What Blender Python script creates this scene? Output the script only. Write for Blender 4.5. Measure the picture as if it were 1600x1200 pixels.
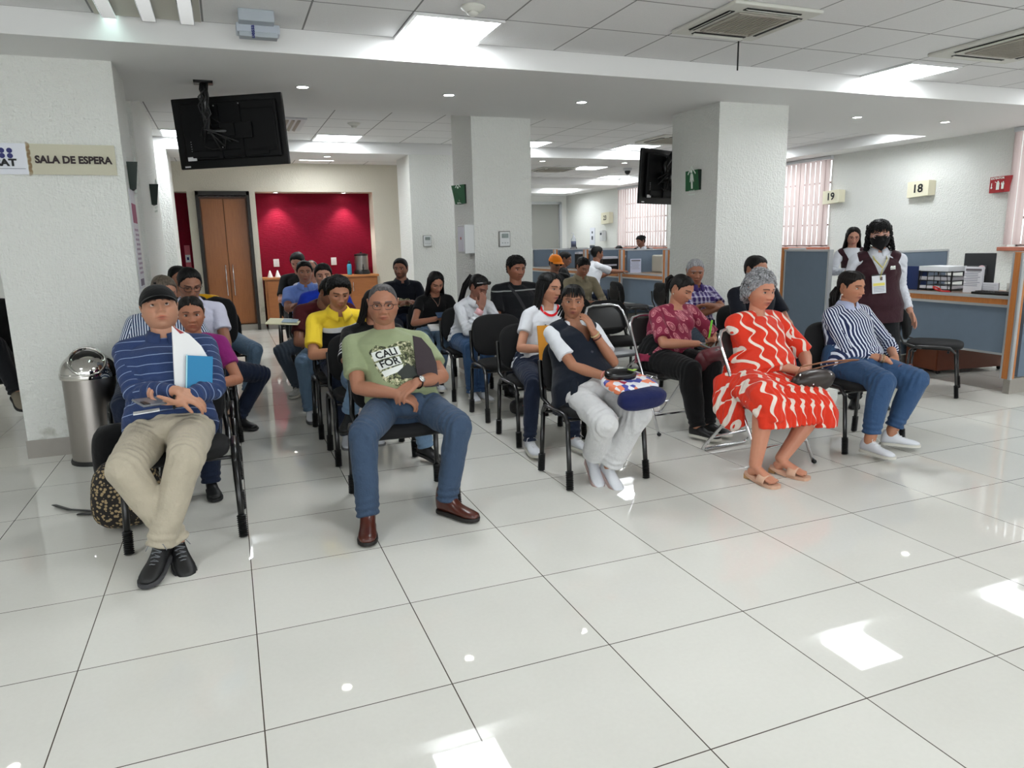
import bpy, math, random
import numpy as np
from mathutils import Vector, Matrix
from mathutils.bvhtree import BVHTree
random.seed(7); RNG = np.random.RandomState(7)
SC = bpy.context.scene; COL = SC.collection
for o in list(bpy.data.objects): bpy.data.objects.remove(o)

# ---------------------------------------------------------------- camera
def make_camera():
    fl, yaw, pit, rol = 1118.23, .3711435, -.19681072, -.021794
    f = np.array([math.sin(yaw)*math.cos(pit), math.cos(yaw)*math.cos(pit), math.sin(pit)])
    r = np.cross(f, [0, 0, 1]); r /= np.linalg.norm(r); u = np.cross(r, f)
    r2 = math.cos(rol)*r+math.sin(rol)*u; u2 = -math.sin(rol)*r+math.cos(rol)*u
    cd = bpy.data.cameras.new('camera'); co = bpy.data.objects.new('camera', cd); COL.objects.link(co)
    cd.sensor_width = 36; cd.lens = fl*36/1600; cd.clip_start = .05; cd.clip_end = 100
    m = Matrix(((r2[0], u2[0], -f[0], .62157), (r2[1], u2[1], -f[1], -1.50157), (r2[2], u2[2], -f[2], 1.45805), (0, 0, 0, 1)))
    co.matrix_world = m; SC.camera = co
make_camera()
w = bpy.data.worlds.new('world'); SC.world = w; w.use_nodes = True
w.node_tree.nodes['Background'].inputs[0].default_value = (.93, .97, 1, 1)
w.node_tree.nodes['Background'].inputs[1].default_value = 1.25
SC.view_settings.view_transform = 'Standard'; SC.view_settings.look = 'None'
SC.view_settings.gamma = 1; SC.view_settings.use_curve_mapping = False
SC.view_settings.exposure = 1.68
PANEL_W = 33.0      # watts-like emission of a ceiling light panel (radiance)

# ---------------------------------------------------------------- materials
MATS = {}
def srgb(c):
    if isinstance(c, str): c = tuple(int(c[i:i+2], 16)/255 for i in (0, 2, 4))
    return tuple(((x/12.92) if x <= .04045 else ((x+.055)/1.055)**2.4) for x in c)
class NT:
    def __init__(s, name):
        s.m = bpy.data.materials.new(name); s.m.use_nodes = True; s.t = s.m.node_tree
        s.b = s.t.nodes['Principled BSDF']
    def n(s, typ, **k):
        nd = s.t.nodes.new(typ)
        for a, v in k.items():
            if a.startswith('i_'):
                key = a[2:]; key = int(key) if key.isdigit() else key.replace('_', ' ')
                s.set(nd.inputs[key], v)
            else: setattr(nd, a, v)
        return nd
    def set(s, inp, v):
        if isinstance(v, bpy.types.NodeSocket): s.t.links.new(v, inp)
        elif isinstance(v, bpy.types.Node): s.t.links.new(v.outputs[0], inp)
        else: inp.default_value = v
    def math(s, op, a, b=0.0, c=0.0):
        nd = s.t.nodes.new('ShaderNodeMath'); nd.operation = op
        s.set(nd.inputs[0], a); s.set(nd.inputs[1], b); s.set(nd.inputs[2], c); return nd.outputs[0]
    def mix(s, f, a, b):
        nd = s.t.nodes.new('ShaderNodeMix'); nd.data_type = 'RGBA'; s.set(nd.inputs[0], f)
        s.set(nd.inputs[6], a if not isinstance(a, tuple) or len(a) == 4 else a+(1,))
        s.set(nd.inputs[7], b if not isinstance(b, tuple) or len(b) == 4 else b+(1,)); return nd.outputs[2]
    def xyz(s, src):
        nd = s.n('ShaderNodeSeparateXYZ'); s.t.links.new(src, nd.inputs[0]); return nd.outputs
    def bump(s, h, strength=.3, dist=.01):
        nd = s.n('ShaderNodeBump'); nd.inputs['Strength'].default_value = strength; nd.inputs['Distance'].default_value = dist
        s.set(nd.inputs['Height'], h); s.t.links.new(nd.outputs[0], s.b.inputs['Normal'])
    def noise(s, scale, vec=None, detail=2.0, rough=.5):
        nd = s.n('ShaderNodeTexNoise'); nd.inputs['Scale'].default_value = scale; nd.inputs['Detail'].default_value = detail; nd.inputs['Roughness'].default_value = rough
        if vec is not None: s.t.links.new(vec, nd.inputs['Vector'])
        return nd.outputs[0]
    def pos(s): return s.n('ShaderNodeNewGeometry').outputs['Position']
    def obj(s): return s.n('ShaderNodeTexCoord').outputs['Object']
    def scale(s, v, sc):
        nd = s.n('ShaderNodeVectorMath', operation='MULTIPLY'); s.t.links.new(v, nd.inputs[0]); nd.inputs[1].default_value = sc; return nd.outputs[0]
    def ramp(s, f, pts):
        nd = s.n('ShaderNodeValToRGB'); s.set(nd.inputs[0], f); e = nd.color_ramp.elements
        while len(e) < len(pts): e.new(.5)
        for k, (p, c) in enumerate(pts): e[k].position = p; e[k].color = tuple(c)+(1,) if len(c) == 3 else c
        return nd.outputs[0]
    def base(s, v):
        s.set(s.b.inputs['Base Color'], v+(1,) if isinstance(v, tuple) and len(v) == 3 else v)
def P(name, col, rough=.5, metal=0.0, spec=.5, coat=0.0, nz=0.0, nscale=200, emit=None, estr=0.0, alpha=None, var=0.0):
    if name in MATS: return MATS[name]
    c = srgb(col) if isinstance(col, (str, tuple)) else col
    t = NT(name); b = t.b
    b.inputs['Roughness'].default_value = rough; b.inputs['Metallic'].default_value = metal
    b.inputs['Specular IOR Level'].default_value = spec; b.inputs['Coat Weight'].default_value = coat
    if var:
        nv = t.noise(14, t.obj(), 3)
        t.base(t.mix(nv, tuple(x*(1-var) for x in c), tuple(min(1, x*(1+var)) for x in c)))
    else: t.base(c)
    if nz: t.bump(t.noise(nscale, t.obj(), 2), nz, .002)
    if emit: b.inputs['Emission Color'].default_value = srgb(emit)+(1,); b.inputs['Emission Strength'].default_value = estr
    if alpha is not None: b.inputs['Alpha'].default_value = alpha
    MATS[name] = t.m; return t.m

# ---------------------------------------------------------------- mesh helpers
def V(*a): return np.array(a if len(a) > 1 else a[0], float)
def nrm(v): v = np.asarray(v, float); return v/(np.linalg.norm(v)+1e-12)
def rotz(a): c, s = math.cos(a), math.sin(a); return np.array([[c, -s, 0], [s, c, 0], [0, 0, 1.]])
def rotx(a): c, s = math.cos(a), math.sin(a); return np.array([[1., 0, 0], [0, c, -s], [0, s, c]])
def roty(a): c, s = math.cos(a), math.sin(a); return np.array([[c, 0, s], [0, 1., 0], [-s, 0, c]])
class MB:
    def __init__(s): s.v = []; s.f = []; s.n = 0; s.col = []
    def add(s, vs, fs, col=None):
        vs = np.asarray(vs, float).reshape(-1, 3); o = s.n; s.v.append(vs); s.f += [tuple(i+o for i in f) for f in fs]; s.n += len(vs)
        c = np.ones((len(vs), 3))*(1 if col is None else np.asarray(col, float)); s.col.append(c); return s
    def box(s, c, d, R=None, bev=0.0):
        c = V(c); d = V(d)/2
        if bev <= 0:
            vs = np.array([[x, y, z] for x in (-1, 1) for y in (-1, 1) for z in (-1, 1)])*d
            fs = [(0, 1, 3, 2), (4, 6, 7, 5), (0, 4, 5, 1), (2, 3, 7, 6), (0, 2, 6, 4), (1, 5, 7, 3)]
        else:
            bm = bmesh_box(d, bev); vs, fs = bm
        if R is not None: vs = vs@np.asarray(R).T
        return s.add(vs+c, fs)
    def rings(s, rings, cap=True, col=None, closed=True):
        n = len(rings[0]); vs = np.concatenate(rings); fs = []
        for i in range(len(rings)-1):
            for j in range(n if closed else n-1):
                k = (j+1) % n; fs.append((i*n+j, i*n+k, (i+1)*n+k, (i+1)*n+j))
        if cap:
            a = len(vs); vs = np.concatenate([vs, [rings[0].mean(0)], [rings[-1].mean(0)]])
            for j in range(n):
                k = (j+1) % n; fs.append((a, k, j)); fs.append((a+1, (len(rings)-1)*n+j, (len(rings)-1)*n+k))
        return s.add(vs, fs, col)
    def tube(s, pts, r, n=10, dome=True, ref=None, cap=True, col=None):
        """r: list of scalars or (ra,rb); ra along ref-perp side axis, rb along the other"""
        pts = [V(p) for p in pts]; m = len(pts)
        if not isinstance(r, (list, tuple)) or (isinstance(r, tuple) and len(r) == 2 and m != 2): r = [r]*m
        r = [(x, x) if np.isscalar(x) else x for x in r]
        T = []
        for i in range(m):
            a = pts[max(0, i-1)]; b = pts[min(m-1, i+1)]; T.append(nrm(b-a))
        if ref is None:
            ref = V(0, 0, 1) if abs(T[0][2]) < .9 else V(0, 1, 0)
        u = nrm(ref-T[0]*np.dot(ref, T[0])); rg = []
        ang = np.arange(n)/n*2*math.pi; ca, sa = np.cos(ang)[:, None], np.sin(ang)[:, None]
        def ring(c, u, w, ra, rb): return c+ca*w*ra+sa*u*rb
        for i in range(m):
            u = u-T[i]*np.dot(u, T[i]); u = nrm(u); w = nrm(np.cross(T[i], u))
            if i == 0 and dome:
                for q in (80, 50, 25):
                    q = math.radians(q); rr = min(r[0]); rg.append(ring(pts[0]-T[0]*rr*math.sin(q), u, w, r[0][0]*math.cos(q), r[0][1]*math.cos(q)))
            rg.append(ring(pts[i], u, w, *r[i]))
            if i == m-1 and dome:
                for q in (25, 50, 80):
                    q = math.radians(q); rr = min(r[i]); rg.append(ring(pts[i]+T[i]*rr*math.sin(q), u, w, r[i][0]*math.cos(q), r[i][1]*math.cos(q)))
        return s.rings(rg, cap, col)
    def ell(s, c, r, R=None, nu=16, nv=10, col=None):
        rg = []
        for i in range(1, nv):
            t = math.pi*i/nv; a = np.arange(nu)/nu*2*math.pi
            p = np.stack([np.cos(a)*math.sin(t), np.sin(a)*math.sin(t), np.full(nu, math.cos(t))], 1)*V(r)
            if R is not None: p = p@np.asarray(R).T
            rg.append(p+V(c))
        return s.rings(rg[::-1], True, col)
    def cyl(s, c0, c1, r0, r1=None, n=20): return s.tube([c0, c1], [r0, r0 if r1 is None else r1], n, dome=False)
    def lathe(s, c, prof, n=24, axis=None):
        rg = []; a = np.arange(n)/n*2*math.pi
        for r, z in prof: rg.append(np.stack([np.cos(a)*r, np.sin(a)*r, np.full(n, z)], 1))
        if axis is not None: rg = [q@np.asarray(axis).T for q in rg]
        return s.rings([q+V(c) for q in rg], True)
    def prism(s, poly, y0, y1, R=None, c=(0, 0, 0)):
        """poly in local XZ, extruded local Y"""
        p = np.array(poly, float); n = len(p)
        a = np.stack([p[:, 0], np.full(n, y0), p[:, 1]], 1); b = np.stack([p[:, 0], np.full(n, y1), p[:, 1]], 1)
        vs = np.concatenate([a, b])
        if R is not None: vs = vs@np.asarray(R).T
        fs = [tuple(range(n)), tuple(range(2*n-1, n-1, -1))]+[(i, i+n, (i+1) % n+n, (i+1) % n) for i in range(n)]
        return s.add(vs+V(c), fs)
    def arr(s): return np.concatenate(s.v), s.f, np.concatenate(s.col)
    def build(s, name, mat, parent=None, smooth=True, flat_angle=None, col=False, origin=None):
        v, f, c = s.arr()
        return mkobj(name, v, f, mat, parent, smooth, c if col else None, flat_angle, origin)
def bmesh_box(d, b):
    """rounded box verts/faces by clamped sphere directions"""
    import bmesh
    bm = bmesh.new(); bmesh.ops.create_cube(bm, size=2)
    for v in bm.verts: v.co = Vector((v.co.x*d[0], v.co.y*d[1], v.co.z*d[2]))
    b = min(b, min(d)*.95)
    bmesh.ops.bevel(bm, geom=bm.verts[:]+bm.edges[:], offset=b, segments=3, profile=.5, affect='EDGES')
    bm.verts.index_update(); vs = np.array([v.co[:] for v in bm.verts]); fs = [tuple(v.index for v in f.verts) for f in bm.faces]; bm.free(); return vs, fs
def mkobj(name, v, f, mat, parent=None, smooth=True, col=None, flat_angle=None, origin=None):
    me = bpy.data.meshes.new(name)
    v = np.asarray(v, float); off = V(0, 0, 0)
    if parent is not None: off = parent['_o'] if '_o' in parent else off; off = V(*off)
    if origin is not None: off0 = off; off = V(*origin)
    me.from_pydata((v-off).tolist(), [], f if isinstance(f, list) else f.tolist()); me.update()
    if smooth: me.shade_smooth() if not flat_angle else None
    if flat_angle:
        me.shade_smooth()
        try: me.set_sharp_from_angle(angle=math.radians(flat_angle))
        except Exception: pass
    if col is not None:
        a = me.color_attributes.new('Col', 'FLOAT_COLOR', 'POINT'); a.data.foreach_set('color', np.concatenate([col, np.ones((len(col), 1))], 1).ravel())
    if mat: me.materials.append(mat)
    o = bpy.data.objects.new(name, me); COL.objects.link(o)
    if origin is not None:
        o.location = V(*origin)-(V(*parent['_o']) if parent is not None and '_o' in parent else V(0, 0, 0))
    o['_o'] = [float(x) for x in off]
    if parent is not None: o.parent = parent
    return o
def thing(name, loc, label=None, cat=None, group=None, kind=None):
    o = bpy.data.objects.new(name, None); COL.objects.link(o); o.empty_display_size = .1
    o.location = loc; o['_o'] = [float(x) for x in loc]; tag(o, label, cat, group, kind); return o
def tag(o, label=None, cat=None, group=None, kind=None):
    if label: o['label'] = label
    if cat: o['category'] = cat
    if group: o['group'] = group
    if kind: o['kind'] = kind
    return o
def struct(o, label=None, cat=None): tag(o, label, cat, None, 'structure'); return o
def copy_tree(o, loc=None, rz=None, label=None, parent=None):
    c = o.copy(); COL.objects.link(c); c.parent = parent
    if loc is not None: c.location = loc
    if rz is not None: c.rotation_euler = (0, 0, rz)
    if label: c['label'] = label
    for ch in list(o.children): copy_tree(ch, parent=c)
    return c
def remesh(mb, voxel, smooth=4, fac=.5):
    v, f, c = mb.arr() if isinstance(mb, MB) else mb
    me = bpy.data.meshes.new('tmp'); me.from_pydata(v.tolist(), [], f); me.update()
    o = bpy.data.objects.new('tmp', me); COL.objects.link(o)
    m = o.modifiers.new('r', 'REMESH'); m.mode = 'VOXEL'; m.voxel_size = voxel
    if smooth: s = o.modifiers.new('s', 'SMOOTH'); s.factor = fac; s.iterations = smooth
    dg = bpy.context.evaluated_depsgraph_get(); ev = o.evaluated_get(dg); m2 = ev.to_mesh()
    n = len(m2.vertices); vs = np.empty(n*3); m2.vertices.foreach_get('co', vs); vs = vs.reshape(-1, 3)
    ns = np.empty(n*3); m2.vertices.foreach_get('normal', ns); ns = ns.reshape(-1, 3)
    fs = [tuple(p.vertices) for p in m2.polygons]
    ev.to_mesh_clear(); bpy.data.objects.remove(o); bpy.data.meshes.remove(me)
    return vs, ns, fs
def text_mesh(s, size, bold=0.0, align='CENTER', ext=0.0):
    cu = bpy.data.curves.new('t', 'FONT'); cu.body = s; cu.size = size; cu.align_x = align; cu.align_y = 'CENTER'; cu.offset = bold; cu.extrude = ext; cu.resolution_u = 3
    o = bpy.data.objects.new('t', cu); COL.objects.link(o)
    dg = bpy.context.evaluated_depsgraph_get(); m = o.evaluated_get(dg).to_mesh()
    v = np.array([x.co[:] for x in m.vertices]).reshape(-1, 3); f = [tuple(p.vertices) for p in m.polygons]
    o.evaluated_get(dg).to_mesh_clear(); bpy.data.objects.remove(o); bpy.data.curves.remove(cu); return v, f
def frame(o, x, y):
    """matrix placing local (x,y,z) -> o + x*X + y*Y + z*(XxY)"""
    x = nrm(x); y = nrm(y); return np.stack([x, y, np.cross(x, y)], 1), V(o)
def put_text(s, size, o, x, y, mat, parent, bold=0.0, name='lettering', lift=.002, sx=1.0):
    v, f = text_mesh(s, size, bold, ext=.0006); R, O = frame(o, x, y); v = v*V(sx, 1, 1)+V(0, 0, lift)
    return mkobj(name, v@R.T+O, f, mat, parent, smooth=False)
# ---------------------------------------------------------------- room materials
def m_floor():
    t = NT('polished_tile'); p = t.pos(); x, y, z = t.xyz(p)
    def line(c):
        f = t.math('FRACT', t.math('DIVIDE', t.math('ADD', c, 60.0), .6)); d = t.math('ABSOLUTE', t.math('SUBTRACT', f, .5))
        return t.math('GREATER_THAN', d, .5-.0021/.6)
    ln = t.math('MAXIMUM', line(x), line(y))
    n1 = t.noise(2.5, p, 4); n2 = t.noise(60, p, 2)
    # slight tile to tile tint
    cx = t.math('FLOOR', t.math('DIVIDE', t.math('ADD', x, 60.0), .6)); cy = t.math('FLOOR', t.math('DIVIDE', t.math('ADD', y, 60.0), .6))
    cmb = t.n('ShaderNodeCombineXYZ'); t.set(cmb.inputs[0], cx); t.set(cmb.inputs[1], cy)
    wn = t.n('ShaderNodeTexWhiteNoise'); t.t.links.new(cmb.outputs[0], wn.inputs[0])
    f = t.math('ADD', t.math('MULTIPLY', n1, .6), t.math('MULTIPLY', wn.outputs[0], .4))
    c = t.mix(f, srgb((.835, .83, .80)), srgb((.895, .89, .86)))
    c = t.mix(t.math('MULTIPLY', n2, .12), c, srgb((.66, .64, .60)))
    t.base(t.mix(ln, c, srgb((.33, .30, .27))))
    t.b.inputs['Roughness'].default_value = .055; t.b.inputs['IOR'].default_value = 1.5; t.b.inputs['Specular IOR Level'].default_value = .4
    t.set(t.b.inputs['Roughness'], t.math('MULTIPLY_ADD', n2, .02, .015))
    t.bump(t.math('SUBTRACT', 1.0, ln), .15, .001); return t.m
def m_stucco(name, col=(.885, .89, .87), strength=.55):
    t = NT(name); p = t.pos()
    a = t.noise(38, t.scale(p, (1, 1, 1.9)), 3, .6); b = t.noise(30, t.scale(p, (2.3, 2.3, .7)), 2, .6); e = t.noise(9, p, 2)
    h = t.math('ADD', t.math('MULTIPLY', a, .7), t.math('MULTIPLY', b, .5))
    x, y, z = t.xyz(p)
    dirt = t.math('MULTIPLY', t.math('SMOOTH_MIN', t.math('MAXIMUM', t.math('SUBTRACT', .55, z), 0.0), .35, .1), t.math('MAXIMUM', t.math('SUBTRACT', e, .52), 0.0))
    t.base(t.mix(t.math('MULTIPLY', dirt, 9.0), srgb(col), srgb((.5, .5, .4))))
    t.b.inputs['Roughness'].default_value = .75; t.bump(h, min(1, strength*1.5), .022); return t.m
def m_ceil():
    t = NT('ceiling_tile'); p = t.pos(); x, y, z = t.xyz(p)
    def line(c, s, o):
        f = t.math('FRACT', t.math('DIVIDE', t.math('ADD', c, 62.0*s-o), s)); return t.math('GREATER_THAN', t.math('ABSOLUTE', t.math('SUBTRACT', f, .5)), .5-.006/s)
    y2 = t.math('ADD', y, t.math('MULTIPLY', t.math('GREATER_THAN', y, 5.0), -.43))
    ln = t.math('MAXIMUM', line(x, .62, 0.0), line(y2, .61, .18))
    n = t.noise(160, p, 2)
    c = t.mix(n, srgb((.85, .85, .85)), srgb((.90, .90, .90)))
    t.base(t.mix(ln, c, srgb((.52, .52, .52)))); t.b.inputs['Roughness'].default_value = .9
    t.bump(t.math('SUBTRACT', n, t.math('MULTIPLY', ln, 3.0)), .35, .004); return t.m
def m_wood(name, c1, c2, axis=2, sc=6.0, rough=.35):
    t = NT(name); p = t.obj(); k = [9, 9, 9]; k[axis] = .7
    n = t.noise(sc, t.scale(p, tuple(k)), 5, .6); n2 = t.noise(sc*7, t.scale(p, tuple(k)), 2)
    t.base(t.mix(t.math('MULTIPLY_ADD', n2, .35, t.math('MULTIPLY', n, .7)), srgb(c1), srgb(c2))); t.b.inputs['Roughness'].default_value = rough; return t.m
def m_maroon():
    t = NT('maroon_stucco'); p = t.pos(); a = t.noise(34, t.scale(p, (.35, 1, 2.6)), 3, .6)
    t.base(t.mix(a, srgb((.36, .0, .09)), srgb((.53, .015, .16)))); t.b.inputs['Specular IOR Level'].default_value = .15; t.b.inputs['Roughness'].default_value = .6; t.bump(a, .6, .012); return t.m
M_FLOOR = m_floor(); M_WALL = m_stucco('white_stucco'); M_WALLS = m_stucco('smooth_white_wall', (.90, .90, .885), .12); M_CEIL = m_ceil()
M_PLASTER = P('painted_plaster', (.88, .88, .875), .8); M_CREAM = m_stucco('cream_wall', (.83, .81, .75), .25)
M_MAROON = m_maroon(); M_DOOR = m_wood('door_veneer', (.47, .27, .14), (.70, .45, .25)); M_CAB = m_wood('cabinet_veneer', (.50, .29, .15), (.71, .46, .26), 0)
M_STRIP = m_wood('counter_wood', (.60, .35, .17), (.80, .52, .28)); M_ALU = P('aluminium', (.74, .75, .76), .38, .6); M_BLUE = P('slate_fabric', (.40, .455, .515), .9, nz=.3, nscale=600, var=.05)
M_BLACKM = P('black_metal', (.022, .022, .024), .28, 0, .6); M_BASEB = P('grey_base_tile', (.60, .58, .55), .3, var=.08)
M_DARK = P('dark_recess', (.05, .05, .055), .7); M_GREYW = P('grey_plastic', (.80, .81, .82), .5)
M_LIGHT = P('light_diffuser', (1, 1, 1), .6, emit=(.965, .985, 1), estr=PANEL_W/4)
M_SPOTE = P('downlight_lens', (1, 1, 1), .4, emit=(1, .99, .95), estr=14)
M_CHROME = P('chrome', (.82, .82, .83), .12, 1); M_BLACKP = P('black_plastic', (.03, .03, .033), .4)

# ---------------------------------------------------------------- room shell
ZB, ZC = 2.73, 2.885
YF = 18.05
def wallbox(name, a, b, mat, label=None):
    a = V(a); b = V(b); m = MB(); m.box((a+b)/2, b-a); o = m.build(name, mat, smooth=False); return struct(o, label)
wallbox('floor', (-6, -8, -.1), (10.3, YF+.3, 0), M_FLOOR, 'large polished beige floor tiles with thin dark joints')
wallbox('ceiling', (-6, -8, ZC), (10.3, YF+.3, ZC+.1), M_CEIL, 'white suspended ceiling of square tiles')
for nm, a, b in (('ceiling_beam', (-6, 3.84, ZB), (10.07, 5.86, ZC)), ('ceiling_beam', (-6, 9.15, ZB), (9.57, 10.15, ZC)), ('ceiling_beam', (6.2, 14.1, ZB), (9.57, 15.3, ZC)),
                 ('ceiling_beam', (6.2, 17.0, ZB), (9.57, YF, ZC)), ('ceiling_beam', (9.57, 5.86, ZB), (10.07, YF, ZC))):
    wallbox(nm, a, b, M_PLASTER)
# right wall with window openings
WY = [(2.9, 4.95), (7.99, 9.75), (12.82, 14.95)]; SILL = 1.25
ys = [-8]+[q for wq in WY for q in wq]+[YF+.2]
m = MB()
for i in range(0, len(ys), 2): m.box((10.19, (ys[i]+ys[i+1])/2, 1.45), (.24, ys[i+1]-ys[i], 2.9))
for a, b in WY: m.box((10.19, (a+b)/2, SILL/2), (.24, b-a, SILL)); m.box((10.19, (a+b)/2, 2.82), (.24, b-a, .18))
struct(m.build('wall_right', M_WALL, smooth=False), 'white rough stucco wall on the right')
m = MB(); m.box((2.15, -8.1, .15), (16.3, .2, .3)); m.box((2.15, -8.1, 2.82), (16.3, .2, .16))  # unseen front wall, its wide openings added to let frontal light in
for x in np.linspace(-6, 10.3, 8): m.box((x, -8.1, 1.45), (.25, .2, 2.9))
struct(m.build('wall_front', M_WALLS, smooth=False), 'unseen front wall with openings added to let light in'); wallbox('wall_left', (-6.2, -8, 0), (-6, YF, 2.9), M_WALLS)
wallbox('wall_far', (6.2, YF, 0), (10.3, YF+.2, 2.9), M_WALLS, 'white wall at the far end of the counters')
wallbox('wall_divider', (6.0, 12.1, 0), (6.2, YF, 2.9), M_WALLS)
# back wall with niches (front plane y=12.1)
YB = 12.1
def bw(x0, x1, z0, z1, y0=YB, y1=YB+.45): wallbox('wall_back', (x0, y0, z0), (x1, y1, z1), M_CREAM, 'cream back wall around the maroon niches')
bw(-6, 6.0, 2.40, 2.9); bw(-6, -.17, 0, 2.40); bw(.10, .235, 0, 2.40); bw(1.09, 1.19, 0, 2.40); bw(3.24, 4.02, 0, 2.40); bw(4.9, 6.0, 0, 2.4)
for a, b in ((-.2, .12), (1.17, 3.26), (4.0, 4.95)): wallbox('wall_niche', (a, YB+.4, 0), (b, YB+.5, 2.42), M_MAROON, 'maroon stucco recess in the back wall')
m = MB(); 
for a, b in ((-6, -.17), (.10, .235), (1.09, 1.19), (3.24, 4.02)): m.box(((a+b)/2, YB-.008, .05), (b-a, .016, .1))
struct(m.build('baseboard_back', M_BASEB, smooth=False))
wallbox('wall_niche', (.2, YB+.40, 0), (1.12, YB+.5, 2.45), M_WALLS, 'wall behind the double door')
# double closet door
d = struct(thing('door_1', (.66, YB+.1, 0)), 'tall double door in brown wood veneer with long bar handles')
m = MB(); m.box((.255, YB+.02, 1.2), (.05, .16, 2.4)); m.box((1.07, YB+.02, 1.2), (.05, .16, 2.4)); m.box((.66, YB+.02, 2.37), (.86, .16, .07)); m.build('door_frame', P('dark_bronze', (.16, .15, .14), .4, .3), d, False)
m = MB(); m.box((.66, YB+.11, 1.16), (.78, .02, 2.32)); m.build('door_surround', m_wood('surround', (.38, .22, .12), (.52, .33, .19)), d, False)
for k, (x0, x1) in enumerate(((.30, .655), (.665, 1.02))):
    q = MB().box(((x0+x1)/2, YB+.08, 1.2), (x1-x0, .035, 2.17), bev=.004).build('door_leaf', M_DOOR, d, False)
    hx = .60 if k == 0 else .72
    h = MB(); h.tube([(hx, YB+.055, .62), (hx, YB+.03, .64), (hx, YB+.03, 1.14), (hx, YB+.055, 1.16)], .009, 8); h.build('door_handle', M_CHROME, q)
MB().box((.66, YB+.04, .05), (.78, .1, .1)).build('door_plinth', M_BASEB, d, False)
# columns
def column(x0, x1, y0, y1, label, z1=ZB, mat=M_WALL):
    o = wallbox('column', (x0, y0, 0), (x1, y1, z1), mat, label)
    m = MB(); m.box(((x0+x1)/2, (y0+y1)/2, .065), (x1-x0+.02, y1-y0+.02, .13)); m.build('column_base', M_BASEB, None, False)
    b = COL.objects[-1]; b['kind'] = 'structure'; return o
column(-.82, .01, 4.385, 5.03, 'textured white column at left carrying the waiting room sign')
column(-.82, -.03, 5.87, 7.9, 'second white column at left with a green sign', ZC)
column(-.8, .02, 9.15, 10.0, 'third white column on the left side')
column(3.095, 3.76, 5.86, 6.55, 'white column in the middle of the room with a thermostat', ZC)
column(3.23, 3.97, 9.16, 9.95, 'white column at the back with a small thermostat')
column(5.165, 6.0, 4.51, 5.30, 'broad white column on the right of the seats')
wallbox('wall_side', (-2.6, 11.0, 0), (-2.4, 12.1, 2.9), M_WALLS)

# ---------------------------------------------------------------- windows and blinds
def m_blind():
    t = NT('blind_fabric'); p = t.pos(); x, y, z = t.xyz(p)
    f = t.math('MULTIPLY_ADD', t.noise(9, t.scale(p, (1, 1, .03)), 2), 2.2, -.6)  # vertical streaks paint the light and dark of overlapping slats into colour
    t.base(t.mix(f, srgb((.66, .59, .58)), srgb((.90, .86, .85)))); t.b.inputs['Roughness'].default_value = .9
    tr = t.n('ShaderNodeBsdfTranslucent'); tr.inputs[0].default_value = srgb((.80, .73, .715))+(1,)
    mx = t.n('ShaderNodeMixShader'); mx.inputs[0].default_value = .42; out = t.t.nodes['Material Output']
    t.t.links.new(t.b.outputs[0], mx.inputs[1]); t.t.links.new(tr.outputs[0], mx.inputs[2]); t.t.links.new(mx.outputs[0], out.inputs[0]); return t.m
M_BLIND = m_blind(); M_SILL = P('terracotta_sill', (.70, .42, .33), .5)
for wi, (a, b) in enumerate(WY):
    wn = struct(thing('window_%d' % (wi+1), (10.2, (a+b)/2, SILL)), 'window with vertical fabric blind on the right wall')
    m = MB(); cy = (a+b)/2
    for yy in np.linspace(a, b, 7): m.box((10.25, yy, 2.0), (.03, .035, 1.5))
    for zz in (1.27, 1.62, 1.97, 2.32, 2.70): m.box((10.25, cy, zz), (.03, b-a, .035))
    m.build('window_frame', P('window_grid', (.55, .48, .46), .5), wn, False)
    MB().box((10.285, cy, 2.0), (.006, b-a, 1.5)).build('pane', P('pane_glass', (.9, .95, .95), .05, alpha=.15), wn, False)
    MB().box((10.03, cy, SILL-.025), (.14, b-a+.12, .05), bev=.008).build('window_sill', M_SILL, wn, False)
    bl = thing('vertical_blind', (10.04, cy, 1.28), ('pinkish vertical slat blind cut by the right picture edge', 'pinkish beige vertical slat blind beside the sign numbered 19', 'pinkish slat blind behind the receptionist at the far counters')[wi], 'blind')
    MB().box((10.04, cy, 2.70), (.07, b-a+.06, .05), bev=.005).build('headrail', M_GREYW, bl, False)
    n = int((b-a)/.108); ang = -.06; sl = MB()
    for k in range(n):
        yy = a+.04+(b-a-.06)*k/(n-1); R = rotz(ang)
        xs = np.linspace(-.054, .054, 5); z0, z1 = 1.28, 2.675
        pts = [np.array([[.006*math.cos(q*34), q, z]]) for z in (z0, z1) for q in xs]
        pts = np.concatenate(pts)@R.T+V(10.035, yy, 0)
        sl.add(pts, [(i, i+1, i+6, i+5) for i in range(4)])
    s = sl.build('slats', M_BLIND, bl); s['kind'] = 'stuff'
    if wi == 1:
        MB().tube([(10.0, a+1.12, 2.69), (9.995, a+1.12, 1.75), (9.995, a+1.13, 1.45)], .003, 5).build('pull_cord', M_GREYW, bl)
# far glazed door
d = struct(thing('door_2', (9.4, YF, 0)), 'grey aluminium framed glazed door at the far end')
m = MB(); 
for x in (8.0, 9.85): m.box((x, YF-.03, 1.27), (.07, .08, 2.55))
m.box((8.92, YF-.03, 2.52), (1.9, .08, .07)); m.box((8.62, YF-.03, 1.27), (.05, .07, 2.5)); m.build('door_frame', M_ALU, d, False)
MB().box((9.2, YF-.01, 1.25), (1.2, .02, 2.48)).build('door_panel', P('grey_door', (.55, .55, .53), .4), d, False)
m = MB(); m.box((8.3, YF-.012, 1.25), (.6, .02, 2.48)); m.build('door_blind', M_BLIND, d, False)

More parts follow.
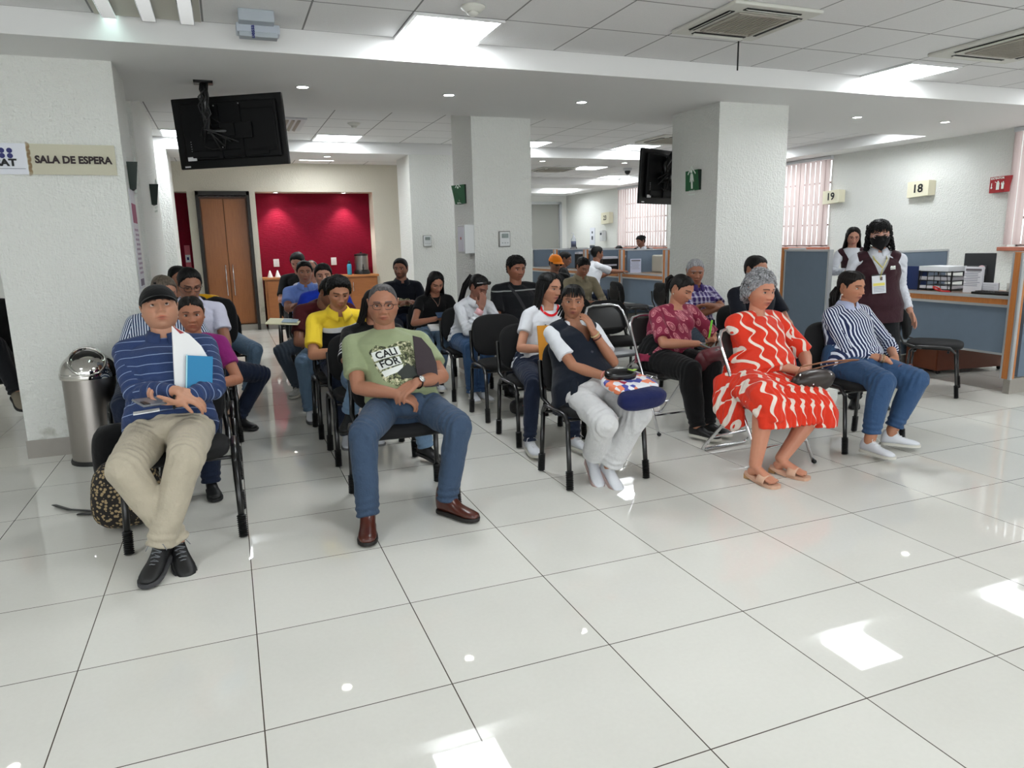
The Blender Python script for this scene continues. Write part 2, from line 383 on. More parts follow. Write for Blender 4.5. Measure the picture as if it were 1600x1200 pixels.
# ---------------------------------------------------------------- ceiling fittings
def light_panel(x, y, lab, g='square ceiling light panels'):
    t = thing('ceiling_light', (x, y, ZC), lab, 'ceiling light', g)
    MB().box((x, y, ZC-.006), (.565, .565, .008)).build('diffuser', M_LIGHT, t, False)
    m = MB()
    for s in (-1, 1): m.box((x+s*.295, y, ZC-.008), (.025, .61, .014)); m.box((x, y+s*.295, ZC-.008), (.565, .025, .014))
    m.build('frame', P('white_enamel', (.88, .88, .88), .4), t, False)
YL = 3.545
light_panel(2.17, YL, 'bright square ceiling light near the smoke detector in front of the beam')
light_panel(6.51, 3.60, 'bright square ceiling light beside the right air vent')
light_panel(2.17, 8.80, 'square ceiling light behind the hanging television')
light_panel(.31, 8.80, 'square ceiling light left of the hanging television')
light_panel(6.82, 8.80, 'square ceiling light above the rear right television')
light_panel(4.95, 8.80, 'square ceiling light just right of the middle column')
light_panel(9.1, 6.2, 'square ceiling light in the recess near the right wall')
LL = lambda x, y: ('square ceiling light panel at the far left of the front row' if x < -3 else 'square ceiling light panel at the far right of the front row') if y == 3.6 else ('ceiling light panel over the far counters' if y > 11.5 and x > 5 else 'ceiling light panel above the sideboard' if y == 11.2 else 'ceiling light panel over the left side aisle' if y > 8 and x < 0 else 'ceiling light panel over the rear counter' if y > 8 else 'unseen ceiling light panel added behind the photographer')
LAMPS = [(9.0, 3.6), (-3.4, 3.6), (2.17, .5), (6.51, .5), (-1.6, .5), (9.5, .5), (2.17, -3), (6.51, -3), (-2.5, -3), (2.17, -6), (6.51, -6), (-3.4, 8.8), (-3.4, 12.5), (9.2, 13.7), (7.6, 11.9), (9.2, 16.7), (7.6, 16.7), (9.1, 8.8), (2.2, 11.2)]
for x, y in LAMPS: light_panel(x, y, LL(x, y))  # panels behind the photographer are unseen, added to brighten the room
DLN = {-1.4: 'small downlight in the front beam left of the left column', 1.33: 'small downlight right of the hanging television', 2.57: 'small downlight in the front beam before the middle column', 3.87: 'small downlight between the middle and the broad column', 7.29: 'small downlight right of the broad column', 8.66: 'rightmost small downlight in the front beam', -1.5: 'small rear downlight behind the left columns', 2.13: 'small downlight in the rear beam above the maroon wall', 5.56: 'small downlight in the rear beam right of the middle column', 7.09: 'small downlight in the rear beam beside the right television', 1.55: 'left small downlight at the top of the maroon niche', 2.75: 'right small downlight at the top of the maroon niche'}
def downlight(x, y, z=ZB, lab='small round downlight recessed in the ceiling beam', em=M_SPOTE, g='small round downlights'):
    t = thing('downlight', (x, y, z), DLN.get(x, lab), 'downlight', g)
    MB().lathe((x, y, z), [(.05, 0), (.062, -.004), (.05, -.008), (.046, -.003)], 20).build('trim_ring', M_GREYW, t)
    MB().lathe((x, y, z), [(.001, -.004), (.045, -.004), (.045, -.001)], 16).build('lens', em, t)
for x in (-1.4, 1.33, 2.57, 3.87, 7.29, 8.66): downlight(x, 4.88)
for x in (-1.5, 2.13, 5.56, 7.09): downlight(x, 9.6, lab='small round downlight in the rear ceiling beam')
for x in (1.55, 2.75):
    downlight(x, YB+.2, 2.40, lab='small downlight at the top of the maroon niche')
    l = bpy.data.lights.new('niche_lamp', 'SPOT'); l.energy = 22; l.spot_size = 1.5; l.spot_blend = .7; l.shadow_soft_size = .04; l.color = (1, .95, .9)
    o = bpy.data.objects.new('niche_lamp', l); COL.objects.link(o); o.location = (x, YB+.2, 2.375)
# louvred troffer top left
t = thing('louvre_light', (.3, 3.53, ZC), 'ceiling light with mirrored louvre strips at the top left', 'ceiling light')
MB().box((.31, 3.53, ZC-.004), (.6, .6, .006)).build('tray', P('warm_tray', (.74, .73, .68), .5), t, False)
for x in (.09, .31, .53):
    m = MB(); m.box((x, 3.53, ZC-.009), (.075, .58, .004)); s = m.build('tube_lamp', P('lit_tube' if x < .2 else 'dim_tube', (1, 1, 1) if x < .2 else (.42, .42, .43), .4, emit=(.85, 1, .96), estr=2.6 if x < .2 else .0), t, False)
    m = MB()
    for k in range(15): m.box((x, 3.26+k*.039, ZC-.022), (.075, .004, .022), R=rotx(.35))
    for s in (-1, 1): m.box((x+s*.04, 3.53, ZC-.02), (.004, .58, .026))
    m.build('louvre', M_CHROME, t, False)
# air conditioning cassettes
def cassette(cx, cy, w, lab):
    t = thing('air_vent', (cx, cy, ZC), lab, 'air conditioner')
    h = w/2; z = ZC
    MB().box((cx, cy, z-.012), (w, w, .024), bev=.01).build('cover', P('ac_white', (.80, .80, .77), .5), t, False)
    m = MB()
    for k in range(4):
        R = rotz(k*math.pi/2); c = R@V(0, -h*.78, 0); m.box(V(cx, cy, z-.025)+c, (w*.62, .045, .006), R=R)
    m.build('outlet', M_DARK, t, False)
    m = MB()
    for k in range(4):
        R = rotz(k*math.pi/2); c = R@V(0, -h*.80, 0); m.box(V(cx, cy, z-.03)+c, (w*.6, .03, .004), R=R@rotx(.5))
    m.build('vane', P('ac_white', 0), t, False)
    m = MB(); m.box((cx, cy, z-.027), (w*.56, w*.56, .006)); m.build('grille', P('ac_grille', (.60, .58, .54), .7), t, False)
    m = MB()
    for k in range(14): m.box((cx-w*.27+k*w*.54/13, cy, z-.032), (.006, w*.55, .005))
    for s in (-1, 1): m.box((cx+s*w*.285, cy, z-.031), (.02, w*.59, .01)); m.box((cx, cy+s*w*.285, z-.031), (w*.59, .02, .01))
    m.build('grille_slats', P('ac_slat', (.66, .64, .60), .7), t, False)
    return t
t = cassette(4.02, 2.76, .70, 'square ceiling air conditioner with a dangling strip near the top right')
MB().box((4.22, 3.07, ZC-.14), (.012, .003, .2)).build('dangling_strip', M_DARK, t, False)
cassette(6.55, 2.60, .92, 'square ceiling air conditioner cut by the right picture edge')
cassette(6.9, 7.9, .80, 'square ceiling air conditioner behind the right television')
cassette(7.0, 12.3, .80, 'square ceiling air vent far back over the counters')
t = thing('ceiling_vent', (1.45, 7.8, ZC), 'slatted ceiling air vent right of the hanging television', 'air vent')
MB().box((1.38, 7.8, ZC-.008), (.5, .9, .016), bev=.004).build('vent_frame', M_GREYW, t, False)
m = MB(); 
for k in range(6): m.box((1.22+k*.065, 7.8, ZC-.018), (.035, .78, .012), R=roty(.4))
m.build('vent_slats', P('vent_slat', (.62, .60, .56), .5), t, False)
def smoke(x, y, lab):
    t = thing('smoke_detector', (x, y, ZC), lab, 'smoke detector')
    MB().lathe((x, y, ZC), [(.075, 0), (.078, -.008), (.07, -.016), (.05, -.028), (.045, -.034), (.001, -.034)], 24).build('base', P('smoke_white', (.83, .83, .80), .5), t)
    MB().lathe((x, y, ZC), [(.035, -.034), (.034, -.044), (.022, -.055), (.001, -.056)], 20).build('sensor_cap', P('smoke_white', 0), t)
smoke(2.18, 3.03, 'round white smoke detector on the ceiling at the top centre'); smoke(2.19, 7.55, 'round white smoke detector on the rear ceiling beside the light')
# grey box hanging at the front edge of the beam
t = thing('speaker_box', (.94, 3.6, ZC), 'pale grey box with a blue mark fixed below the ceiling at the top left', 'speaker')
MB().box((.93, 3.52, ZC-.035), (.21, .10, .07), bev=.006).build('mounting_block', P('box_grey', (.66, .69, .72), .45), t, False)
MB().box((.94, 3.62, ZC-.085), (.26, .12, .055), bev=.008).build('body', P('box_grey2', (.70, .73, .77), .4), t, False)
MB().box((.94, 3.60, ZC-.122), (.23, .085, .03), bev=.006).build('lower_face', P('box_grey', 0), t, False)
put_text('uessa', .035, (.905, 3.555, ZC-.11), (0, 0, 1), (-1, 0, 0), P('mark_blue', (.08, .12, .45), .5), t, .001)
# security camera dome
t = thing('dome_camera', (8.5, 11.9, ZC), 'small dark dome camera on the far ceiling', 'camera')
MB().lathe((8.5, 11.9, ZC), [(.09, 0), (.09, -.04), (.07, -.05)], 20).build('housing', M_GREYW, t)
MB().ell((8.5, 11.9, ZC-.06), (.06, .06, .07)).build('dome', M_BLACKP, t)

# ---------------------------------------------------------------- signs
M_INK = P('black_ink', (.03, .03, .04), .6); M_SIGNW = P('sign_white', (.86, .87, .90), .5)
t = thing('wall_sign', (-.45, 4.37, 2.07), 'long beige wall sign reading SALA DE ESPERA on the left column', 'sign')
MB().box((-.30, 4.377, 2.072), (.53, .012, .2)).build('panel', P('sign_beige', (.76, .745, .66), .55), t, False)
MB().box((-.70, 4.377, 2.072), (.27, .012, .2)).build('logo_panel', M_SIGNW, t, False)
X, Zv = V(1, 0, 0), V(0, 0, 1)
put_text('SALA DE ESPERA', .066, (-.290, 4.37, 2.068), X, Zv, P('dark_maroon_ink', (.13, .05, .07), .6), t, .0030, 'lettering', .002, .95)
put_text('SAT', .062, (-.69, 4.37, 2.045), X, Zv, M_INK, t, .003, 'logo_lettering', .002, 1.15)
m = MB()
for i in range(3):
    for j in range(2): m.lathe((-.75+i*.045, 4.369, 2.125-j*.034), [(.001, 0), (.017, 0), (.017, -.002)], 14, axis=rotx(math.pi/2)*1.0)
m.build('logo_dots', P('logo_blue', (.08, .10, .40), .5), t, False)
MB().box((-.69, 4.3695, 2.008), (.22, .002, .002)).build('logo_line', M_INK, t, False)
m = MB()
for k in range(9):
    for s in (0, 1, 2):
        a0 = (k % 2)*math.pi; r = .009+.006*s; cz = 1.985+k*.022; cx = -.552+(.012 if k % 2 else -.012)
        pts = [(cx+r*math.cos(q+a0-1.57), 4.3695, cz+r*math.sin(q+a0-1.57)) for q in np.linspace(0, math.pi, 7)]; m.tube(pts, .0013, 4, dome=False)
m.build('ornament', P('sign_gold', (.58, .45, .28), .6), t, False)
def arrow_sign(c, xv, lab, w=.15, h=.2, oL=.012, oR=.035, taper=.0):
    """green route sign: angled wedge standing off the wall; xv = horizontal direction on wall"""
    xv = nrm(xv); nv = np.cross(xv, V(0, 0, 1)); c = V(c)
    t = thing('exit_route_sign', c, lab, 'sign')
    q = [(-w/2, h/2, oL), (w/2, h/2, oR), (-w/2+taper*w, -h/2, oL*.6), (w/2-taper*w, -h/2, oR*.6)]
    v = [c+xv*x+V(0, 0, z)+nv*o for x, z, o in q]; b = [c+xv*x+V(0, 0, z)+nv*.001 for x, z, o in q]; v = [v[0], v[1], b[0], v[2], v[3], b[1], b[2], b[3]]
    m = MB(); m.add(v, [(0, 3, 4, 1)]); m.build('front_panel', P('sign_green', (.04, .36, .19), .5), t, False)
    m = MB(); m.add(v, [(0, 2, 6, 3), (1, 4, 7, 5), (0, 1, 5, 2), (3, 6, 7, 4)]); m.build('side_panel', P('sign_green_shaded', (.02, .12, .08), .5), t, False)  # sides get a darker green, their shade put into the colour
    xv2 = nrm(v[1]-v[0]); fm = P('sign_ink_white', (.92, .95, .92), .5); cc = (v[0]+v[1]+v[3]+v[4])/4; yv = nrm((v[0]-v[3])+(v[1]-v[4])); n2 = nrm(np.cross(xv2, yv))
    Rf = np.stack([xv2, yv, n2], 1); q = MB()
    def qb(x, y, a, b, rot=0): q.box(cc+Rf@V(x, y, .001), (a, b, .002), R=Rf@rotz(rot))
    s = w/.15
    qb(-.022*s, .058*s, .008*s, .065*s, -.85); qb(.022*s, .058*s, .008*s, .065*s, .85); qb(0, .02*s, .026*s, .04*s); qb(0, -.022*s, .018*s, .05*s); qb(-.017*s, .012*s, .006*s, .04*s, -.2); qb(.017*s, .012*s, .006*s, .04*s, .2)
    q.ell(cc+Rf@V(0, .05*s, .001), (.009*s, .009*s, .009*s), nu=8, nv=6); q.build('arrow_figure', fm, t, False)
    put_text('RUTA DE', .016*s, cc+Rf@V(0, -.062*s, .001), xv2, yv, fm, t, .0006); put_text('EVACUACION', .013*s, cc+Rf@V(0, -.080*s, .001), xv2, yv, fm, t, .0006)
    return t
arrow_sign((5.165, 4.90, 2.03), (0, -1, 0), 'green evacuation sign with white arrow on the broad right column', .26, .2, .012, .045)
arrow_sign((3.095, 6.2, 1.97), (0, -1, 0), 'green evacuation sign on the side of the middle column', .22, .2, .10, .02)
arrow_sign((.01, 4.68, 1.99), (0, 1, 0), 'green sign with shade-darkened sides sticking out from the side of the left column', .26, .19, .075, .01, .12)
arrow_sign((-.03, 6.9, 2.0), (0, 1, 0), 'green sign with shade-darkened sides sticking out from the second left column', .3, .2, .085, .01, .12)
t = thing('wall_poster', (.012, 4.62, 1.5), 'narrow white poster with pink blocks on the side of the left column', 'poster')
MB().box((.014, 4.62, 1.53), (.006, .32, .72)).build('sheet', P('poster_paper', (.80, .80, .82), .5), t, False)
m = MB(); m.box((.018, 4.62, 1.72), (.003, .24, .14)); m.build('heading_block', P('poster_pink', (.55, .22, .36), .6), t, False)
m = MB(); [m.box((.018, 4.62+.03*(k % 2), 1.60-k*.035), (.003, .2, .016)) for k in range(10)]; m.build('text_rows', P('poster_mauve', (.62, .55, .62), .6), t, False)
m = MB(); m.box((.018, 4.62, 1.215), (.003, .2, .05)); m.build('code_block', P('poster_grey', (.4, .36, .42), .6), t, False)
def number_sign(txt, y, z, lab, w=.36, h=.23):
    t = thing('number_sign', (10.06, y, z), lab, 'sign'); n = V(-1, 0, 0)
    v = [V(10.065, y+w/2, z+h/2), V(9.98, y+w/2-.04, z+h/2-.01), V(9.96, y-w/2, z+h/2), V(10.065, y-w/2-.03, z+h/2-.01)]
    v2 = [p+V(0, 0, -h)+V(0, 0, .01*k) for k, p in enumerate(v)]
    m = MB(); m.add(v+v2, [(0, 4, 5, 1), (1, 5, 6, 2), (2, 6, 7, 3), (0, 1, 2, 3), (4, 7, 6, 5), (0, 3, 7, 4)]); m.build('panel', P('sign_cream', (.88, .86, .76), .6), t, False)
    xv = nrm(v[2]-v[1]); c = (v[1]+v[2]+v2[1]+v2[2])/4
    put_text(txt, .16, c, xv, V(0, 0, 1), M_INK, t, .004, 'number', .004, 1.15)
number_sign('19', 7.90, 2.06, 'cream wall sign with the number 19 beside the blind', .40, .22); number_sign('18', 6.28, 2.07, 'cream wall sign with the number 18 in the middle of the right wall', .40, .23)
number_sign('23', 15.55, 2.0, 'cream wall sign with the number 23 far back on the right wall', .5, .30)
def ext_sign(y, z, lab, w=.30):
    t = thing('extinguisher_sign', (10.06, y, z), lab, 'sign')
    v = [V(10.065, y+w/2, z+.1), V(9.99, y+w/2-.02, z+.1), V(9.98, y-w/2+.07, z+.105), V(10.065, y-w/2, z+.11)]; v2 = [p-V(0, 0, .2) for p in v]; v2[3] = v2[3]+V(0, .03, 0)
    m = MB(); m.add(v+v2, [(0, 4, 5, 1), (1, 5, 6, 2), (2, 6, 7, 3), (0, 1, 2, 3), (4, 7, 6, 5)]); m.build('panel', P('sign_red', (.62, .05, .09), .5), t, False)
    c = (v[1]+v[2]+v2[1]+v2[2])/4; xv = nrm(v[2]-v[1]); wm = P('sign_ink_white', 0); k = w/.30
    put_text('EXTINTOR', .034*k, c+V(-.003, 0, .078), xv, V(0, 0, 1), wm, t, .001, 'lettering', .002, 1.1)
    q = MB(); R = np.stack([xv, np.cross(V(0, 0, 1), xv), V(0, 0, 1)], 1)
    def b(x, z2, a, h, r=0): q.box(c+xv*x+V(-.004, 0, z2), (a, .003, h), R=R@roty(r))
    b(.01, -.02, .04, .09); b(.01, .035, .02, .02); b(-.02, .03, .03, .006, .5); b(-.075, 0, .008, .045); b(-.075, -.035, .02, .02, .78); b(.075, -.025, .03, .07); b(.06, .01, .01, .03, .3); b(.085, .015, .01, .04, -.3); q.build('pictogram', wm, t, False)
ext_sign(5.08, 2.04, 'red fire extinguisher sign reading EXTINTOR at the right edge of the wall'); ext_sign(12.2, 2.0, 'small red fire extinguisher sign on the far right wall')
# wall devices
def thermostat(x, y, z, lab, s=1.0):
    t = thing('thermostat', (x, y, z), lab, 'thermostat')
    MB().box((x, y-.008, z), (.135*s, .016, .17*s), bev=.008).build('surround', P('thermo_frame', (.52, .52, .50), .5), t, False)
    MB().box((x, y-.02, z), (.115*s, .018, .15*s), bev=.006).build('casing', P('thermo_white', (.82, .83, .83), .4), t, False)
    MB().box((x, y-.031, z+.035*s), (.075*s, .003, .045*s)).build('display', P('lcd', (.42, .47, .45), .25), t, False)
    m = MB(); [m.box((x+(-.03+.03*k)*s, y-.031, z-.04*s), (.015*s, .003, .01*s)) for k in range(3)]; m.build('button', P('thermo_btn', (.6, .62, .62), .4), t, False)
thermostat(3.432, 5.86, 1.483, 'white thermostat on the front of the middle column'); thermostat(3.455, 9.16, 1.49, 'white thermostat on the column further back')
t = thing('wall_box', (3.095, 5.98, 1.35), 'tall white box with a red mark on the side of the middle column', 'dispenser')
MB().box((3.04, 5.98, 1.49), (.11, .24, .30), bev=.008).build('casing', P('thermo_white', 0), t, False)
MB().box((2.982, 5.98, 1.49), (.004, .2, .26)).build('front_label', P('label_pale', (.88, .88, .92), .5), t, False)
MB().lathe((2.979, 5.97, 1.50), [(.001, 0), (.016, 0), (.016, .002)], 12, axis=roty(-math.pi/2)).build('red_mark', P('sign_red', 0), t, False)
for x, lab in ((1.475, 'white light switch plate at the left of the large maroon panel'), (2.51, 'white socket plate at the right of the large maroon panel')):
    t = thing('switch_plate', (x, YB+.39, 1.16), lab, 'switch'); MB().box((x, YB+.393, 1.16), (.1, .014, .14), bev=.005).build('plate', P('thermo_white', 0), t, False); MB().box((x, YB+.384, 1.16), (.04, .008, .07)).build('toggle', M_GREYW, t, False)
MB().box((4.18, YB+.05, .95), (.06, .18, .05)).build('bracket', M_GREYW, None, False); COL.objects[-1]['kind'] = 'structure'; COL.objects[-1].name = 'trim_1'
t = thing('fire_extinguisher', (4.18, 12.02, .55), 'red fire extinguisher hanging behind the middle column', 'fire extinguisher')
MB().lathe((4.18, YB-.08, .55), [(.001, 0), (.07, 0), (.075, .02), (.075, .34), (.05, .40), (.02, .42), (.02, .45), (.001, .45)], 20).build('cylinder', P('ext_red', (.55, .03, .06), .3), t)
MB().tube([(4.18, YB-.12, 1.0), (4.25, YB-.12, 1.0), (4.28, YB-.12, .8)], .012, 8).build('hose', M_BLACKP, t)
t = thing('wall_notice', (-.1, YB+.38, 1.25), 'small pink and white notice on the maroon strip beside the door', 'notice')
MB().box((.0, YB+.392, 1.30), (.09, .01, .42), bev=.004).build('board', P('notice_pink', (.75, .36, .42), .5), t, False); MB().box((.0, YB+.385, 1.28), (.08, .006, .13)).build('white_panel', M_SIGNW, t, False); MB().box((.0, YB+.381, 1.28), (.035, .004, .05)).build('blue_mark', P('logo_blue', 0), t, False)
for (y, z, w, h, lab) in ((16.4, 1.55, .28, .45, 'small printed notice on the right wall beyond the counters'), ):
    t = thing('wall_notice', (10.06, y, z), lab, 'notice'); MB().box((10.06, y, z), (.01, w, h)).build('sheet', M_SIGNW, t, False); m = MB(); m.box((10.053, y, z-.3), (.006, w, .1)); m.box((10.053, y, z+.1), (.006, .06, .06)); m.box((10.053, y, z-.05), (.006, .08, .1)); m.build('marks', P('notice_ink', (.25, .28, .32), .6), t, False)
t = thing('soap_dispenser', (10.0, 15.3, 1.5), 'white dispenser on the right wall beneath the sign numbered 23', 'dispenser'); MB().box((10.0, 15.7, 1.55), (.12, .16, .28), bev=.02).build('casing', P('thermo_white', 0), t, False); MB().box((9.937, 15.7, 1.6), (.006, .08, .06)).build('window', P('notice_ink', 0), t, False)
t = thing('ribbon_decoration', (10.04, 12.45, 1.4), 'small blue and orange ribbon ornament on the far right wall', 'ornament')
m = MB(); m.box((10.05, 12.48, 1.33), (.01, .04, .16), R=rotx(.2)); m.box((10.05, 12.42, 1.33), (.01, .04, .16), R=rotx(-.2)); m.build('ribbon', P('rib_blue', (.3, .45, .65), .6), t, False)
m = MB(); m.box((10.05, 12.5, 1.45), (.012, .05, .06)); m.box((10.05, 12.4, 1.45), (.012, .05, .06)); m.build('bow', P('rib_or', (.75, .42, .3), .6), t, False)
# ---------------------------------------------------------------- televisions
def tv(c, w, h, yaw, roll, mount, lab, arm=True):
    """back of the set faces the camera (local -Y)"""
    R = rotz(yaw)@roty(roll)@rotx(.06); c = V(c)
    t = thing('hanging_television', c, lab, 'television', None)
    tp = P('tv_black', (.010, .011, .014), .4, 0, .3); tp2 = P('tv_back', (.008, .010, .016), .6, 0, .25)
    def bx(m, x, y, z, a, b, d, bev=.0): m.box(c+R@V(x, y, z), (a, b, d), R=R, bev=bev)
    m = MB(); bx(m, 0, 0, 0, w, .03, h, .008); m.build('casing', tp, t, False)
    m = MB(); bx(m, 0, .017, 0, w-.03, .004, h-.03); m.build('screen', P('tv_screen', (.01, .012, .015), .12), t, False)
    m = MB(); bx(m, w*.02, -.03, .01, w*.86, .035, h*.8, .012); m.build('rear_cover', tp2, t, False)
    m = MB(); bx(m, w*.28, -.052, .0, w*.3, .012, h*.6, .006); bx(m, 0, -.052, -h*.3, w*.7, .012, h*.1, .006); m.build('rear_ribs', tp2, t, False)
    m = MB(); bx(m, -w*.08, -.06, 0, .03, .02, h*.75); bx(m, w*.12, -.06, 0, .03, .02, h*.75); bx(m, w*.03, -.075, .0, w*.4, .02, .12, .004); bx(m, w*.02, -.09, .01, .12, .03, .1, .004); m.build('wall_bracket', tp2, t, False)
    m = MB()
    for (x, z) in ((-.08, .36), (.12, .37), (-.05, -.22), (.12, -.05)): m.ell(c+R@V(x*w/.9, -.07, z*h), (.006, .006, .006), nu=8, nv=6)
    for k in range(5): m.ell(c+R@V(-w*.35, -.05, -h*.12-k*.018), (.005, .004, .004), nu=8, nv=6)
    m.build('screw', P('screw_grey', (.6, .6, .6), .4, .5), t)
    m = MB(); bx(m, -w*.36, -.048, -h*.36, w*.08, .004, .03); bx(m, -w*.43, -.018, -h*.465, w*.05, .004, .012); m.build('sticker', P('sticker', (.8, .8, .8), .5), t, False)
    if arm:
        top = V(mount[0], mount[1], ZB); e = c+R@V(-w*.14, -.11, .0)
        m = MB(); m.box(top-V(0, 0, .006), (.14, .14, .012)); m.tube([top, top-V(0, 0, .2), e+V(-.01, 0, .12), e], [.028, .03, .03, .026], 12, dome=False); m.tube([e, c+R@V(0, -.08, 0)], .03, 10); m.build('mount_pole', M_BLACKM, t)
        m = MB(); q = random.Random(3)
        for k in range(7):
            a = top+V(q.uniform(-.04, .04), q.uniform(-.04, .0), -.01); pts = [a]
            for s in range(1, 7): pts.append(a*(1-s/7)+(e+V(-.02, -.02, -.05))*(s/7)+V(q.uniform(-.035, .035), -.03-q.random()*.02, 0))
            pts.append(c+R@V(q.uniform(-.38, .1)*w, -.07, q.uniform(-.3, -.02)*h)); m.tube(pts, .006, 6)
        m.tube([c+R@V(x*w, -.1, z*h) for x, z in ((-.12, .2), (-.02, .1), (0, -.1), (-.02, -.25), (-.14, -.24), (-.2, -.2))], .004, 6)
        m.build('cables', P('cable_black', (.035, .035, .038), .5), t)
    return t
tv((.752, 4.98, 2.375), .93, .545, -.48, -.022, (.58, 4.9), 'black television hanging from the beam near the left column, seen from behind')
tv((5.30, 5.66, 2.125), .95, .585, .42, 0, (5.50, 5.6), 'black flat television hanging behind the broad right column')

# ---------------------------------------------------------------- trash can
t = thing('trash_can', (-.34, 4.13, 0), 'round brushed steel trash can with domed push lid by the left column', 'trash can')
def m_steel():
    t_ = NT('brushed_steel'); p = t_.obj(); n = t_.noise(30, t_.scale(p, (1, 1, 30)), 3)
    t_.base(srgb((.62, .60, .58))); t_.b.inputs['Metallic'].default_value = 1; t_.set(t_.b.inputs['Roughness'], t_.math('MULTIPLY_ADD', n, .15, .24)); return t_.m
M_STEEL = m_steel(); tc = (-.34, 4.13, 0); r0 = .172
MB().lathe(tc, [(.001, .02), (r0-.006, .02), (r0-.006, .03), (r0-.008, .60), (r0-.012, .60), (.001, .6)], 48).build('barrel', M_STEEL, t, flat_angle=40)
MB().lathe(tc, [(.001, 0), (r0+.004, 0), (r0+.006, .012), (r0, .03), (.001, .03)], 40).build('base_ring', P('rubber_black', (.05, .05, .05), .6), t, flat_angle=40)
MB().lathe(tc, [(.001, .60), (r0+.005, .60), (r0+.007, .615), (r0+.005, .635), (r0-.002, .637), (.001, .637)], 48).build('rim', P('polished_steel', (.78, .77, .75), .08, 1), t, flat_angle=50)
# dome with tilted opening disc
m = MB(); prof = [(r0*math.cos(q), .637+.145*math.sin(q)) for q in np.linspace(0, 1.5, 14)]+[(.001, .782)]
m.lathe(tc, [(.001, .637)]+prof, 48); dm = m.build('dome_lid', P('polished_steel', 0), t, flat_angle=60)
fv = nrm(V(.15, -.80, .62)); c0 = V(tc)+V(0, 0, .637)+fv*.118; Rf = np.stack([nrm(np.cross(V(0, 0, 1), fv)), nrm(np.cross(fv, np.cross(V(0, 0, 1), fv))), fv], 1)
MB().lathe(c0, [(.098, .0), (.104, .022), (.112, .026), (.117, .016), (.115, -.012)], 40, axis=Rf).build('opening_rim', P('polished_steel', 0), t)
MB().lathe(c0, [(.001, .036), (.05, .033), (.085, .020), (.099, .004)], 40, axis=Rf).build('push_flap', P('flap_dark', (.07, .068, .065), .28, .15), t)

# ---------------------------------------------------------------- cabinet with coffee things at the back
t = thing('sideboard', (2.25, YB+.2, 0), 'long low brown wood sideboard under the maroon panel', 'cabinet')
MB().box((2.22, YB+.12, .49), (2.0, .46, .78)).build('body', M_CAB, t, False)
MB().box((2.22, YB+.11, .895), (2.06, .50, .035), bev=.005).build('top', m_wood('cab_top', (.62, .38, .20), (.80, .55, .32), 0), t, False)
MB().box((2.22, YB+.14, .05), (1.98, .44, .1)).build('plinth', M_BASEB, t, False)
for k in range(4):
    cx = 1.25+.2475+k*.488; dq = MB().box((cx, YB-.12, .48), (.478, .02, .74), bev=.004).build('door', M_CAB, t, False)
    hx = cx+(.2 if k % 2 == 0 else -.2); MB().tube([(hx, YB-.145, .62), (hx, YB-.155, .64), (hx, YB-.155, .76), (hx, YB-.145, .78)], .006, 6).build('handle', M_CHROME, dq)
ct = .9125
t = thing('coffee_urn', (2.98, YB+.12, ct), 'steel coffee urn on a black base at the right end of the sideboard', 'coffee urn')
MB().lathe((2.98, YB+.12, ct), [(.001, 0), (.15, 0), (.15, .05), (.13, .08), (.001, .08)], 28).build('base', M_BLACKP, t, flat_angle=40)
MB().lathe((2.98, YB+.12, ct), [(.001, .08), (.125, .08), (.125, .34), (.001, .34)], 28).build('tank', M_STEEL, t, flat_angle=40)
MB().lathe((2.98, YB+.12, ct), [(.128, .34), (.128, .365), (.06, .385), (.02, .39), (.02, .41), (.001, .41)], 28).build('lid', M_BLACKP, t, flat_angle=40)
m = MB(); m.tube([(2.98, YB-.0, ct+.13), (2.98, YB-.06, ct+.13), (2.98, YB-.06, ct+.09)], .014, 8); m.tube([(2.98, YB-.04, ct+.13), (2.98, YB-.04, ct+.18)], .008, 6); m.build('tap', M_BLACKP, t)
t = thing('water_bottle', (2.74, YB+.05, ct), 'sky blue drinking bottle beside the coffee urn', 'bottle')
MB().lathe((2.74, YB+.05, ct), [(.001, 0), (.04, 0), (.042, .02), (.042, .17), (.03, .2), (.001, .2)], 18).build('body', P('bottle_blue', (.25, .62, .75), .35), t)
MB().lathe((2.74, YB+.05, ct), [(.028, .2), (.028, .235), (.012, .24), (.012, .26), (.001, .26)], 14).build('cap', M_BLACKP, t)
for k, (x, lab) in enumerate(((1.33, 'left stack of white paper cones on the sideboard'), (1.46, 'right stack of white paper cones on the sideboard'))):
    t = MB().lathe((x, YB+.05, ct), [(.001, 0), (.05, 0), (.046, .01), (.014, .11), (.006, .125), (.001, .125)], 18).build('paper_cone_stack', P('paper_white', (.9, .9, .9), .7), None, origin=(x, YB+.05, ct)); tag(t, lab, 'paper cones')
t = MB().lathe((1.55, YB+.02, ct), [(.001, 0), (.09, 0), (.10, .008), (.09, .012), (.001, .008)], 24).build('paper_plate', P('paper_white', 0), None, origin=(1.55, YB+.02, ct)); tag(t, 'white plate lying right of the paper cones on the sideboard', 'plate')

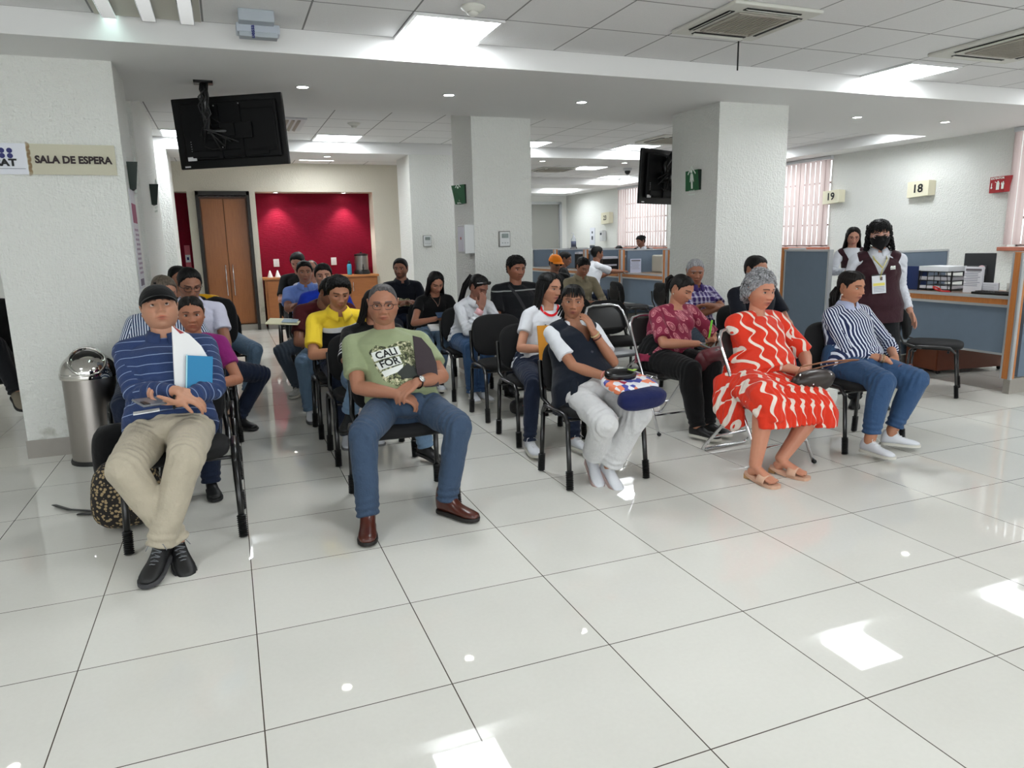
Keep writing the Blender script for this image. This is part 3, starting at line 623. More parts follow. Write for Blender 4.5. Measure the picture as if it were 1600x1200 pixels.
# ---------------------------------------------------------------- service counters (along x = 7.12)
CX = 7.12
def divider(y, x1, lab, wood_front=True, x0=CX):
    t = thing('divider_panel', (x0, y, 0), lab, 'partition')
    MB().box(((x0+x1)/2+.05, y, .70), (x1-x0-.1, .05, 1.10)).build('fabric_panel', M_BLUE, t, False)
    MB().box(((x0+x1)/2, y, .07), (x1-x0, .06, .14)).build('kick_plate', M_BASEB, t, False)
    m = MB(); m.box(((x0+x1)/2, y, 1.262), (x1-x0, .062, .02)); m.box((x0-.034, y-.036, .70), (.014, .016, 1.13)); m.box((x0-.034, y+.036, .70), (.014, .016, 1.13)); m.box((x1, y, .70), (.02, .062, 1.13))
    m.box((x0-.02, y-.042, .7), (.03, .012, 1.13)); m.box((x0-.02, y+.042, .7), (.03, .012, 1.13)); m.build('edge_trim', M_ALU, t, False)
    MB().box((x0, y, .705), (.075, .075, 1.13)).build('wood_post', M_STRIP, t, False)
    return t
def counter(y0, y1, lab, front=True):
    t = thing('service_counter', (CX+.3, (y0+y1)/2, 0), lab, 'counter'); cy = (y0+y1)/2; L = y1-y0-.09
    MB().box((CX+.36, cy, .855), (.76, L, .03)).build('worktop', P('laminate', (.52, .42, .33), .3), t, False)
    MB().box((CX-.012, cy, .828), (.02, L, .05)).build('wood_edge', M_STRIP, t, False)
    m = MB(); m.box((CX-.016, cy, .866), (.028, L, .026)); m.box((CX-.016, cy, .79), (.028, L, .022)); m.box((CX, cy, .355), (.03, L, .02)); m.build('edge_trim', M_ALU, t, False)
    MB().box((CX, cy, .57), (.024, L, .42)).build('front_panel', M_BLUE, t, False)
    m = MB()
    for y in (y0+.09, y1-.09): m.box((CX+.68, y, .42), (.05, .05, .84))
    m.build('leg', M_ALU, t, False); return t
divider(2.80, 8.6, 'slate blue divider panel with wood post at the right picture edge')
divider(4.20, 8.0, 'slate blue divider panel behind the standing woman with the face mask')
counter(2.80, 4.20, 'service counter with wood edge and papers beside the standing woman')
# side screen
t = thing('divider_panel', (CX, 5.32, 0), 'tall slate blue screen panel right of the broad column', 'partition')
MB().box((CX, 5.32, .72), (.045, .68, 1.1)).build('fabric_panel', M_BLUE, t, False); MB().box((CX, 5.32, .07), (.06, .74, .14)).build('kick_plate', M_BASEB, t, False)
m = MB(); m.box((CX, 5.32, 1.275), (.06, .74, .022)); m.box((CX, 4.965, .71), (.06, .025, 1.13)); m.box((CX, 5.665, .71), (.06, .02, 1.13)); m.box((CX, 5.32, .16), (.055, .7, .02)); m.build('edge_trim', M_ALU, t, False)
MB().box((CX, 5.72, .72), (.07, .07, 1.16)).build('wood_post', M_STRIP, t, False)
for i, y in enumerate((6.95, 8.33, 9.72, 11.1, 12.5, 13.9)):
    divider(y, 8.6, ['divider panel hidden behind the broad column', 'slate blue divider panel at the near end of the rear counters', 'slate blue divider panel with leaflet and papers on the rear counters', 'third slate blue divider panel of the rear counters', 'fourth slate blue divider panel of the rear counters', 'farthest slate blue divider panel of the rear counters'][i])
for i, y in enumerate((8.33, 9.72, 11.1, 12.5)):
    counter(y, y+1.38, ['rear service counter nearest the broad column with two visitor chairs', 'rear service counter where the man in the white shirt leans', 'third rear service counter behind the seated men', 'farthest rear service counter near the middle column'][i])
# back screens of the rear desks
for i, y in enumerate((9.02, 10.4)):
    t = thing('back_screen', (8.62, y, 0), 'low slate blue screen at the staff side of a rear desk, %s' % ('nearer' if i == 0 else 'farther'), 'partition')
    MB().box((8.64, y, .61), (.045, 1.2, 1.2)).build('fabric_panel', M_BLUE, t, False); MB().box((8.64, y, 1.21), (.055, 1.2, .02)).build('edge_trim', M_ALU, t, False)
# drawer pedestal
t = thing('drawer_pedestal', (7.85, 4.0, 0), 'brown wood drawer unit under the near counter', 'drawers'); R = rotz(-.12)
c = V(7.86, 3.86, 0)
MB().box(c+V(0, 0, .27), (.9, .42, .46), R=R, bev=.004).build('body', P('ped_wood', (.42, .20, .11), .4, var=.1), t, False)
MB().box(c+R@V(-.455, 0, .27), (.012, .40, .44), R=R).build('drawer_front', P('ped_wood2', (.47, .24, .13), .4, var=.1), t, False)
m = MB(); [m.ell(c+R@V(x, y, .02), (.022, .022, .022), nu=10, nv=8) for x in (-.4, .4) for y in (-.17, .17)]; m.build('caster', M_BLACKP, t)
# things on the near counter
def doc(name, c, size, R, mat, lab, cat, rows=0, head=None, bev=0):
    t = thing(name, c, lab, cat); MB().box(c, size, R=R, bev=bev).build('body', mat, t, False)
    if rows:
        m = MB(); w_, h_ = size[0], size[2]
        for k in range(rows): m.box(V(c)+R@V((-.02 if k % 3 else 0), -size[1]/2-.001, h_*.30-k*h_*.6/rows), (w_*.75, .002, h_*.022), R=R)
        m.build('printed_rows', P('print_grey', (.55, .56, .60), .6), t, False)
    if head: MB().box(V(c)+R@V(0, -size[1]/2-.001, size[2]*.38), (size[0]*.85, .002, size[2]*.09), R=R).build('printed_heading', head, t, False)
    return t
WT = .87; Rx = rotz(-math.pi/2+.15)
t = thing('computer_monitor', (7.75, 3.62, WT), 'dark grey back of a computer monitor with round stickers on the near counter', 'monitor')
R = rotz(-math.pi/2+.5)
c = V(7.72, 3.60, 1.07); MB().box(c, (.27, .05, .34), R=R, bev=.006).build('casing', P('monitor_back', (.15, .16, .17), .5), t, False)
MB().box(c+R@V(-.03, -.05, .0), (.2, .06, .1), R=R, bev=.01).build('rear_bulge', P('monitor_bulge', (.20, .21, .22), .5), t, False)
m = MB(); m.box((7.74, 3.6, .885), (.2, .2, .025), R=R, bev=.005); m.box((7.74, 3.6, .92), (.04, .04, .08)); m.build('stand', M_BLACKP, t, False)
m = MB(); 
for (x, z) in ((.03, .02), (.02, -.06)): m.lathe(c+R@V(x, -.082, z), [(.001, .0), (.032, 0), (.032, .003)], 16, axis=R@rotx(math.pi/2))
m.build('round_sticker', P('pink_white', (.9, .78, .80), .5), t, False)
put_text('N', .05, c+R@V(.02, -.088, -.06), R@V(1, 0, 0), V(0, 0, 1), M_INK, t, .002); put_text('n', .04, c+R@V(.03, -.088, .02), R@V(1, 0, 0), V(0, 0, 1), P('rose_ink', (.7, .2, .3), .5), t, .002)
doc('leaflet_holder', (7.38, 3.40, WT+.125), (.17, .03, .25), Rx, P('leaflet', (.86, .86, .88), .5), 'upright white leaflet with grey print on the near counter', 'leaflet', 9, P('leaflet_head', (.42, .40, .42), .5))
doc('round_badge_card', (7.42, 3.26, WT+.05), (.16, .02, .1), Rx, P('card_white', (.9, .9, .92), .5), 'small white card standing right of the upright leaflet', 'card', 3)
t = thing('paper_tray', (7.5, 3.86, WT), 'black mesh paper tray stacked with papers on the near counter', 'paper tray')
m = MB(); Rt = rotz(.1)
for z in (.015, .10, .19): m.box(V(7.5, 3.80, WT+z), (.34, .36, .008), R=Rt)
for x in (-.16, .16):
    for y in (-.17, .17): m.box(V(7.5, 3.80, WT+.10)+Rt@V(x, y, 0), (.012, .012, .2), R=Rt)
for k in range(5): m.tube([V(7.32, 3.62+.08*k, WT+.02), V(7.33, 3.65+.07*k, WT+.19)], .004, 5)
m.build('tray_frame', M_BLACKP, t, False)
for k, (z, n) in enumerate(((.02, .03), (.105, .035), (.195, .05))):
    p = MB().box((7.49, 3.79+.01*k, WT+z+n/2), (.31, .33, n), R=rotz(.1-.04*k), bev=.003).build('paper_stack', P('paper_pile_%d' % k, [(.80, .80, .82), (.70, .70, .72), (.86, .87, .88)][k], .7), t, False)
doc('folder', (7.36, 4.02, WT+.12), (.03, .24, .24), Rt, P('folder_navy', (.12, .2, .38), .5), 'dark blue folder standing at the left of the paper tray', 'folder')
t = thing('keyboard', (7.35, 3.08, WT), 'black keyboard at the edge of the near counter', 'keyboard'); MB().box((7.3, 3.08, WT+.014), (.15, .44, .02), R=rotz(.04), bev=.004).build('base', M_BLACKP, t, False)
m = MB(); [m.box((7.255+i*.024, 2.89+j*.027, WT+.028), (.018, .021, .008)) for i in range(5) for j in range(15)]; s = m.build('keys', P('keys', (.08, .08, .085), .5), t, False); s['kind'] = 'stuff'
t = thing('red_scissors', (7.22, 3.62, WT), 'red handled scissors lying beside the paper tray', 'scissors')
m = MB(); m.tube([V(7.2, 3.64, WT+.012)+V(.03*math.cos(a), .04*math.sin(a), .02+.02*math.sin(a)) for a in np.linspace(0, 6.28, 14)], .007, 6); m.tube([V(7.2, 3.55, WT+.012)+V(.03*math.cos(a), .04*math.sin(a), 0) for a in np.linspace(0, 6.28, 14)], .007, 6); m.build('handles', P('scissor_red', (.7, .1, .1), .4), t)
MB().box((7.22, 3.47, WT+.008), (.02, .12, .006)).build('blades', M_CHROME, t, False)
t = thing('bottle_with_pompom', (7.3, 2.90, WT), 'clear pump bottle with a pink pompom beside the right post', 'bottle')
MB().lathe((7.3, 2.90, WT), [(.001, 0), (.032, 0), (.034, .08), (.03, .16), (.012, .19), (.012, .24), (.001, .24)], 16).build('bottle', P('clear_plastic', (.85, .84, .80), .15, alpha=.55), t)
MB().ell((7.26, 2.92, WT+.16), (.04, .04, .04)).build('pompom', P('pompom_pink', (.95, .30, .52), .9, nz=1, nscale=300), t)
m = MB(); m.tube([(7.3, 2.90, WT+.24), (7.3, 2.90, WT+.31)], .006, 6); m.ell((7.3, 2.89, WT+.315), (.014, .02, .014)); m.build('pump_head', M_BLACKP, t)
t = thing('glass_jar', (7.33, 2.99, WT), 'small glass of pens next to the pink pompom bottle', 'jar'); MB().lathe((7.33, 3.0, WT), [(.001, 0), (.03, 0), (.034, .11), (.03, .11), (.026, .01), (.001, .01)], 16).build('glass', P('clear_plastic', 0), t)
m = MB(); m.tube([(7.33, 3.0, WT+.01), (7.36, 3.02, WT+.17)], .005, 6); m.tube([(7.33, 3.0, WT+.01), (7.31, 2.98, WT+.16)], .005, 6); m.build('pens', P('pens', (.3, .2, .2), .5), t)
# office chairs behind counters
def office_chair(x, y, rz, lab):
    t = thing('office_chair', (x, y, 0), lab, 'office chair', None); R = rotz(rz); c = V(x, y, 0)
    m = MB()
    for k in range(5):
        a = k*2*math.pi/5; e = c+V(.27*math.cos(a), .27*math.sin(a), .07); m.tube([c+V(0, 0, .11), e], [.022, .016], 8)
    m.tube([c+V(0, 0, .1), c+V(0, 0, .45)], .025, 10); m.build('base', M_BLACKP, t)
    m = MB(); [m.ell(c+V(.28*math.cos(k*2*math.pi/5), .28*math.sin(k*2*math.pi/5), .03), (.03, .03, .03), nu=10, nv=8) for k in range(5)]; m.build('casters', M_BLACKP, t)
    MB().box(c+V(0, 0, .48), (.48, .46, .08), R=R, bev=.035).build('seat', M_PAD, t)
    MB().box(c+R@V(0, .24, .82), (.46, .07, .52), R=R@rotx(-.12), bev=.03).build('backrest', M_PAD, t)
    m = MB(); m.tube([c+R@V(0, .1, .46), c+R@V(0, .28, .5), c+R@V(0, .28, .7)], .02, 8); m.build('back_bar', M_BLACKP, t)
M_PAD = P('black_fabric', (.030, .030, .036), .88, nz=.4, nscale=700)
office_chair(7.95, 2.55, -1.2, 'black office chair beyond the right post')
office_chair(8.45, 5.75, -1.0, 'black office chair of the staff woman at the desk')
# rear counter clutter
doc('leaflet', (7.30, 9.55, .79+.20), (.19, .02, .24), rotz(-.3), P('leaflet2', (.72, .74, .82), .5), 'printed leaflet standing against the rear divider', 'leaflet', 7, P('leaflet_head', 0))
t = thing('paper_tray', (7.85, 9.45, .87), 'white machine with stacked papers on the rear counter', 'paper tray'); MB().box((7.85, 9.35, .87+.15), (.5, .34, .30), bev=.03).build('casing', P('machine', (.62, .60, .55), .5), t, False); MB().box((7.80, 9.16, .87+.14), (.36, .06, .22)).build('paper_stack', P('paper_pile_x', (.74, .74, .78), .7), t, False); MB().box((7.98, 9.10, .9), (.1, .1, .06), bev=.02).build('telephone', M_BLACKP, t, False)
t = thing('sanitiser_bottle', (7.45, 12.5, 1.27), 'tall clear sanitiser bottle on top of the rear divider', 'bottle'); MB().lathe((7.55, 12.5, 1.272), [(.001, 0), (.055, 0), (.055, .2), (.02, .25), (.02, .28), (.001, .28)], 18).build('bottle', P('clear_plastic2', (.82, .84, .86), .1, alpha=.7), t); MB().lathe((7.55, 12.5, 1.272), [(.057, .04), (.057, .16)], 18).build('bottle_label', P('label_dark', (.3, .33, .42), .5), t); MB().tube([(7.55, 12.5, 1.55), (7.55, 12.5, 1.6), (7.5, 12.5, 1.6)], .01, 6).build('pump', M_GREYW, t)
for i, (x, y, z, s, lab) in enumerate(((7.5, 10.9, .87, (.35, .25, .22), 'stack of trays and papers behind the man in the white shirt'), (7.75, 10.3, .87, (.3, .3, .25), 'grey paper shelf to the right of the man in the white shirt'), (7.55, 12.1, .87, (.25, .2, .3), 'dark computer monitor on the third rear counter'))):
    t = thing(['paper_tray', 'paper_shelf', 'computer_monitor'][i], (x, y, z), lab, ['paper tray', 'paper shelf', 'monitor'][i]); m = MB()
    MB().box((x, y, z+s[2]/2), s, bev=.01).build('body', [M_BLACKP, P('shelf_grey', (.45, .47, .5), .5), M_BLACKP][i], t, False)
    m.box((x-.02, y-.02, z+s[2]+.02), (s[0]*.9, s[1]*.9, .04)); m.box((x-.03, y-s[1]/2-.01, z+s[2]*.45), (s[0]*.8, .02, .03)); m.build('papers', P('paper_pile_x', 0), t, False)
t = thing('carrier_bag', (7.3, 13.0, .87), 'white carrier bag with black marks on the far counter', 'bag'); m = MB(); m.rings([np.stack([7.3+.10*np.cos(a)*k, 13.0+.06*np.sin(a)*k, np.full(12, z)], 1) for k, z in ((1, .88), (1.1, 1.0), (.8, 1.12), (.4, 1.18)) for a in [np.arange(12)/12*6.283]]); m.build('bag', P('bag_white', (.85, .85, .85), .5), t); m = MB(); m.tube([(7.25, 12.98, 1.16), (7.3, 12.98, 1.27), (7.35, 12.98, 1.16)], .006, 6); m.build('handle', M_INK, t)

# ---------------------------------------------------------------- visitor chairs
M_RUB = P('ribbed_rubber', (.035, .035, .035), .5)
def make_chair():
    t = thing('visitor_chair', (0, 0, 0), '', 'chair', 'black fabric visitor chairs')
    # local: faces -Y, front legs at y=-.22, rear at y=.22, width .5
    def pad(w, d, th, cz, cy, tilt, n=9):
        rg = []; 
        return
    # seat: superellipse rings
    def supad(c, w, h, th, R, curve=0.0, p=3.2):
        rg = []; a = np.arange(40)/40*2*math.pi; ca, sa = np.cos(a), np.sin(a)
        sx = np.sign(ca)*np.abs(ca)**(2/p); sz = np.sign(sa)*np.abs(sa)**(2/p)
        for k, off in ((.02, -1), (.9, -1), (.975, -.7), (1, -.2), (1, .2), (.975, .7), (.9, 1), (.5, 1.12), (.02, 1.15)):
            x = sx*w/2*k; z = sz*h/2*k; y = np.full(40, off*th/2)-curve*(x/(w/2))**2
            rg.append(np.stack([x, y, z], 1)@R.T+V(c))
        m = MB(); m.rings(rg); return m
    supad((0, .0, .445), .47, .46, .055, rotx(-math.pi/2)).build('seat', M_PAD, t)
    supad((0, .262, .66), .46, .36, .045, rotx(-.14), .03).build('backrest', M_PAD, t)
    m = MB(); m.tube([(0, .285, .52), (0, .285, .8)], .001, 4); 
    fr = MB()
    for s in (-1, 1):
        x = s*.255
        fr.tube([(x, -.175, .40), (x, -.13, .445), (x, -.05, .45), (x, .10, .45), (x, .15, .44), (x, .18, .40)], (.016, .011), 10)
        fr.tube([(x*.9, .10, .43), (x*.9, .24, .47), (x*.86, .285, .56), (x*.86, .30, .70)], (.016, .009), 8)
    fr.tube([(-.25, -.12, .405), (.25, -.12, .405)], .01, 8); fr.tube([(-.25, .14, .405), (.25, .14, .405)], .01, 8)
    fr.build('side_frame', M_BLACKM, t)
    for s in (-1, 1):
        for (y, ye) in ((-.175, -.215), (.18, .205)):
            a = V(s*.255, y, .40); b = V(s*.262, ye, 0.004)
            lg = MB(); lg.tube([a, b], [(.016, .011)]*2, 10, dome=False); lg = lg.build('leg', M_BLACKM, t)
            mm = MB(); d = nrm(b-a); L = .115
            pts, rr = [], []
            for k in range(23): pts.append(b-d*(L-k*L/22)); rr.append((.0255, .0215) if k % 2 else (.0185, .0145))
            mm.tube(pts, rr, 12, dome=False); mm.build('rubber_sleeve', M_RUB, lg, flat_angle=30)
    bm_ = MB(); bm_.rings([np.stack([.19*np.cos(a)*k, np.full(24, .292+.02*(z-.66)/.2), .66+.15*np.sin(a)*k], 1) for k, z in ((1, .66), (.95, .67)) for a in [np.arange(24)/24*6.283]]); bm_.build('back_cover', M_BLACKP, t)
    return t
CH0 = make_chair(); CHUSED = [False]
def chair(x, yf, lab, rz=0.0):
    """x centre, yf = y of the front legs"""
    loc = (x, yf+.215, 0)
    if not CHUSED[0]:
        CHUSED[0] = True; CH0.location = loc; CH0.rotation_euler = (0, 0, rz); CH0['label'] = lab; return CH0
    return copy_tree(CH0, loc, rz, lab)
M_VINYL = P('dark_vinyl', (.05, .045, .045), .45); M_VING = P('grey_vinyl', (.30, .31, .33), .35)
def make_folding(seatm):
    t = thing('folding_chair', (0, 0, 0), '', 'folding chair')
    r = .012
    for s in (-1, 1):
        pass
    m = MB() # front legs + back hoop : one inverted U from rear top to front feet
    hoop = [(-.23, -.27, .01), (-.225, -.05, .42), (-.215, .13, .74), (-.205, .165, .80), (-.17, .19, .845), (-.10, .2, .86), (.10, .2, .86), (.17, .19, .845), (.205, .165, .80), (.215, .13, .74), (.225, -.05, .42), (.23, -.27, .01)]
    m.tube(hoop, r, 10, dome=False); m.build('front_leg_hoop', M_CHROME, t)
    m = MB(); m.tube([(-.20, -.15, .43), (-.205, .05, .30), (-.21, .26, .06), (-.205, .29, .025), (-.17, .30, .014), (.17, .30, .014), (.205, .29, .025), (.21, .26, .06), (.205, .05, .30), (.20, -.15, .43)], r, 10, dome=False); m.build('rear_leg_hoop', M_CHROME, t)
    m = MB(); m.tube([(-.228, -.2, .14), (.228, -.2, .14)], .009, 8); m.tube([(-.21, .2, .13), (.21, .2, .13)], .009, 8); m.build('cross_bar', M_CHROME, t)
    MB().box((0, 0, .44), (.40, .38, .03), bev=.014).build('seat', seatm, t)
    [MB().tube([(s*.20, -.19, .43), (s*.205, .19, .43)], .01, 8).build('seat_rail', M_CHROME, t) for s in (-1, 1)]
    rg = []; 
    MB().box((0, .165, .74), (.385, .028, .21), R=rotx(-.45), bev=.012).build('backrest', M_VINYL, t)
    [MB().ell((s*.23, -.272, .014), (.016, .018, .014), nu=10, nv=6).build('rubber_foot', M_RUB, t) for s in (-1, 1)]
    return t
# ---------------------------------------------------------------- people
def G(x, z, cx, cz, sx, sz): return np.exp(-((x-cx)/sx)**2-((z-cz)/sz)**2)
def head_grid(nu=88, nv=72, face=True, fat=1.0, fem=False, age=0, jaw=1.0):
    u = np.linspace(0, 2*math.pi, nu, endpoint=False); u = u-.42*np.sin(u)     # denser at the front (u=0)
    v = np.linspace(.06, math.pi-.06, nv)
    U, W = np.meshgrid(u, v); z0 = np.cos(W)
    p = np.where(z0 < 0, 2.35, 2.55); rr = (1-np.abs(z0)**p)**(1/p)
    x = .0755*rr*np.sin(U); y = -.094*rr*np.cos(U); z = np.where(z0 < 0, .120, .110)*z0
    front = np.clip(np.cos(U), 0, 1)
    low = np.clip((-z-.012)/.1, 0, 1)
    x = x*(1-(.36 if fem else .30)*low**1.25/jaw*(1-.25*(1-front)))
    x = x*(1+(fat-1)*(.55+.35*np.clip(-z/.08+.4, 0, 1)))
    back = np.clip(-np.cos(U), 0, 1)
    y = y+back*(.016*np.clip(z/.1+.7, 0, 1)-.055*low)           # occiput / nape
    y = y+front*low*(.004)
    y = y+front*np.clip((z-.05)/.07, 0, 1)*.012                 # forehead rounds back
    col = None
    if face:
        f = (np.cos(U) > .1); d = np.zeros_like(x)
        zr = np.clip((.024-z)/.055, 0, 1.0)
        ridge = np.where((z < .03) & (z > -.034), (.005+.0125*zr)*np.exp(-(x/(.0085+.006*zr))**2), 0)
        ridge = ridge*np.clip((z+.043)/.010, 0, 1); d += ridge
        d += .0085*G(x, z, 0, -.029, .0125, .0100)
        for s in (-1, 1):
            d += .0115*G(x, z, s*.0150, -.0335, .0078, .0072)
            d += .0075*G(x, z, s*.029, .028, .021, .0080)          # brow
            d -= .0135*G(x, z, s*.030, .005, .0180, .0125)         # socket
            d += .0055*G(x, z, s*.046, -.020, .019, .017)*fat      # cheek
            d -= .0034*G(x, z, s*(.022+.35*np.clip(-z-.03, 0, .04)), -.048, .005, .018)*(1+.8*age)   # fold
            d += (.003 if age else .0)*G(x, z, s*.030, -.010, .014, .004)
        d += .0075*G(x, z, 0, -.0570, .0185, .0045)+.0085*G(x, z, 0, -.0690, .0165, .0055)-.0035*G(x, z, 0, -.0628, .021, .0018)
        d += .0045*G(x, z, 0, -.062, .03, .017)
        d += .0085*G(x, z, 0, -.100, .022, .014)-.002*G(x, z, 0, -.082, .02, .005)
        y = y-d*f*np.clip(front*1.6, 0, 1)
    return x, y, z, U
def face_colors(x, y, z, U, skin, brow, lip, beard=0.0, female=False, brow_w=1.0):
    s = np.array(srgb(skin)); c = np.ones(x.shape+(3,))*s
    front = (np.cos(U) > .15)
    def blend(m, col): 
        nonlocal c
        m = np.clip(m*front, 0, 1)[..., None]; c = c*(1-m)+np.array(srgb(col))*m
    red = tuple(np.clip(np.array(skin)*np.array((1.03, .90, .87)), 0, 1))
    blend(.35*(G(x, z, -.044, -.022, .02, .016)+G(x, z, .044, -.022, .02, .016)+G(x, z, 0, -.03, .014, .012)), red)
    if beard: blend(beard*np.clip(G(x, z, 0, -.088, .05, .028)+G(x, z, 0, -.0485, .024, .005)*1.1+G(x, z, -.05, -.06, .02, .04)+G(x, z, .05, -.06, .02, .04), 0, 1)*(1-.9*G(x, z, 0, -.0625, .02, .009)), brow)
    blend(1.05*(G(x, z, 0, -.0575, .0215, .0050)+G(x, z, 0, -.0685, .0185, .0062)), lip)
    blend(1.0*G(x, z, 0, -.0630, .0225, .0021), tuple(np.array(lip)*.40))
    for k in (-1, 1):
        zb = .0285-.14*np.abs(np.abs(x)-.030)+.0; m = np.clip(1.5-np.abs(z-zb)/(.0036*brow_w), 0, 1)*(np.abs(x) > .012)*(np.abs(x) < .052); blend(m*.8, brow)
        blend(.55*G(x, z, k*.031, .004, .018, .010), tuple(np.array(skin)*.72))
    return c
def add_head(mb, R, C, sc, P_):
    nu, nv = (104, 92) if P_['q'] else (64, 56)
    x, y, z, U = head_grid(nu, nv, True, P_['fat'], P_['fem'], P_['age'], P_['jaw'])
    c = face_colors(x, y, z, U, P_['skin'], P_['brow'], P_['lip'], P_['beard'], P_['fem'], P_['brow_w'])
    vs = np.stack([x, y, z], -1)
    T = lambda q: (np.asarray(q)*sc)@R.T+C
    mb.rings([T(r) for r in vs], True, np.concatenate([c.reshape(-1, 3), c[0].mean(0)[None], c[-1].mean(0)[None]]))
    sk = srgb(P_['skin']); skd = srgb(tuple(np.array(P_['skin'])*.93))
    for s in (-1, 1):      # ears
        e = MB(); pts = [V(s*(.0735+.006*math.sin(a)), .012+.016*math.cos(a)*1.0+.004, .006+.027*math.sin(a)) for a in np.linspace(-1.9, 3.6, 14)]
        e.tube(pts, .0048, 7); e.ell((s*.0725, .014, .004), (.005, .015, .025), nu=12, nv=8); e.ell((s*.075, .006, -.020), (.005, .008, .009), nu=10, nv=8)
        v, f, _ = e.arr(); v[:, 0] *= (1+(P_['fat']-1)*.6); mb.add(T(v), f, skd)
    # eyes
    g = P_['gaze']; ez = .0055
    for s in (-1, 1):
        c0 = V(s*.0308, -.0660, ez); r = .0138
        gd = nrm(V(math.sin(g[0]), -math.cos(g[0]), math.sin(g[1])))
        nu2, nv2 = (28, 20) if P_['q'] else (14, 10)
        e = MB(); e.ell((0, 0, 0), (r, r, r), R=rotx(math.pi/2), nu=nu2, nv=nv2); v, f, _ = e.arr()
        dt = (v/r)@gd; col = np.where(dt[:, None] > .87, np.array(srgb((.07, .04, .03))), np.array(srgb((.80, .77, .74))))
        col = np.where(dt[:, None] > .94, .003, col); mb.add(T(v+c0), f, col)
        # lids : patches on slightly larger sphere
        def lid(a0, a1, lash):
            n, m = 14, 6; rg = []
            for i in range(m):
                a = a0+(a1-a0)*i/(m-1); b = np.linspace(-1.35, 1.35, n)
                yy = -np.cos(b)*math.cos(a); zz = np.cos(b)*math.sin(a); xx = np.sin(b); rg.append(np.stack([xx, yy, zz], 1)*(r*1.09))
            for i in (0,): pass
            vv = np.concatenate(rg); ff = [(i*n+j, i*n+j+1, (i+1)*n+j+1, (i+1)*n+j) for i in range(m-1) for j in range(n-1)]
            col = np.ones((len(vv), 3))*np.array(sk)*.86
            if lash: col[-2*n:] = srgb((.06, .04, .035))
            mb.add(T(vv+c0), ff, col)
        lid(1.5, P_['lid'], True); lid(-1.5, -.42, False)
def hair_cap(R, C, sc, P_, style):
    nu, nv = (120, 90) if P_['q'] else (72, 54)
    x, y, z, U = head_grid(nu, nv, False, 1.0)
    A = np.abs((U+math.pi) % (2*math.pi)-math.pi)   # 0 front .. pi back
    hl = style.get('line', ((0, .072), (.5, .070), (.9, .052), (1.2, .030), (1.36, -.008), (1.46, .022), (1.80, .028), (1.98, -.01), (2.15, -.045), (3.15, -.075)))
    zl = np.interp(A, [q[0] for q in hl], [q[1] for q in hl])
    sgn = np.where(((U+math.pi) % (2*math.pi)-math.pi) < 0, -1, 1)
    nz = .0012*np.sin(9*U+3)+.0012*np.sin(23*U)
    m = np.clip((z-zl+nz)/style.get('soft', .014), -1, 1)
    th = style.get('th', .013)
    top = np.clip(z/.12, 0, 1)
    t = np.where(m > 0, .0015+th*(m**.6)*(.6+.6*top*style.get('top', 1.0)), m*.026)
    if style.get('bald'): t = t-np.clip((z-.075)/.03, 0, 1)*th*1.3*np.clip(np.cos(U)+.75, 0, 1)
    n = np.stack([x/.0755**2, y/.095**2, z/.12**2], -1); n = n/np.linalg.norm(n, axis=-1, keepdims=True)
    st = style.get('strand', .0016); part = style.get('part')
    fl = np.sin(U*57+z*60)*.5+np.sin(U*31-z*90)*.5
    t = t+np.where(m > 0, st*fl, 0)
    if style.get('lump'):
        k = style['lump']; q = np.sin(x*190+2)*np.sin(y*170+1)*np.sin(z*180)+.6*np.sin(x*330)*np.sin(z*310+y*200); t = t+np.where(m > .2, k*q, 0)
    if part is not None:
        t = t-np.where((np.abs(x-part) < .004) & (z > .04), .006, 0)
        t = t+np.where(z > .06, .004*np.clip(np.abs(x-part)/.03, 0, 1), 0)
    pos = np.stack([x, y, z], -1)+n*t[..., None]
    if style.get('quiff'): pos[..., 2] += style['quiff']*np.clip((z-.05)/.05, 0, 1)*np.clip(np.cos(U)+.3, 0, 1); pos[..., 1] -= .006*np.clip((z-.05)/.05, 0, 1)*np.clip(np.cos(U), 0, 1)
    mb = MB(); mb.rings([(r*sc)@R.T+C for r in pos], True); return mb
def lock(mb, pts, r0, r1, R, C, sc, n=7):
    pts = [V(p) for p in pts]; k = len(pts); mb.tube([(p*sc)@R.T+C for p in pts], [(r0+(r1-r0)*i/(k-1))*sc for i in range(k)], n)
def hair_mat(name, c):
    if 'hair_'+name in MATS: return MATS['hair_'+name]
    t = NT('hair_'+name); p = t.obj(); n = t.noise(90, t.scale(p, (1, 1, .25)), 3, .6); c = srgb(c)
    n = t.math('MULTIPLY_ADD', t.math('SUBTRACT', n, .5), 2.6, .5); t.base(t.mix(n, tuple(q*.45 for q in c), tuple(min(1, q*1.5) for q in c))); t.b.inputs['Roughness'].default_value = .5; t.b.inputs['Specular IOR Level'].default_value = .22
    t.bump(t.noise(240, t.scale(p, (1, 1, .2)), 2), .5, .003); MATS['hair_'+name] = t.m; return t.m
def skin_mat():
    t = NT('skin'); a = t.n('ShaderNodeAttribute'); a.attribute_name = 'Col'; n = t.noise(45, t.obj(), 3); n2 = t.noise(420, t.obj(), 2)
    c = t.mix(t.math('MULTIPLY', n, .22), a.outputs[0], t.mix(1.0, (0, 0, 0), srgb((.62, .36, .27))))
    t.base(c); b = t.b; b.inputs['Roughness'].default_value = .47; b.inputs['Subsurface Weight'].default_value = .10; b.inputs['Subsurface Radius'].default_value = (.9, .3, .15); b.inputs['Subsurface Scale'].default_value = .008; b.inputs['Specular IOR Level'].default_value = .4
    t.bump(n2, .12, .0015); return t.m
M_SKIN = skin_mat()
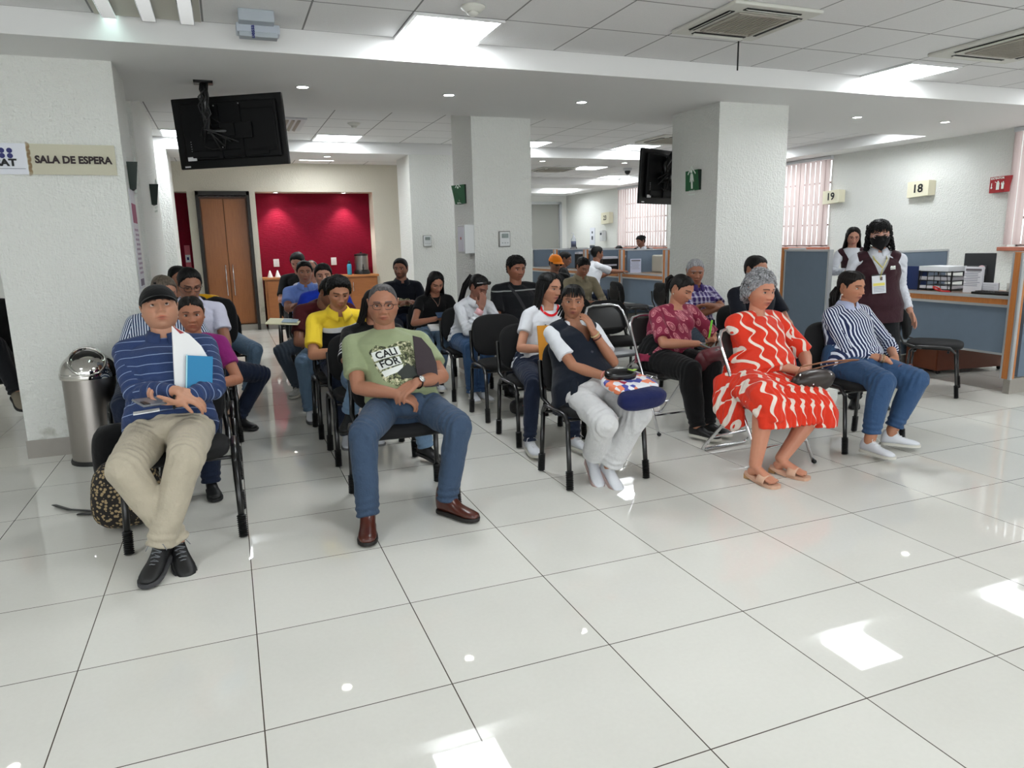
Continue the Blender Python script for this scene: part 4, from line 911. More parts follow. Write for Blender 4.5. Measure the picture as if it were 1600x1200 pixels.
def fabric(name, fn, rough=.85, bump=.25):
    """fn(t, s, tt, b) -> colour socket; s lateral/around coordinate (m), tt along the bone (m)"""
    if name in MATS: return MATS[name]
    t = NT(name); a = t.n('ShaderNodeAttribute'); a.attribute_name = 'pat'; x, y, z = t.xyz(a.outputs['Vector'])
    c = fn(t, x, y, z) if callable(fn) else srgb(fn)
    n = t.noise(18, t.obj(), 3)
    if isinstance(c, tuple): t.base(t.mix(n, tuple(q*.90 for q in c[:3]), tuple(min(1, q*1.10) for q in c[:3])))
    else: t.base(c)
    t.b.inputs['Roughness'].default_value = rough; t.b.inputs['Specular IOR Level'].default_value = .25; t.b.inputs['Sheen Weight'].default_value = .08
    w_ = t.noise(14, t.obj(), 3, .6); t.bump(t.math('ADD', t.math('MULTIPLY', w_, 1.0), t.math('MULTIPLY', t.noise(500, t.obj(), 1), .04)), bump, .03)
    MATS[name] = t.m; return t.m
def stripes(c1, c2, per, duty, axis='t', off=0.0):
    def fn(t, s, tt, b):
        u = tt if axis == 't' else s
        f = t.math('FRACT', t.math('DIVIDE', t.math('ADD', u, 50*per+off), per)); return t.mix(t.math('LESS_THAN', f, duty), srgb(c1), srgb(c2))
    return fn
def ik(a, b, l1, l2, hint):
    a, b = V(a), V(b); d = b-a; L = np.linalg.norm(d); m = l1+l2-.005
    if L > m: b = a+d*m/L; L = m; d = b-a
    u = d/L; h = V(hint)-u*np.dot(hint, u); h = nrm(h)
    x = (l1*l1-l2*l2+L*L)/(2*L); y = math.sqrt(max(l1*l1-x*x, 1e-5)); return a+u*x+h*y, b
def add_hand(mb, Wp, d, n, side, sc, curl=.45, spread=.06, thumb=.6, fcurl=None):
    """Wp wrist, d finger direction, n palm normal, side +1/-1: thumb side = side*(n x d)"""
    d = nrm(d); n = nrm(V(n)-d*np.dot(n, d)); s = np.cross(n, d)*side
    Wp = V(Wp); L = [.072, .080, .075, .060]; lat = [.030, .010, -.010, -.029]; kn = [.088, .092, .088, .080]
    for i in range(4):
        k = Wp+(d*kn[i]+s*lat[i])*sc; mb.tube([Wp+(d*.005+s*lat[i]*.55)*sc, Wp+(d*.045+s*lat[i]*.9)*sc, k], [(.0135*sc), .0135*sc, .0105*sc], 8)
        a = 0; p = k; c_ = curl if fcurl is None else fcurl[i]; pts = [p]; dd = nrm(d+s*(lat[i]*spread*20))
        for j, fr in enumerate((.45, .31, .24)):
            a += c_*(1, 1.15, .8)[j]; q = dd*math.cos(a)+n*math.sin(a); p = p+q*L[i]*fr*sc; pts.append(p)
        mb.tube(pts, [.0098*sc, .0092*sc, .0084*sc, .0074*sc], 8)
    mb.box(Wp+d*.045*sc+n*.004, (.001, .001, .001))
    tb = Wp+(d*.022+s*.024)*sc; td = nrm(d*.65+s*thumb+n*.35); t2 = nrm(d*.9+s*thumb*.4+n*.35)
    mb.tube([Wp+(d*.012+s*.010)*sc, tb, tb+td*.040*sc, tb+td*.040*sc+t2*.030*sc, tb+td*.040*sc+t2*.050*sc], [.014*sc, .0145*sc, .0118*sc, .0102*sc, .0085*sc], 8)
FATB = [1.0]
def bone_coords(vs, bones, org, right):
    """bones: list (a,b,radius,id). id 0 = torso (planar mapping)"""
    z0_ = [q_ for q_ in bones if q_[3] == 0]; AX0 = nrm(V(z0_[-1][1])-V(org)); best = np.full(len(vs), 1e9); which = np.zeros(len(vs), int); allc = []
    for a, b, r, bid, o in bones:
        a, b = V(a), V(b); d = b-a; L = np.linalg.norm(d); u = d/L; r = r*(FATB[0] if bid == 0 else 1); q = vs-a; t = np.clip(q@u, 0, L); pr = a+t[:, None]*u; e = vs-pr; dist = np.linalg.norm(e, axis=1)/r
        m = dist < best; best = np.where(m, dist, best); which[m] = len(allc)
        if bid == 0: S = (vs-V(org))@V(right); T = (vs-V(org))@AX0+.04
        else:
            w_ = nrm(np.cross(u, V(.1, 1, .2))); w2 = np.cross(u, w_); S = np.arctan2(e@w_, e@w2)*r; T = q@u+o
        allc.append(np.stack([S, T, np.full(len(vs), float(bid))], 1))
    return np.array(allc), which
def set_pat(o, pat):
    allc, which = pat; me = o.data; n = len(me.loops); lv = np.empty(n, int); me.loops.foreach_get('vertex_index', lv)
    ls = np.empty(len(me.polygons), int); lt = np.empty(len(me.polygons), int); me.polygons.foreach_get('loop_start', ls); me.polygons.foreach_get('loop_total', lt)
    fb = which[lv[ls]]; lb = np.repeat(fb, lt); a = me.attributes.new('pat', 'FLOAT_VECTOR', 'CORNER'); a.data.foreach_set('vector', allc[lb, lv].ravel())
def wrinkle(vs, ns, amp=.0022, seed=0, creases=()):
    r = np.random.RandomState(seed); d = np.zeros(len(vs))
    for k in range(7):
        w_ = nrm(r.randn(3)*V(1, 1, .6)); f = r.uniform(28, 75); ph = r.uniform(0, 6.28); w2 = nrm(r.randn(3)); d += np.sin(vs@w_*f+ph+1.6*np.sin(vs@w2*r.uniform(12, 30)))*r.uniform(.4, 1)*(45/f)
    d = d*amp*.35
    for c, ax, R_, am in creases:
        q = vs-V(c); wt = np.exp(-(q**2).sum(1)/(R_*R_)); ax = nrm(ax); ph = q@ax; d += am*1.6*wt*np.sin(ph*2*math.pi/.038+1.2*np.sin(q@nrm(np.cross(ax, V(.3, .5, 1)))*26))
    return vs+ns*d[:, None]
def finish(name, mb, voxel, mat, root, pat_bones=None, org=None, right=None, amp=.0022, seed=0, creases=(), smooth=5, keepcol=None, cut=None):
    vs, ns, fs = remesh(mb, voxel, smooth)
    if pat_bones: pat = bone_coords(vs, pat_bones, org, right)
    if amp: vs = wrinkle(vs, ns, amp, seed, creases)
    o = mkobj(name, vs, fs, mat, root)
    if pat_bones: set_pat(o, pat)
    return o, vs, fs
def shoe(root, ank, toe, sc, mat, sole_mat, style='sneaker', pitch=0.0, roll=0.0, lace=None, name='shoe'):
    """ank: ankle joint position; toe: horizontal direction; pitch>0 raises toes"""
    f = nrm(V(toe[0], toe[1], 0)); s = np.cross(f, V(0, 0, 1)); R = np.stack([f, -s, V(0, 0, 1)], 1); u = R  # local x forward, y left, z up
    R = R@roty(-pitch)@rotx(roll)
    A = V(ank); T = lambda q: (V(q)*sc)@R.T+A
    # profile along x : (x, halfwidth, z_bottom, z_top)
    H = .085
    secs = [(-.062, .012, -.070, -.035), (-.058, .024, -.076, .0), (-.045, .031, -.078, .022), (-.02, .034, -.078, .030), (.015, .035, -.078, .022), (.045, .037, -.078, -.004), (.08, .042, -.078, -.026), (.12, .046, -.078, -.036), (.155, .043, -.078, -.043), (.180, .033, -.076, -.051), (.195, .016, -.072, -.058)]
    if style == 'boot': secs = [(-.062, .014, -.070, .03), (-.058, .028, -.076, .06), (-.04, .036, -.078, .07), (-.01, .039, -.078, .07), (.02, .038, -.078, .055), (.05, .038, -.078, .01), (.08, .041, -.078, -.018), (.12, .045, -.078, -.032), (.155, .044, -.078, -.040), (.185, .035, -.076, -.047), (.20, .018, -.072, -.056)]
    n = 18; a = np.arange(n)/n*2*math.pi; rg = []
    for (x, hw, zb, zt) in secs:
        c = (zb+zt)/2; h = (zt-zb)/2; ca, sa = np.cos(a), np.sin(a)
        rg.append(np.stack([np.full(n, x), hw*np.sign(ca)*np.abs(ca)**.8*(1-.25*np.clip(sa, 0, 1)), c+h*np.sign(sa)*np.abs(sa)**.8], 1))
    m = MB(); m.rings([T(r) for r in rg]); o = m.build(name, mat, root)
    m = MB(); th = .016 if style != 'clog' else .02
    so = [(-.068, .010), (-.06, .027), (-.04, .035), (0, .036), (.04, .038), (.09, .046), (.13, .049), (.165, .045), (.19, .032), (.203, .012)]
    pts = [(x, w_) for x, w_ in so]+[(x, -w_) for x, w_ in so[::-1]]
    lo = [T((x, y, -.085-th*.2)) for x, y in pts]; hi = [T((x*1.0, y, -.085+th)) for x, y in pts]
    m.rings([np.array(lo), np.array([T((x*1.01, y*1.04, -.085+th*.4)) for x, y in pts]), np.array(hi)]); m.build('sole', sole_mat, o, flat_angle=50)
    if lace is not None:
        m = MB()
        for k in range(5):
            x = .035+k*.018; zt = np.interp(x, [q[0] for q in secs], [q[3] for q in secs])+.003; w_ = .022-.002*k
            m.tube([T((x, -w_*.8, zt-.005)), T((x+.004, 0, zt+.001)), T((x, w_*.8, zt-.005))], .0024*sc, 5); 
            if k < 4: m.tube([T((x, -w_, zt-.008)), T((x+.018, w_, zt-.014))], .0026*sc, 5)
        m.tube([T((.03, 0, .02)), T((.04, .03, .022)), T((.05, .045, .0))], .002*sc, 5); m.tube([T((.03, 0, .02)), T((.04, -.03, .022)), T((.055, -.042, .0))], .002*sc, 5)
        m.build('laces', lace, o)
    return o
SHO = P('shoe_black', (.035, .035, .04), .5); SOLE_D = P('sole_dark', (.12, .12, .12), .7); SOLE_G = P('sole_grey', (.42, .42, .42), .8); SHO_W = P('shoe_white', (.82, .83, .85), .55); SOLE_W = P('sole_white', (.80, .79, .75), .6); LACE_W = P('lace_white', (.85, .85, .85), .7)
HAIRS = {'black': (.030, .027, .028), 'dark': (.065, .050, .042), 'grey': (.60, .60, .61), 'pepper': (.30, .29, .29), 'greybrown': (.34, .30, .26)}
def glasses(root, R, C, sc, col, w=.024, h=.017, r=.0016, rim=True, lens=None):
    m = MB(); T = lambda q: (V(q)*sc)@R.T+C; y = -.0965
    for s in (-1, 1):
        pts = [T((s*.031+w*np.sign(math.cos(a))*abs(math.cos(a))**.7, y+abs(s*.031+w*math.cos(a))**2*3.5, .003+h*np.sign(math.sin(a))*abs(math.sin(a))**.7)) for a in np.linspace(0, 2*math.pi, 25)]
        m.tube(pts, r*sc, 6, dome=False)
        m.tube([T((s*.055, y+.011, .008)), T((s*.072, y+.035, .008)), T((s*.077, -.01, .006)), T((s*.077, .014, .0))], r*.9*sc, 6)
    m.tube([T((-.008, y+.001, .006)), T((0, y-.003, .009)), T((.008, y+.001, .006))], r*sc, 6); g = m.build('glasses', P('frame_'+str(col), col, .3), root)
    if lens:
        m = MB()
        for s in (-1, 1):
            pts = [T((s*.031+w*.96*math.cos(a), y+.001+abs(s*.031+w*math.cos(a))**2*3.5, .003+h*.96*math.sin(a))) for a in np.linspace(0, 2*math.pi, 20, endpoint=False)]
            m.add(pts, [tuple(range(20))])
        m.build('lens', lens, g)
    return g
def person(label, hip, head, yaw=0, hyaw=None, hpitch=0, hroll=0, skin=(.62, .42, .31), hair='black', hstyle=None, fem=False, fat=1.0, hfat=1.0, q=1, sc=1.0, hsc=None,
           top=None, top_mat=None, sleeve=.55, bottom='pants', bot_mat=None, arms=None, legs=None, shoe_kw=None, beard=0, age=0, gaze=(0, 0), lid=.30, shw=None, group=None, lip=None,
           collar=None, bust=0, neck_r=None, belly=0.0, hem=-.02, slouch=.05, brow=None, brow_w=1.0, jaw=1.0, legless=False, amp=.0026, seed=1, hands=True, collar_w=1.0, undersleeve=None, standing=False, shz=0.0, leg_r=1.0, arm_r=1.0, neckline=0.0, tail=0.0, extra_top=None, cat='person'):
    D = math.radians; FATB[0] = 1.12+max(0, fat-1)*1.6+belly*.12
    hip = V(hip); C = V(head); skin = tuple(min(1, q_*1.06+.01) for q_ in skin); root = thing('person', (hip[0], hip[1], 0), label, cat, group)
    yaw = D(yaw); hy = yaw if hyaw is None else D(hyaw)
    fwd = V(math.sin(yaw), -math.cos(yaw), 0); right = V(math.cos(yaw), math.sin(yaw), 0)
    hs = hsc or sc*(.985 if not fem else .93); Rh = rotz(hy)@rotx(D(hpitch))@roty(D(hroll)); upH = Rh[:, 2]; fH = -Rh[:, 1]
    vox = (.0058 if q else .009)*sc; voxb = (.0046 if q else .0075)*sc
    skin_l = srgb(skin)
    PH = dict(q=q, fat=hfat, fem=fem, age=age, jaw=jaw, skin=skin, brow=brow or HAIRS.get(hair, (.06, .05, .05)), lip=lip or tuple(np.clip(np.array(skin)*np.array((.93, .70, .68)), 0, 1)), beard=beard, gaze=(gaze[0], gaze[1]), lid=lid, brow_w=brow_w)
    # spine
    N = C-upH*.105*hs-fH*.012*hs-V(0, 0, .036)*sc
    spd = N-hip; 
    mid = hip+spd*.5-fwd*slouch
    sp = lambda t: hip*(1-t)**2+2*(1-t)*t*mid+N*t*t
    sd = lambda t: nrm(2*(1-t)*(mid-hip)+2*t*(N-mid))
    shw = (shw or (.158 if fem else .178))*sc
    SHc = sp(.93)+V(0, 0, shz)
    nr = (neck_r or (.050 if fem else .058))*sc
    ts = [0, .1, .22, .36, .5, .64, .78, .88, .95, 1.0]
    hw = np.array([.168, .172, .160, .148, .148, .158, .165, .150, .105, .060])*(1 if not fem else 1); 
    if fem: hw = np.array([.180, .178, .158, .136, .130, .138, .142, .132, .092, .052])
    hd = np.array([.120, .125, .118, .108, .106, .112, .112, .092, .070, .055])*(.95 if fem else 1)
    fo = np.array([.0, .012, .016, .012, .008, .008, .004, -.002, -.004, 0.0])
    wf = np.array([1, 1, 1, 1, 1, 1, .9, .6, .25, 0]); hw = hw*(1+(fat-1)*wf)*sc; hd = hd*(1+(fat-1)*1.35*wf)*sc
    fo = fo*sc+belly*np.array([.3, .8, 1, .9, .6, .25, .05, 0, 0, 0])*.05; hd = hd+belly*np.array([.3, .8, 1, .9, .6, .25, .05, 0, 0, 0])*.05
    def torso(mb, off, t0=0, t1=1.0, wid=1.0):
        pts, rr = [], []
        for k, t in enumerate(ts):
            if t < t0-1e-6 or t > t1+1e-6: continue
            pts.append(sp(t)+fwd*fo[k]); rr.append((hw[k]*wid+off, hd[k]*wid+off))
        rg = []; n = 28; a = np.arange(n)/n*2*math.pi
        for k, (p_, r_) in enumerate(zip(pts, rr)):
            T_ = sd(np.clip([t for t in ts if t0-1e-6 <= t <= t1+1e-6][k], 0, 1)); f2 = nrm(fwd-T_*np.dot(fwd, T_)); ca, sa = np.cos(a)[:, None], np.sin(a)[:, None]
            rg.append(p_+right*np.sign(ca)*np.abs(ca)**.85*r_[0]+f2*sa*r_[1])
        mb.rings(rg)
    # arms
    AR = {}
    arms = arms or {}
    ua, fa = .285*sc, .245*sc
    for s, nm in ((-1, 'L'), (1, 'R')):
        S = SHc+right*s*shw-V(0, 0, .030)*sc
        a = arms.get(nm, {}); tgt = a.get('to'); 
        if tgt is None: tgt = S+V(0, 0, -.48)*sc+fwd*.12+right*s*.05
        hint = a.get('hint', right*s*.9+V(0, 0, -.8)-fwd*.4); E, Wp = ik(S, tgt, ua, fa, hint); AR[nm] = (S, E, Wp, a, s)
    # legs
    LG = {}; legs = legs or {}
    th_, shn = .415*sc, .395*sc
    for s, nm in ((-1, 'L'), (1, 'R')):
        Hj = hip+right*s*.088*sc; a = legs.get(nm, {}); ank = V(a.get('ank', Hj+fwd*.42+V(0, 0, -hip[2]+.085)))
        K, ank2 = ik(Hj, ank, th_, shn, a.get('hint', fwd*.8+V(0, 0, .75)+right*s*.12)); LG[nm] = (Hj, K, ank2, a, s)
    ar = arm_r*(1+(fat-1)*.5)*(.86 if fem else 1)
    # ---- body (skin)
    B = MB(); B.tube([hip, sp(.5), sp(.9)], [.09*sc, .08*sc, .07*sc], 12); torso(B, -.014*sc, .5, 1.0)
    B.tube([sp(.93), N, C-upH*.075*hs+fH*-.012*hs, C-upH*.03*hs-fH*.012], [nr*1.15, nr*1.03, nr, nr*.95], 18, dome=False)
    for nm, (S, E, Wp, a, s) in AR.items():
        B.tube([SHc, S], [.042*sc*ar, .050*sc*ar], 12)
        B.tube([S, S*.6+E*.4, E], [(.046*sc*ar), .044*sc*ar, .037*sc*ar], 14); B.tube([E, E*.72+Wp*.28, E*.3+Wp*.7, Wp], [.036*sc*ar, .040*sc*ar, .031*sc*ar, .0255*sc], 14)
        if hands and not a.get('nohand'):
            fd = a.get('fd'); fd = nrm(Wp-E) if fd is None else nrm(fd); pn = V(a.get('pn', V(0, 0, -1)+fwd*.3)); add_hand(B, Wp, fd, pn, a.get('side', s)*a.get('flip', 1), sc*(.90 if fem else 1.0), a.get('curl', .45), a.get('spread', .06), a.get('thumb', .6), a.get('fcurl'))
    for nm, (Hj, K, ank, a, s) in LG.items():
        k = leg_r; 
        B.tube([Hj, K], [.07*sc*k, .055*sc*k], 14)
        B.tube([K, K*.7+ank*.3-(nrm(np.cross(np.cross(K-Hj, ank-K), ank-K)) if False else fwd*.012), K*.35+ank*.65, ank], [.053*sc*k, .056*sc*k, .042*sc*k, .034*sc*min(k, 1.1)], 14)
        if a.get('foot'):
            f = nrm(V(a['foot'][0], a['foot'][1], 0)); B.tube([ank+V(0, 0, -.035), ank-f*.03+V(0, 0, -.058), ank-f*.03+V(0, 0, -.055)], [.032, .03, .02], 10); B.tube([ank+V(0, 0, -.02), ank+f*.06+V(0, 0, -.045), ank+f*.115+V(0, 0, -.064), ank+f*.13+V(0, 0, -.066)], [(.030, .03), (.030, .026), (.040, .016), (.036, .012)], 12, ref=V(0, 0, 1))
            sd_ = np.cross(f, V(0, 0, 1))
            for j in range(5): q_ = (j-2)*.0165; B.tube([ank+f*.12+sd_*q_+V(0, 0, -.066), ank+f*(.158-abs(q_-.01)*.35)+sd_*q_*1.1+V(0, 0, -.070)], [.009, .008], 8)
    vs, ns, fs = remesh(B, voxb, 4)
    body = MB(); body.add(vs, fs, skin_l); add_head(body, Rh, C, hs, PH); bo = body.build('body', M_SKIN, root, col=True)
    # ---- bottoms
    info = dict(root=root, R=Rh, C=C, hs=hs, N=N, sp=sp, sd=sd, fwd=fwd, right=right, AR=AR, LG=LG, SHc=SHc, hw=hw, hd=hd, fo=fo, body=bo, sc=sc)
    if bottom == 'pants' or bottom == 'slim' or bottom == 'wide':
        m = MB(); lr = leg_r*(1+(fat-1)*.45); kx = {'pants': 1.0, 'slim': .86, 'wide': 1.12}[bottom]
        off = .008
        m.tube([hip+V(0, 0, -.012), sp(.12)+fwd*.005], [(hw[0]*1.0+.0, hd[0]+.0), (hw[1]*.985, hd[1]*.98)], 24, ref=fwd, dome=True)
        if not standing: m.ell(hip+V(0, 0, .0)-fwd*.02, (hw[0]*.98, .12*sc, .10*sc)); m.ell(hip+fwd*.085*sc+V(0, 0, .025*sc), (.12*sc, .13*sc, .085*sc))
        crs = []
        for nm, (Hj, K, ank, a, s) in LG.items():
            rt = .094*sc*lr; rk = .070*sc*lr*kx
            m.tube([Hj+right*s*.005, Hj*.5+K*.5, K], [rt, rt*.90, rk], 18)
            e = ank+nrm(K-ank)*a.get('hemup', -.012)
            hemr = {'pants': .056, 'slim': .043, 'wide': .078}[bottom]*sc
            m.tube([K, K*.65+e*.35-fwd*.008, e], [rk*.98, (.064 if bottom != 'slim' else .058)*sc*lr*(kx if bottom == 'wide' else 1), hemr], 18, dome=False)
            crs += [(K, nrm(K-Hj), .10, .0035), (e, nrm(K-ank), .08, .0045), (Hj+(K-Hj)*.15+V(0, 0, .06), nrm(K-Hj)+right*s*.4, .11, .005)]
        bb = [(hip, sp(.15), .17, 0, 0)]+[(LG[n][0], LG[n][1], .09, 1, 0) for n in LG]+[(LG[n][1], LG[n][2], .07, 2, .4) for n in LG]
        finish('trousers', m, vox, bot_mat, root, bb, hip, right, amp, seed+5, crs)
    # ---- top
    if top_mat is not None:
        m = MB(); off = .011*sc+(.004 if not fem else .003)
        torso(m, off, 0, 1.0-neckline)
        # hem
        m.tube([sp(0)+V(0, 0, -hem)+fwd*.005, sp(.06)+fwd*.01], [(hw[0]*1.04+off, hd[0]+off*1.2), (hw[1]+off, hd[1]+off)], 28, ref=fwd, dome=False)
        if bust:
            for s in (-1, 1): m.ell(sp(.66)+fwd*(hd[5]*.62+.01)+right*s*.068*sc, (.064*bust*sc, .062*bust*sc, .060*bust*sc))
        crs = []; bn = [(sp(0)+V(0, 0, -hem), sp(.5), .16, 0, 0), (sp(.5), sp(1.0), .15, 0, float(np.linalg.norm(sp(.5)-sp(0)+V(0, 0, hem))))]
        for nm, (S, E, Wp, a, s) in AR.items():
            rsl = .060*sc*ar
            m.tube([sp(.95), SHc*.5+S*.5+V(0, 0, .010), S], [.043*sc*max(ar, 1), .052*sc*max(ar, .95), rsl], 16)
            if sleeve > 0:
                if sleeve <= 1:
                    e = S+(E-S)*sleeve; m.tube([S, S*.5+e*.5, e], [rsl, rsl*1.02, rsl*1.06], 18, dome=False); bn.append((S, e, .062, 1, 0))
                else:
                    e = E+(Wp-E)*(sleeve-1); m.tube([S, S*.5+E*.5, E], [rsl, rsl*.95, .050*sc*ar], 18); m.tube([E, E*.6+e*.4, e], [.050*sc*ar, .050*sc*ar, (.034 if sleeve > 1.8 else .046)*sc], 18, dome=False); bn += [(S, E, .062, 1, 0), (E, Wp, .05, 2, .28)]
                    crs += [(E, nrm(E-S), .07, .0045), (E*.5+Wp*.5, nrm(Wp-E), .08, .0025)]
            crs.append((S-V(0, 0, .07), nrm(right*s+V(0, 0, 1)), .06, .0035))
        crs += [(sp(.12)+fwd*hd[1], V(0, 0, 1), .10, .005), (sp(.2)+right*.12, V(.2, .2, 1), .08, .004), (sp(.2)-right*.12, V(.2, .2, 1), .08, .004)]
        if extra_top: extra_top(m, info)
        to, tv_, tf = finish('shirt' if top is None else top, m, vox, top_mat, root, bn, hip, right, amp, seed, crs)
        info['top'] = to; info['tv'] = tv_; info['tf'] = tf
    if collar is not None:      # folded collar band
        T1 = nrm(sd(1.0)*.6+V(0, 0, .6)); f2 = nrm(fwd-T1*np.dot(fwd, T1)); c = sp(.985)-fwd*.004; n = 30
        rg = []
        for r_, z_ in ((.072, -.018), (.066, .012), (.060, .030), (.066, .032), (.086, .002), (.096, -.022*collar_w), (.090, -.024*collar_w), (.068, -.01)):
            a = np.linspace(-math.pi*.93, math.pi*.93, n)+math.pi/2+math.pi   # open at front
            gap = np.exp(-((np.abs(a-math.pi*1.5)-math.pi*.93)/.5)**2)
            fr_ = r_*sc*(1.0 if not fem else .92)*(nr/.058/sc)**.5
            rg.append(c+right*np.cos(a)[:, None]*fr_*1.08+f2*np.sin(a)[:, None]*fr_*1.12+T1*(z_*sc+.014-.026*gap[:, None]*(1 if r_ > .08 else .55)))
        m = MB(); v = np.concatenate(rg); k = len(rg); fs_ = [(i*n+j, i*n+j+1, ((i+1) % k)*n+j+1, ((i+1) % k)*n+j) for i in range(k) for j in range(n-1)]; fs_ += [tuple(i*n for i in range(k)), tuple(i*n+n-1 for i in range(k))[::-1]]; m.add(v, fs_); m.build('collar', collar, root)
    # ---- shoes
    if shoe_kw is not None:
        for nm, (Hj, K, ank, a, s) in LG.items():
            kw = dict(shoe_kw); tdir = a.get('toe', fwd+right*s*.15); shoe(root, ank, tdir, sc*(.92 if fem else 1.0), kw.get('mat', SHO), kw.get('sole', SOLE_D), kw.get('style', 'sneaker'), a.get('pitch', 0), a.get('roll', 0), kw.get('lace'))
    # ---- hair
    st = dict(hstyle or {}); kind = st.get('kind', 'short'); hm = hair_mat(hair, HAIRS[hair]) if isinstance(hair, str) else hair_mat(str(hair), hair)
    if kind != 'none':
        hb = hair_cap(Rh, C, hs, PH, st); rr = np.random.RandomState(seed+3)
        if kind == 'long':
            L = st.get('len', .30); fr = st.get('front', .5)
            for k in range(st.get('n', 26)):
                a = -math.pi+(k+.5)*2*math.pi/st.get('n', 26); b = a   # azimuth from front
                if abs(a) < st.get('open', 1.15): continue
                x0, y0 = math.sin(a)*.073, -math.cos(a)*.085+.012
                out = .018+.012*rr.rand(); ll = L*(1-.18*rr.rand())*(1 if abs(a) > 1.5 else st.get('sidelen', .9))
                pts = [(x0*.8, y0*.8, .075), (x0*1.08, y0*1.08, .03), (x0*1.12, y0*1.12, -.03), (x0*1.15+out*math.sin(a)*.5, y0*1.1, -.10), (x0*1.25+out*math.sin(a), y0*1.05+.01, -.10-ll*.5), (x0*1.15+out*math.sin(a)+.01*rr.randn(), y0*.95+.012, -.08-ll)]
                lock(hb, pts, .018, .007, np.eye(3)*1.0 if False else Rh, C, hs)
        if kind in ('ponytail', 'bun', 'lowtail'):
            z0 = {'ponytail': .045, 'bun': .05, 'lowtail': -.04}[kind]; y0 = .098 if kind != 'lowtail' else .085
            if kind == 'bun':
                for k in range(26): d = nrm(rr.randn(3)); hb.ell((V(0, y0+.02, z0)*hs)@Rh.T+C+Rh@(d*.024), (.016, .016, .014), nu=10, nv=7)
            else:
                off = st.get('side', 0.0)
                for k in range(16):
                    j = rr.randn(3)*.011; L = st.get('len', .25)*(1-.25*rr.rand())
                    lock(hb, [V(0, y0-.02, z0)+j*.4, V(off*.2, y0+.03, z0+.01)+j, V(off*.7, y0+.045, z0-L*.35)+j*1.6, V(off, y0+.02, z0-L)+j*1.8], .015, .005, Rh, C, hs)
        if kind == 'curly':
            for k in range(st.get('n', 260)):
                a = rr.uniform(-math.pi, math.pi); zz = rr.uniform(-.075, .125); 
                zlim = np.interp(abs(a), [0, .6, 1.0, 1.3, 1.6, 3.2], [.072, .07, .045, .015, -.02, -.07])
                if zz < zlim: continue
                rxy = math.sqrt(max(0, 1-(zz/.128)**2)); p = V(.083*rxy*math.sin(a), -.098*rxy*math.cos(a)+.01, zz)*(1.10+.17*rr.rand()); nn = nrm(p); t1 = nrm(np.cross(nn, rr.randn(3))); t2 = np.cross(nn, t1); r_ = rr.uniform(.008, .0135)
                pts = [p+(t1*math.cos(q_)+t2*math.sin(q_))*r_+nn*.004*q_/3 for q_ in np.linspace(0, 5.4, 9)]; lock(hb, pts, .0050, .0035, Rh, C, hs, 5)
        if kind == 'ringlets':
            L = st.get('len', .2)
            for k in range(st.get('n', 46)):
                a = (k % 2*2-1)*rr.uniform(1.05, 3.1); p0 = V(math.sin(a)*.078, -math.cos(a)*.088+.01, rr.uniform(-.01, .09)); ll = L*rr.uniform(.6, 1); pts = []
                for i in range(22):
                    t = i/21; o_ = .02*math.sin(t*3); r_ = .010
                    pts.append(V(p0[0]*(1.1+.35*t), p0[1]*(1.05+.1*t), p0[2]-t*(ll+p0[2]))+V(math.cos(t*26+k), math.sin(t*26+k), 0)*r_)
                lock(hb, pts, .0075, .004, Rh, C, hs, 6)
            for k in range(60):
                a = rr.uniform(-1.0, 1.0); zz = rr.uniform(.06, .12); rxy = math.sqrt(max(0, 1-(zz/.126)**2)); p = V(.08*rxy*math.sin(a), -.096*rxy*math.cos(a), zz)*1.08; lock(hb, [p, p+V(.012*rr.randn(), -.006, -.02), p+V(.012*rr.randn(), -.004, -.038)], .006, .003, Rh, C, hs, 5)
        if st.get('bangs'):
            for k in range(15):
                x0 = -.05+k*.1/14+.002*rr.randn(); lock(hb, [(x0*.8, -.072, .098), (x0, -.098+.25*abs(x0), .075), (x0*1.05, -.1015+.35*abs(x0), .055), (x0*1.1, -.102+.4*abs(x0), .038+.005*rr.randn())], .006, .0022, Rh, C, hs, 5)
        ho = hb.build('hair', hm, root)
    return info
def decal_project(info, polys_v, polys_f, name, mat, cx=0.0, cz=0.0, rot=0.0, lift=.0035, parent=None, tilt=None):
    """wrap a flat mesh (x right, y up, metres) onto the front of the garment"""
    bvh = BVHTree.FromPolygons([tuple(v) for v in info['tv']], info['tf']); fwd = info['fwd']; right = info['right']; v = np.array(polys_v, float)
    ax = nrm(info['sp'](.75)-info['sp'](.3)); base = info['sp'](.55); R2 = np.array([[math.cos(rot), -math.sin(rot)], [math.sin(rot), math.cos(rot)]]); xy = v[:, :2]@R2.T+V(cx, cz)
    out = []; f2 = nrm(fwd-ax*np.dot(fwd, ax))
    for x, y in xy:
        o = base+right*x+ax*y+f2*.6; h = bvh.ray_cast(Vector(o), Vector(-f2)); p = V(*h[0]) if h[0] is not None else base+right*x+ax*y+f2*.12; out.append(p+f2*lift)
    me_o = mkobj(name, out, polys_f, mat, parent or info['root']); return me_o
def grid_rect(w, h, nx=14, ny=10, cx=0, cy=0):
    xs = np.linspace(-w/2, w/2, nx)+cx; ys_ = np.linspace(-h/2, h/2, ny)+cy; v = [(x, y, 0) for y in ys_ for x in xs]; f = [(j*nx+i, j*nx+i+1, (j+1)*nx+i+1, (j+1)*nx+i) for j in range(ny-1) for i in range(nx-1)]; return v, f
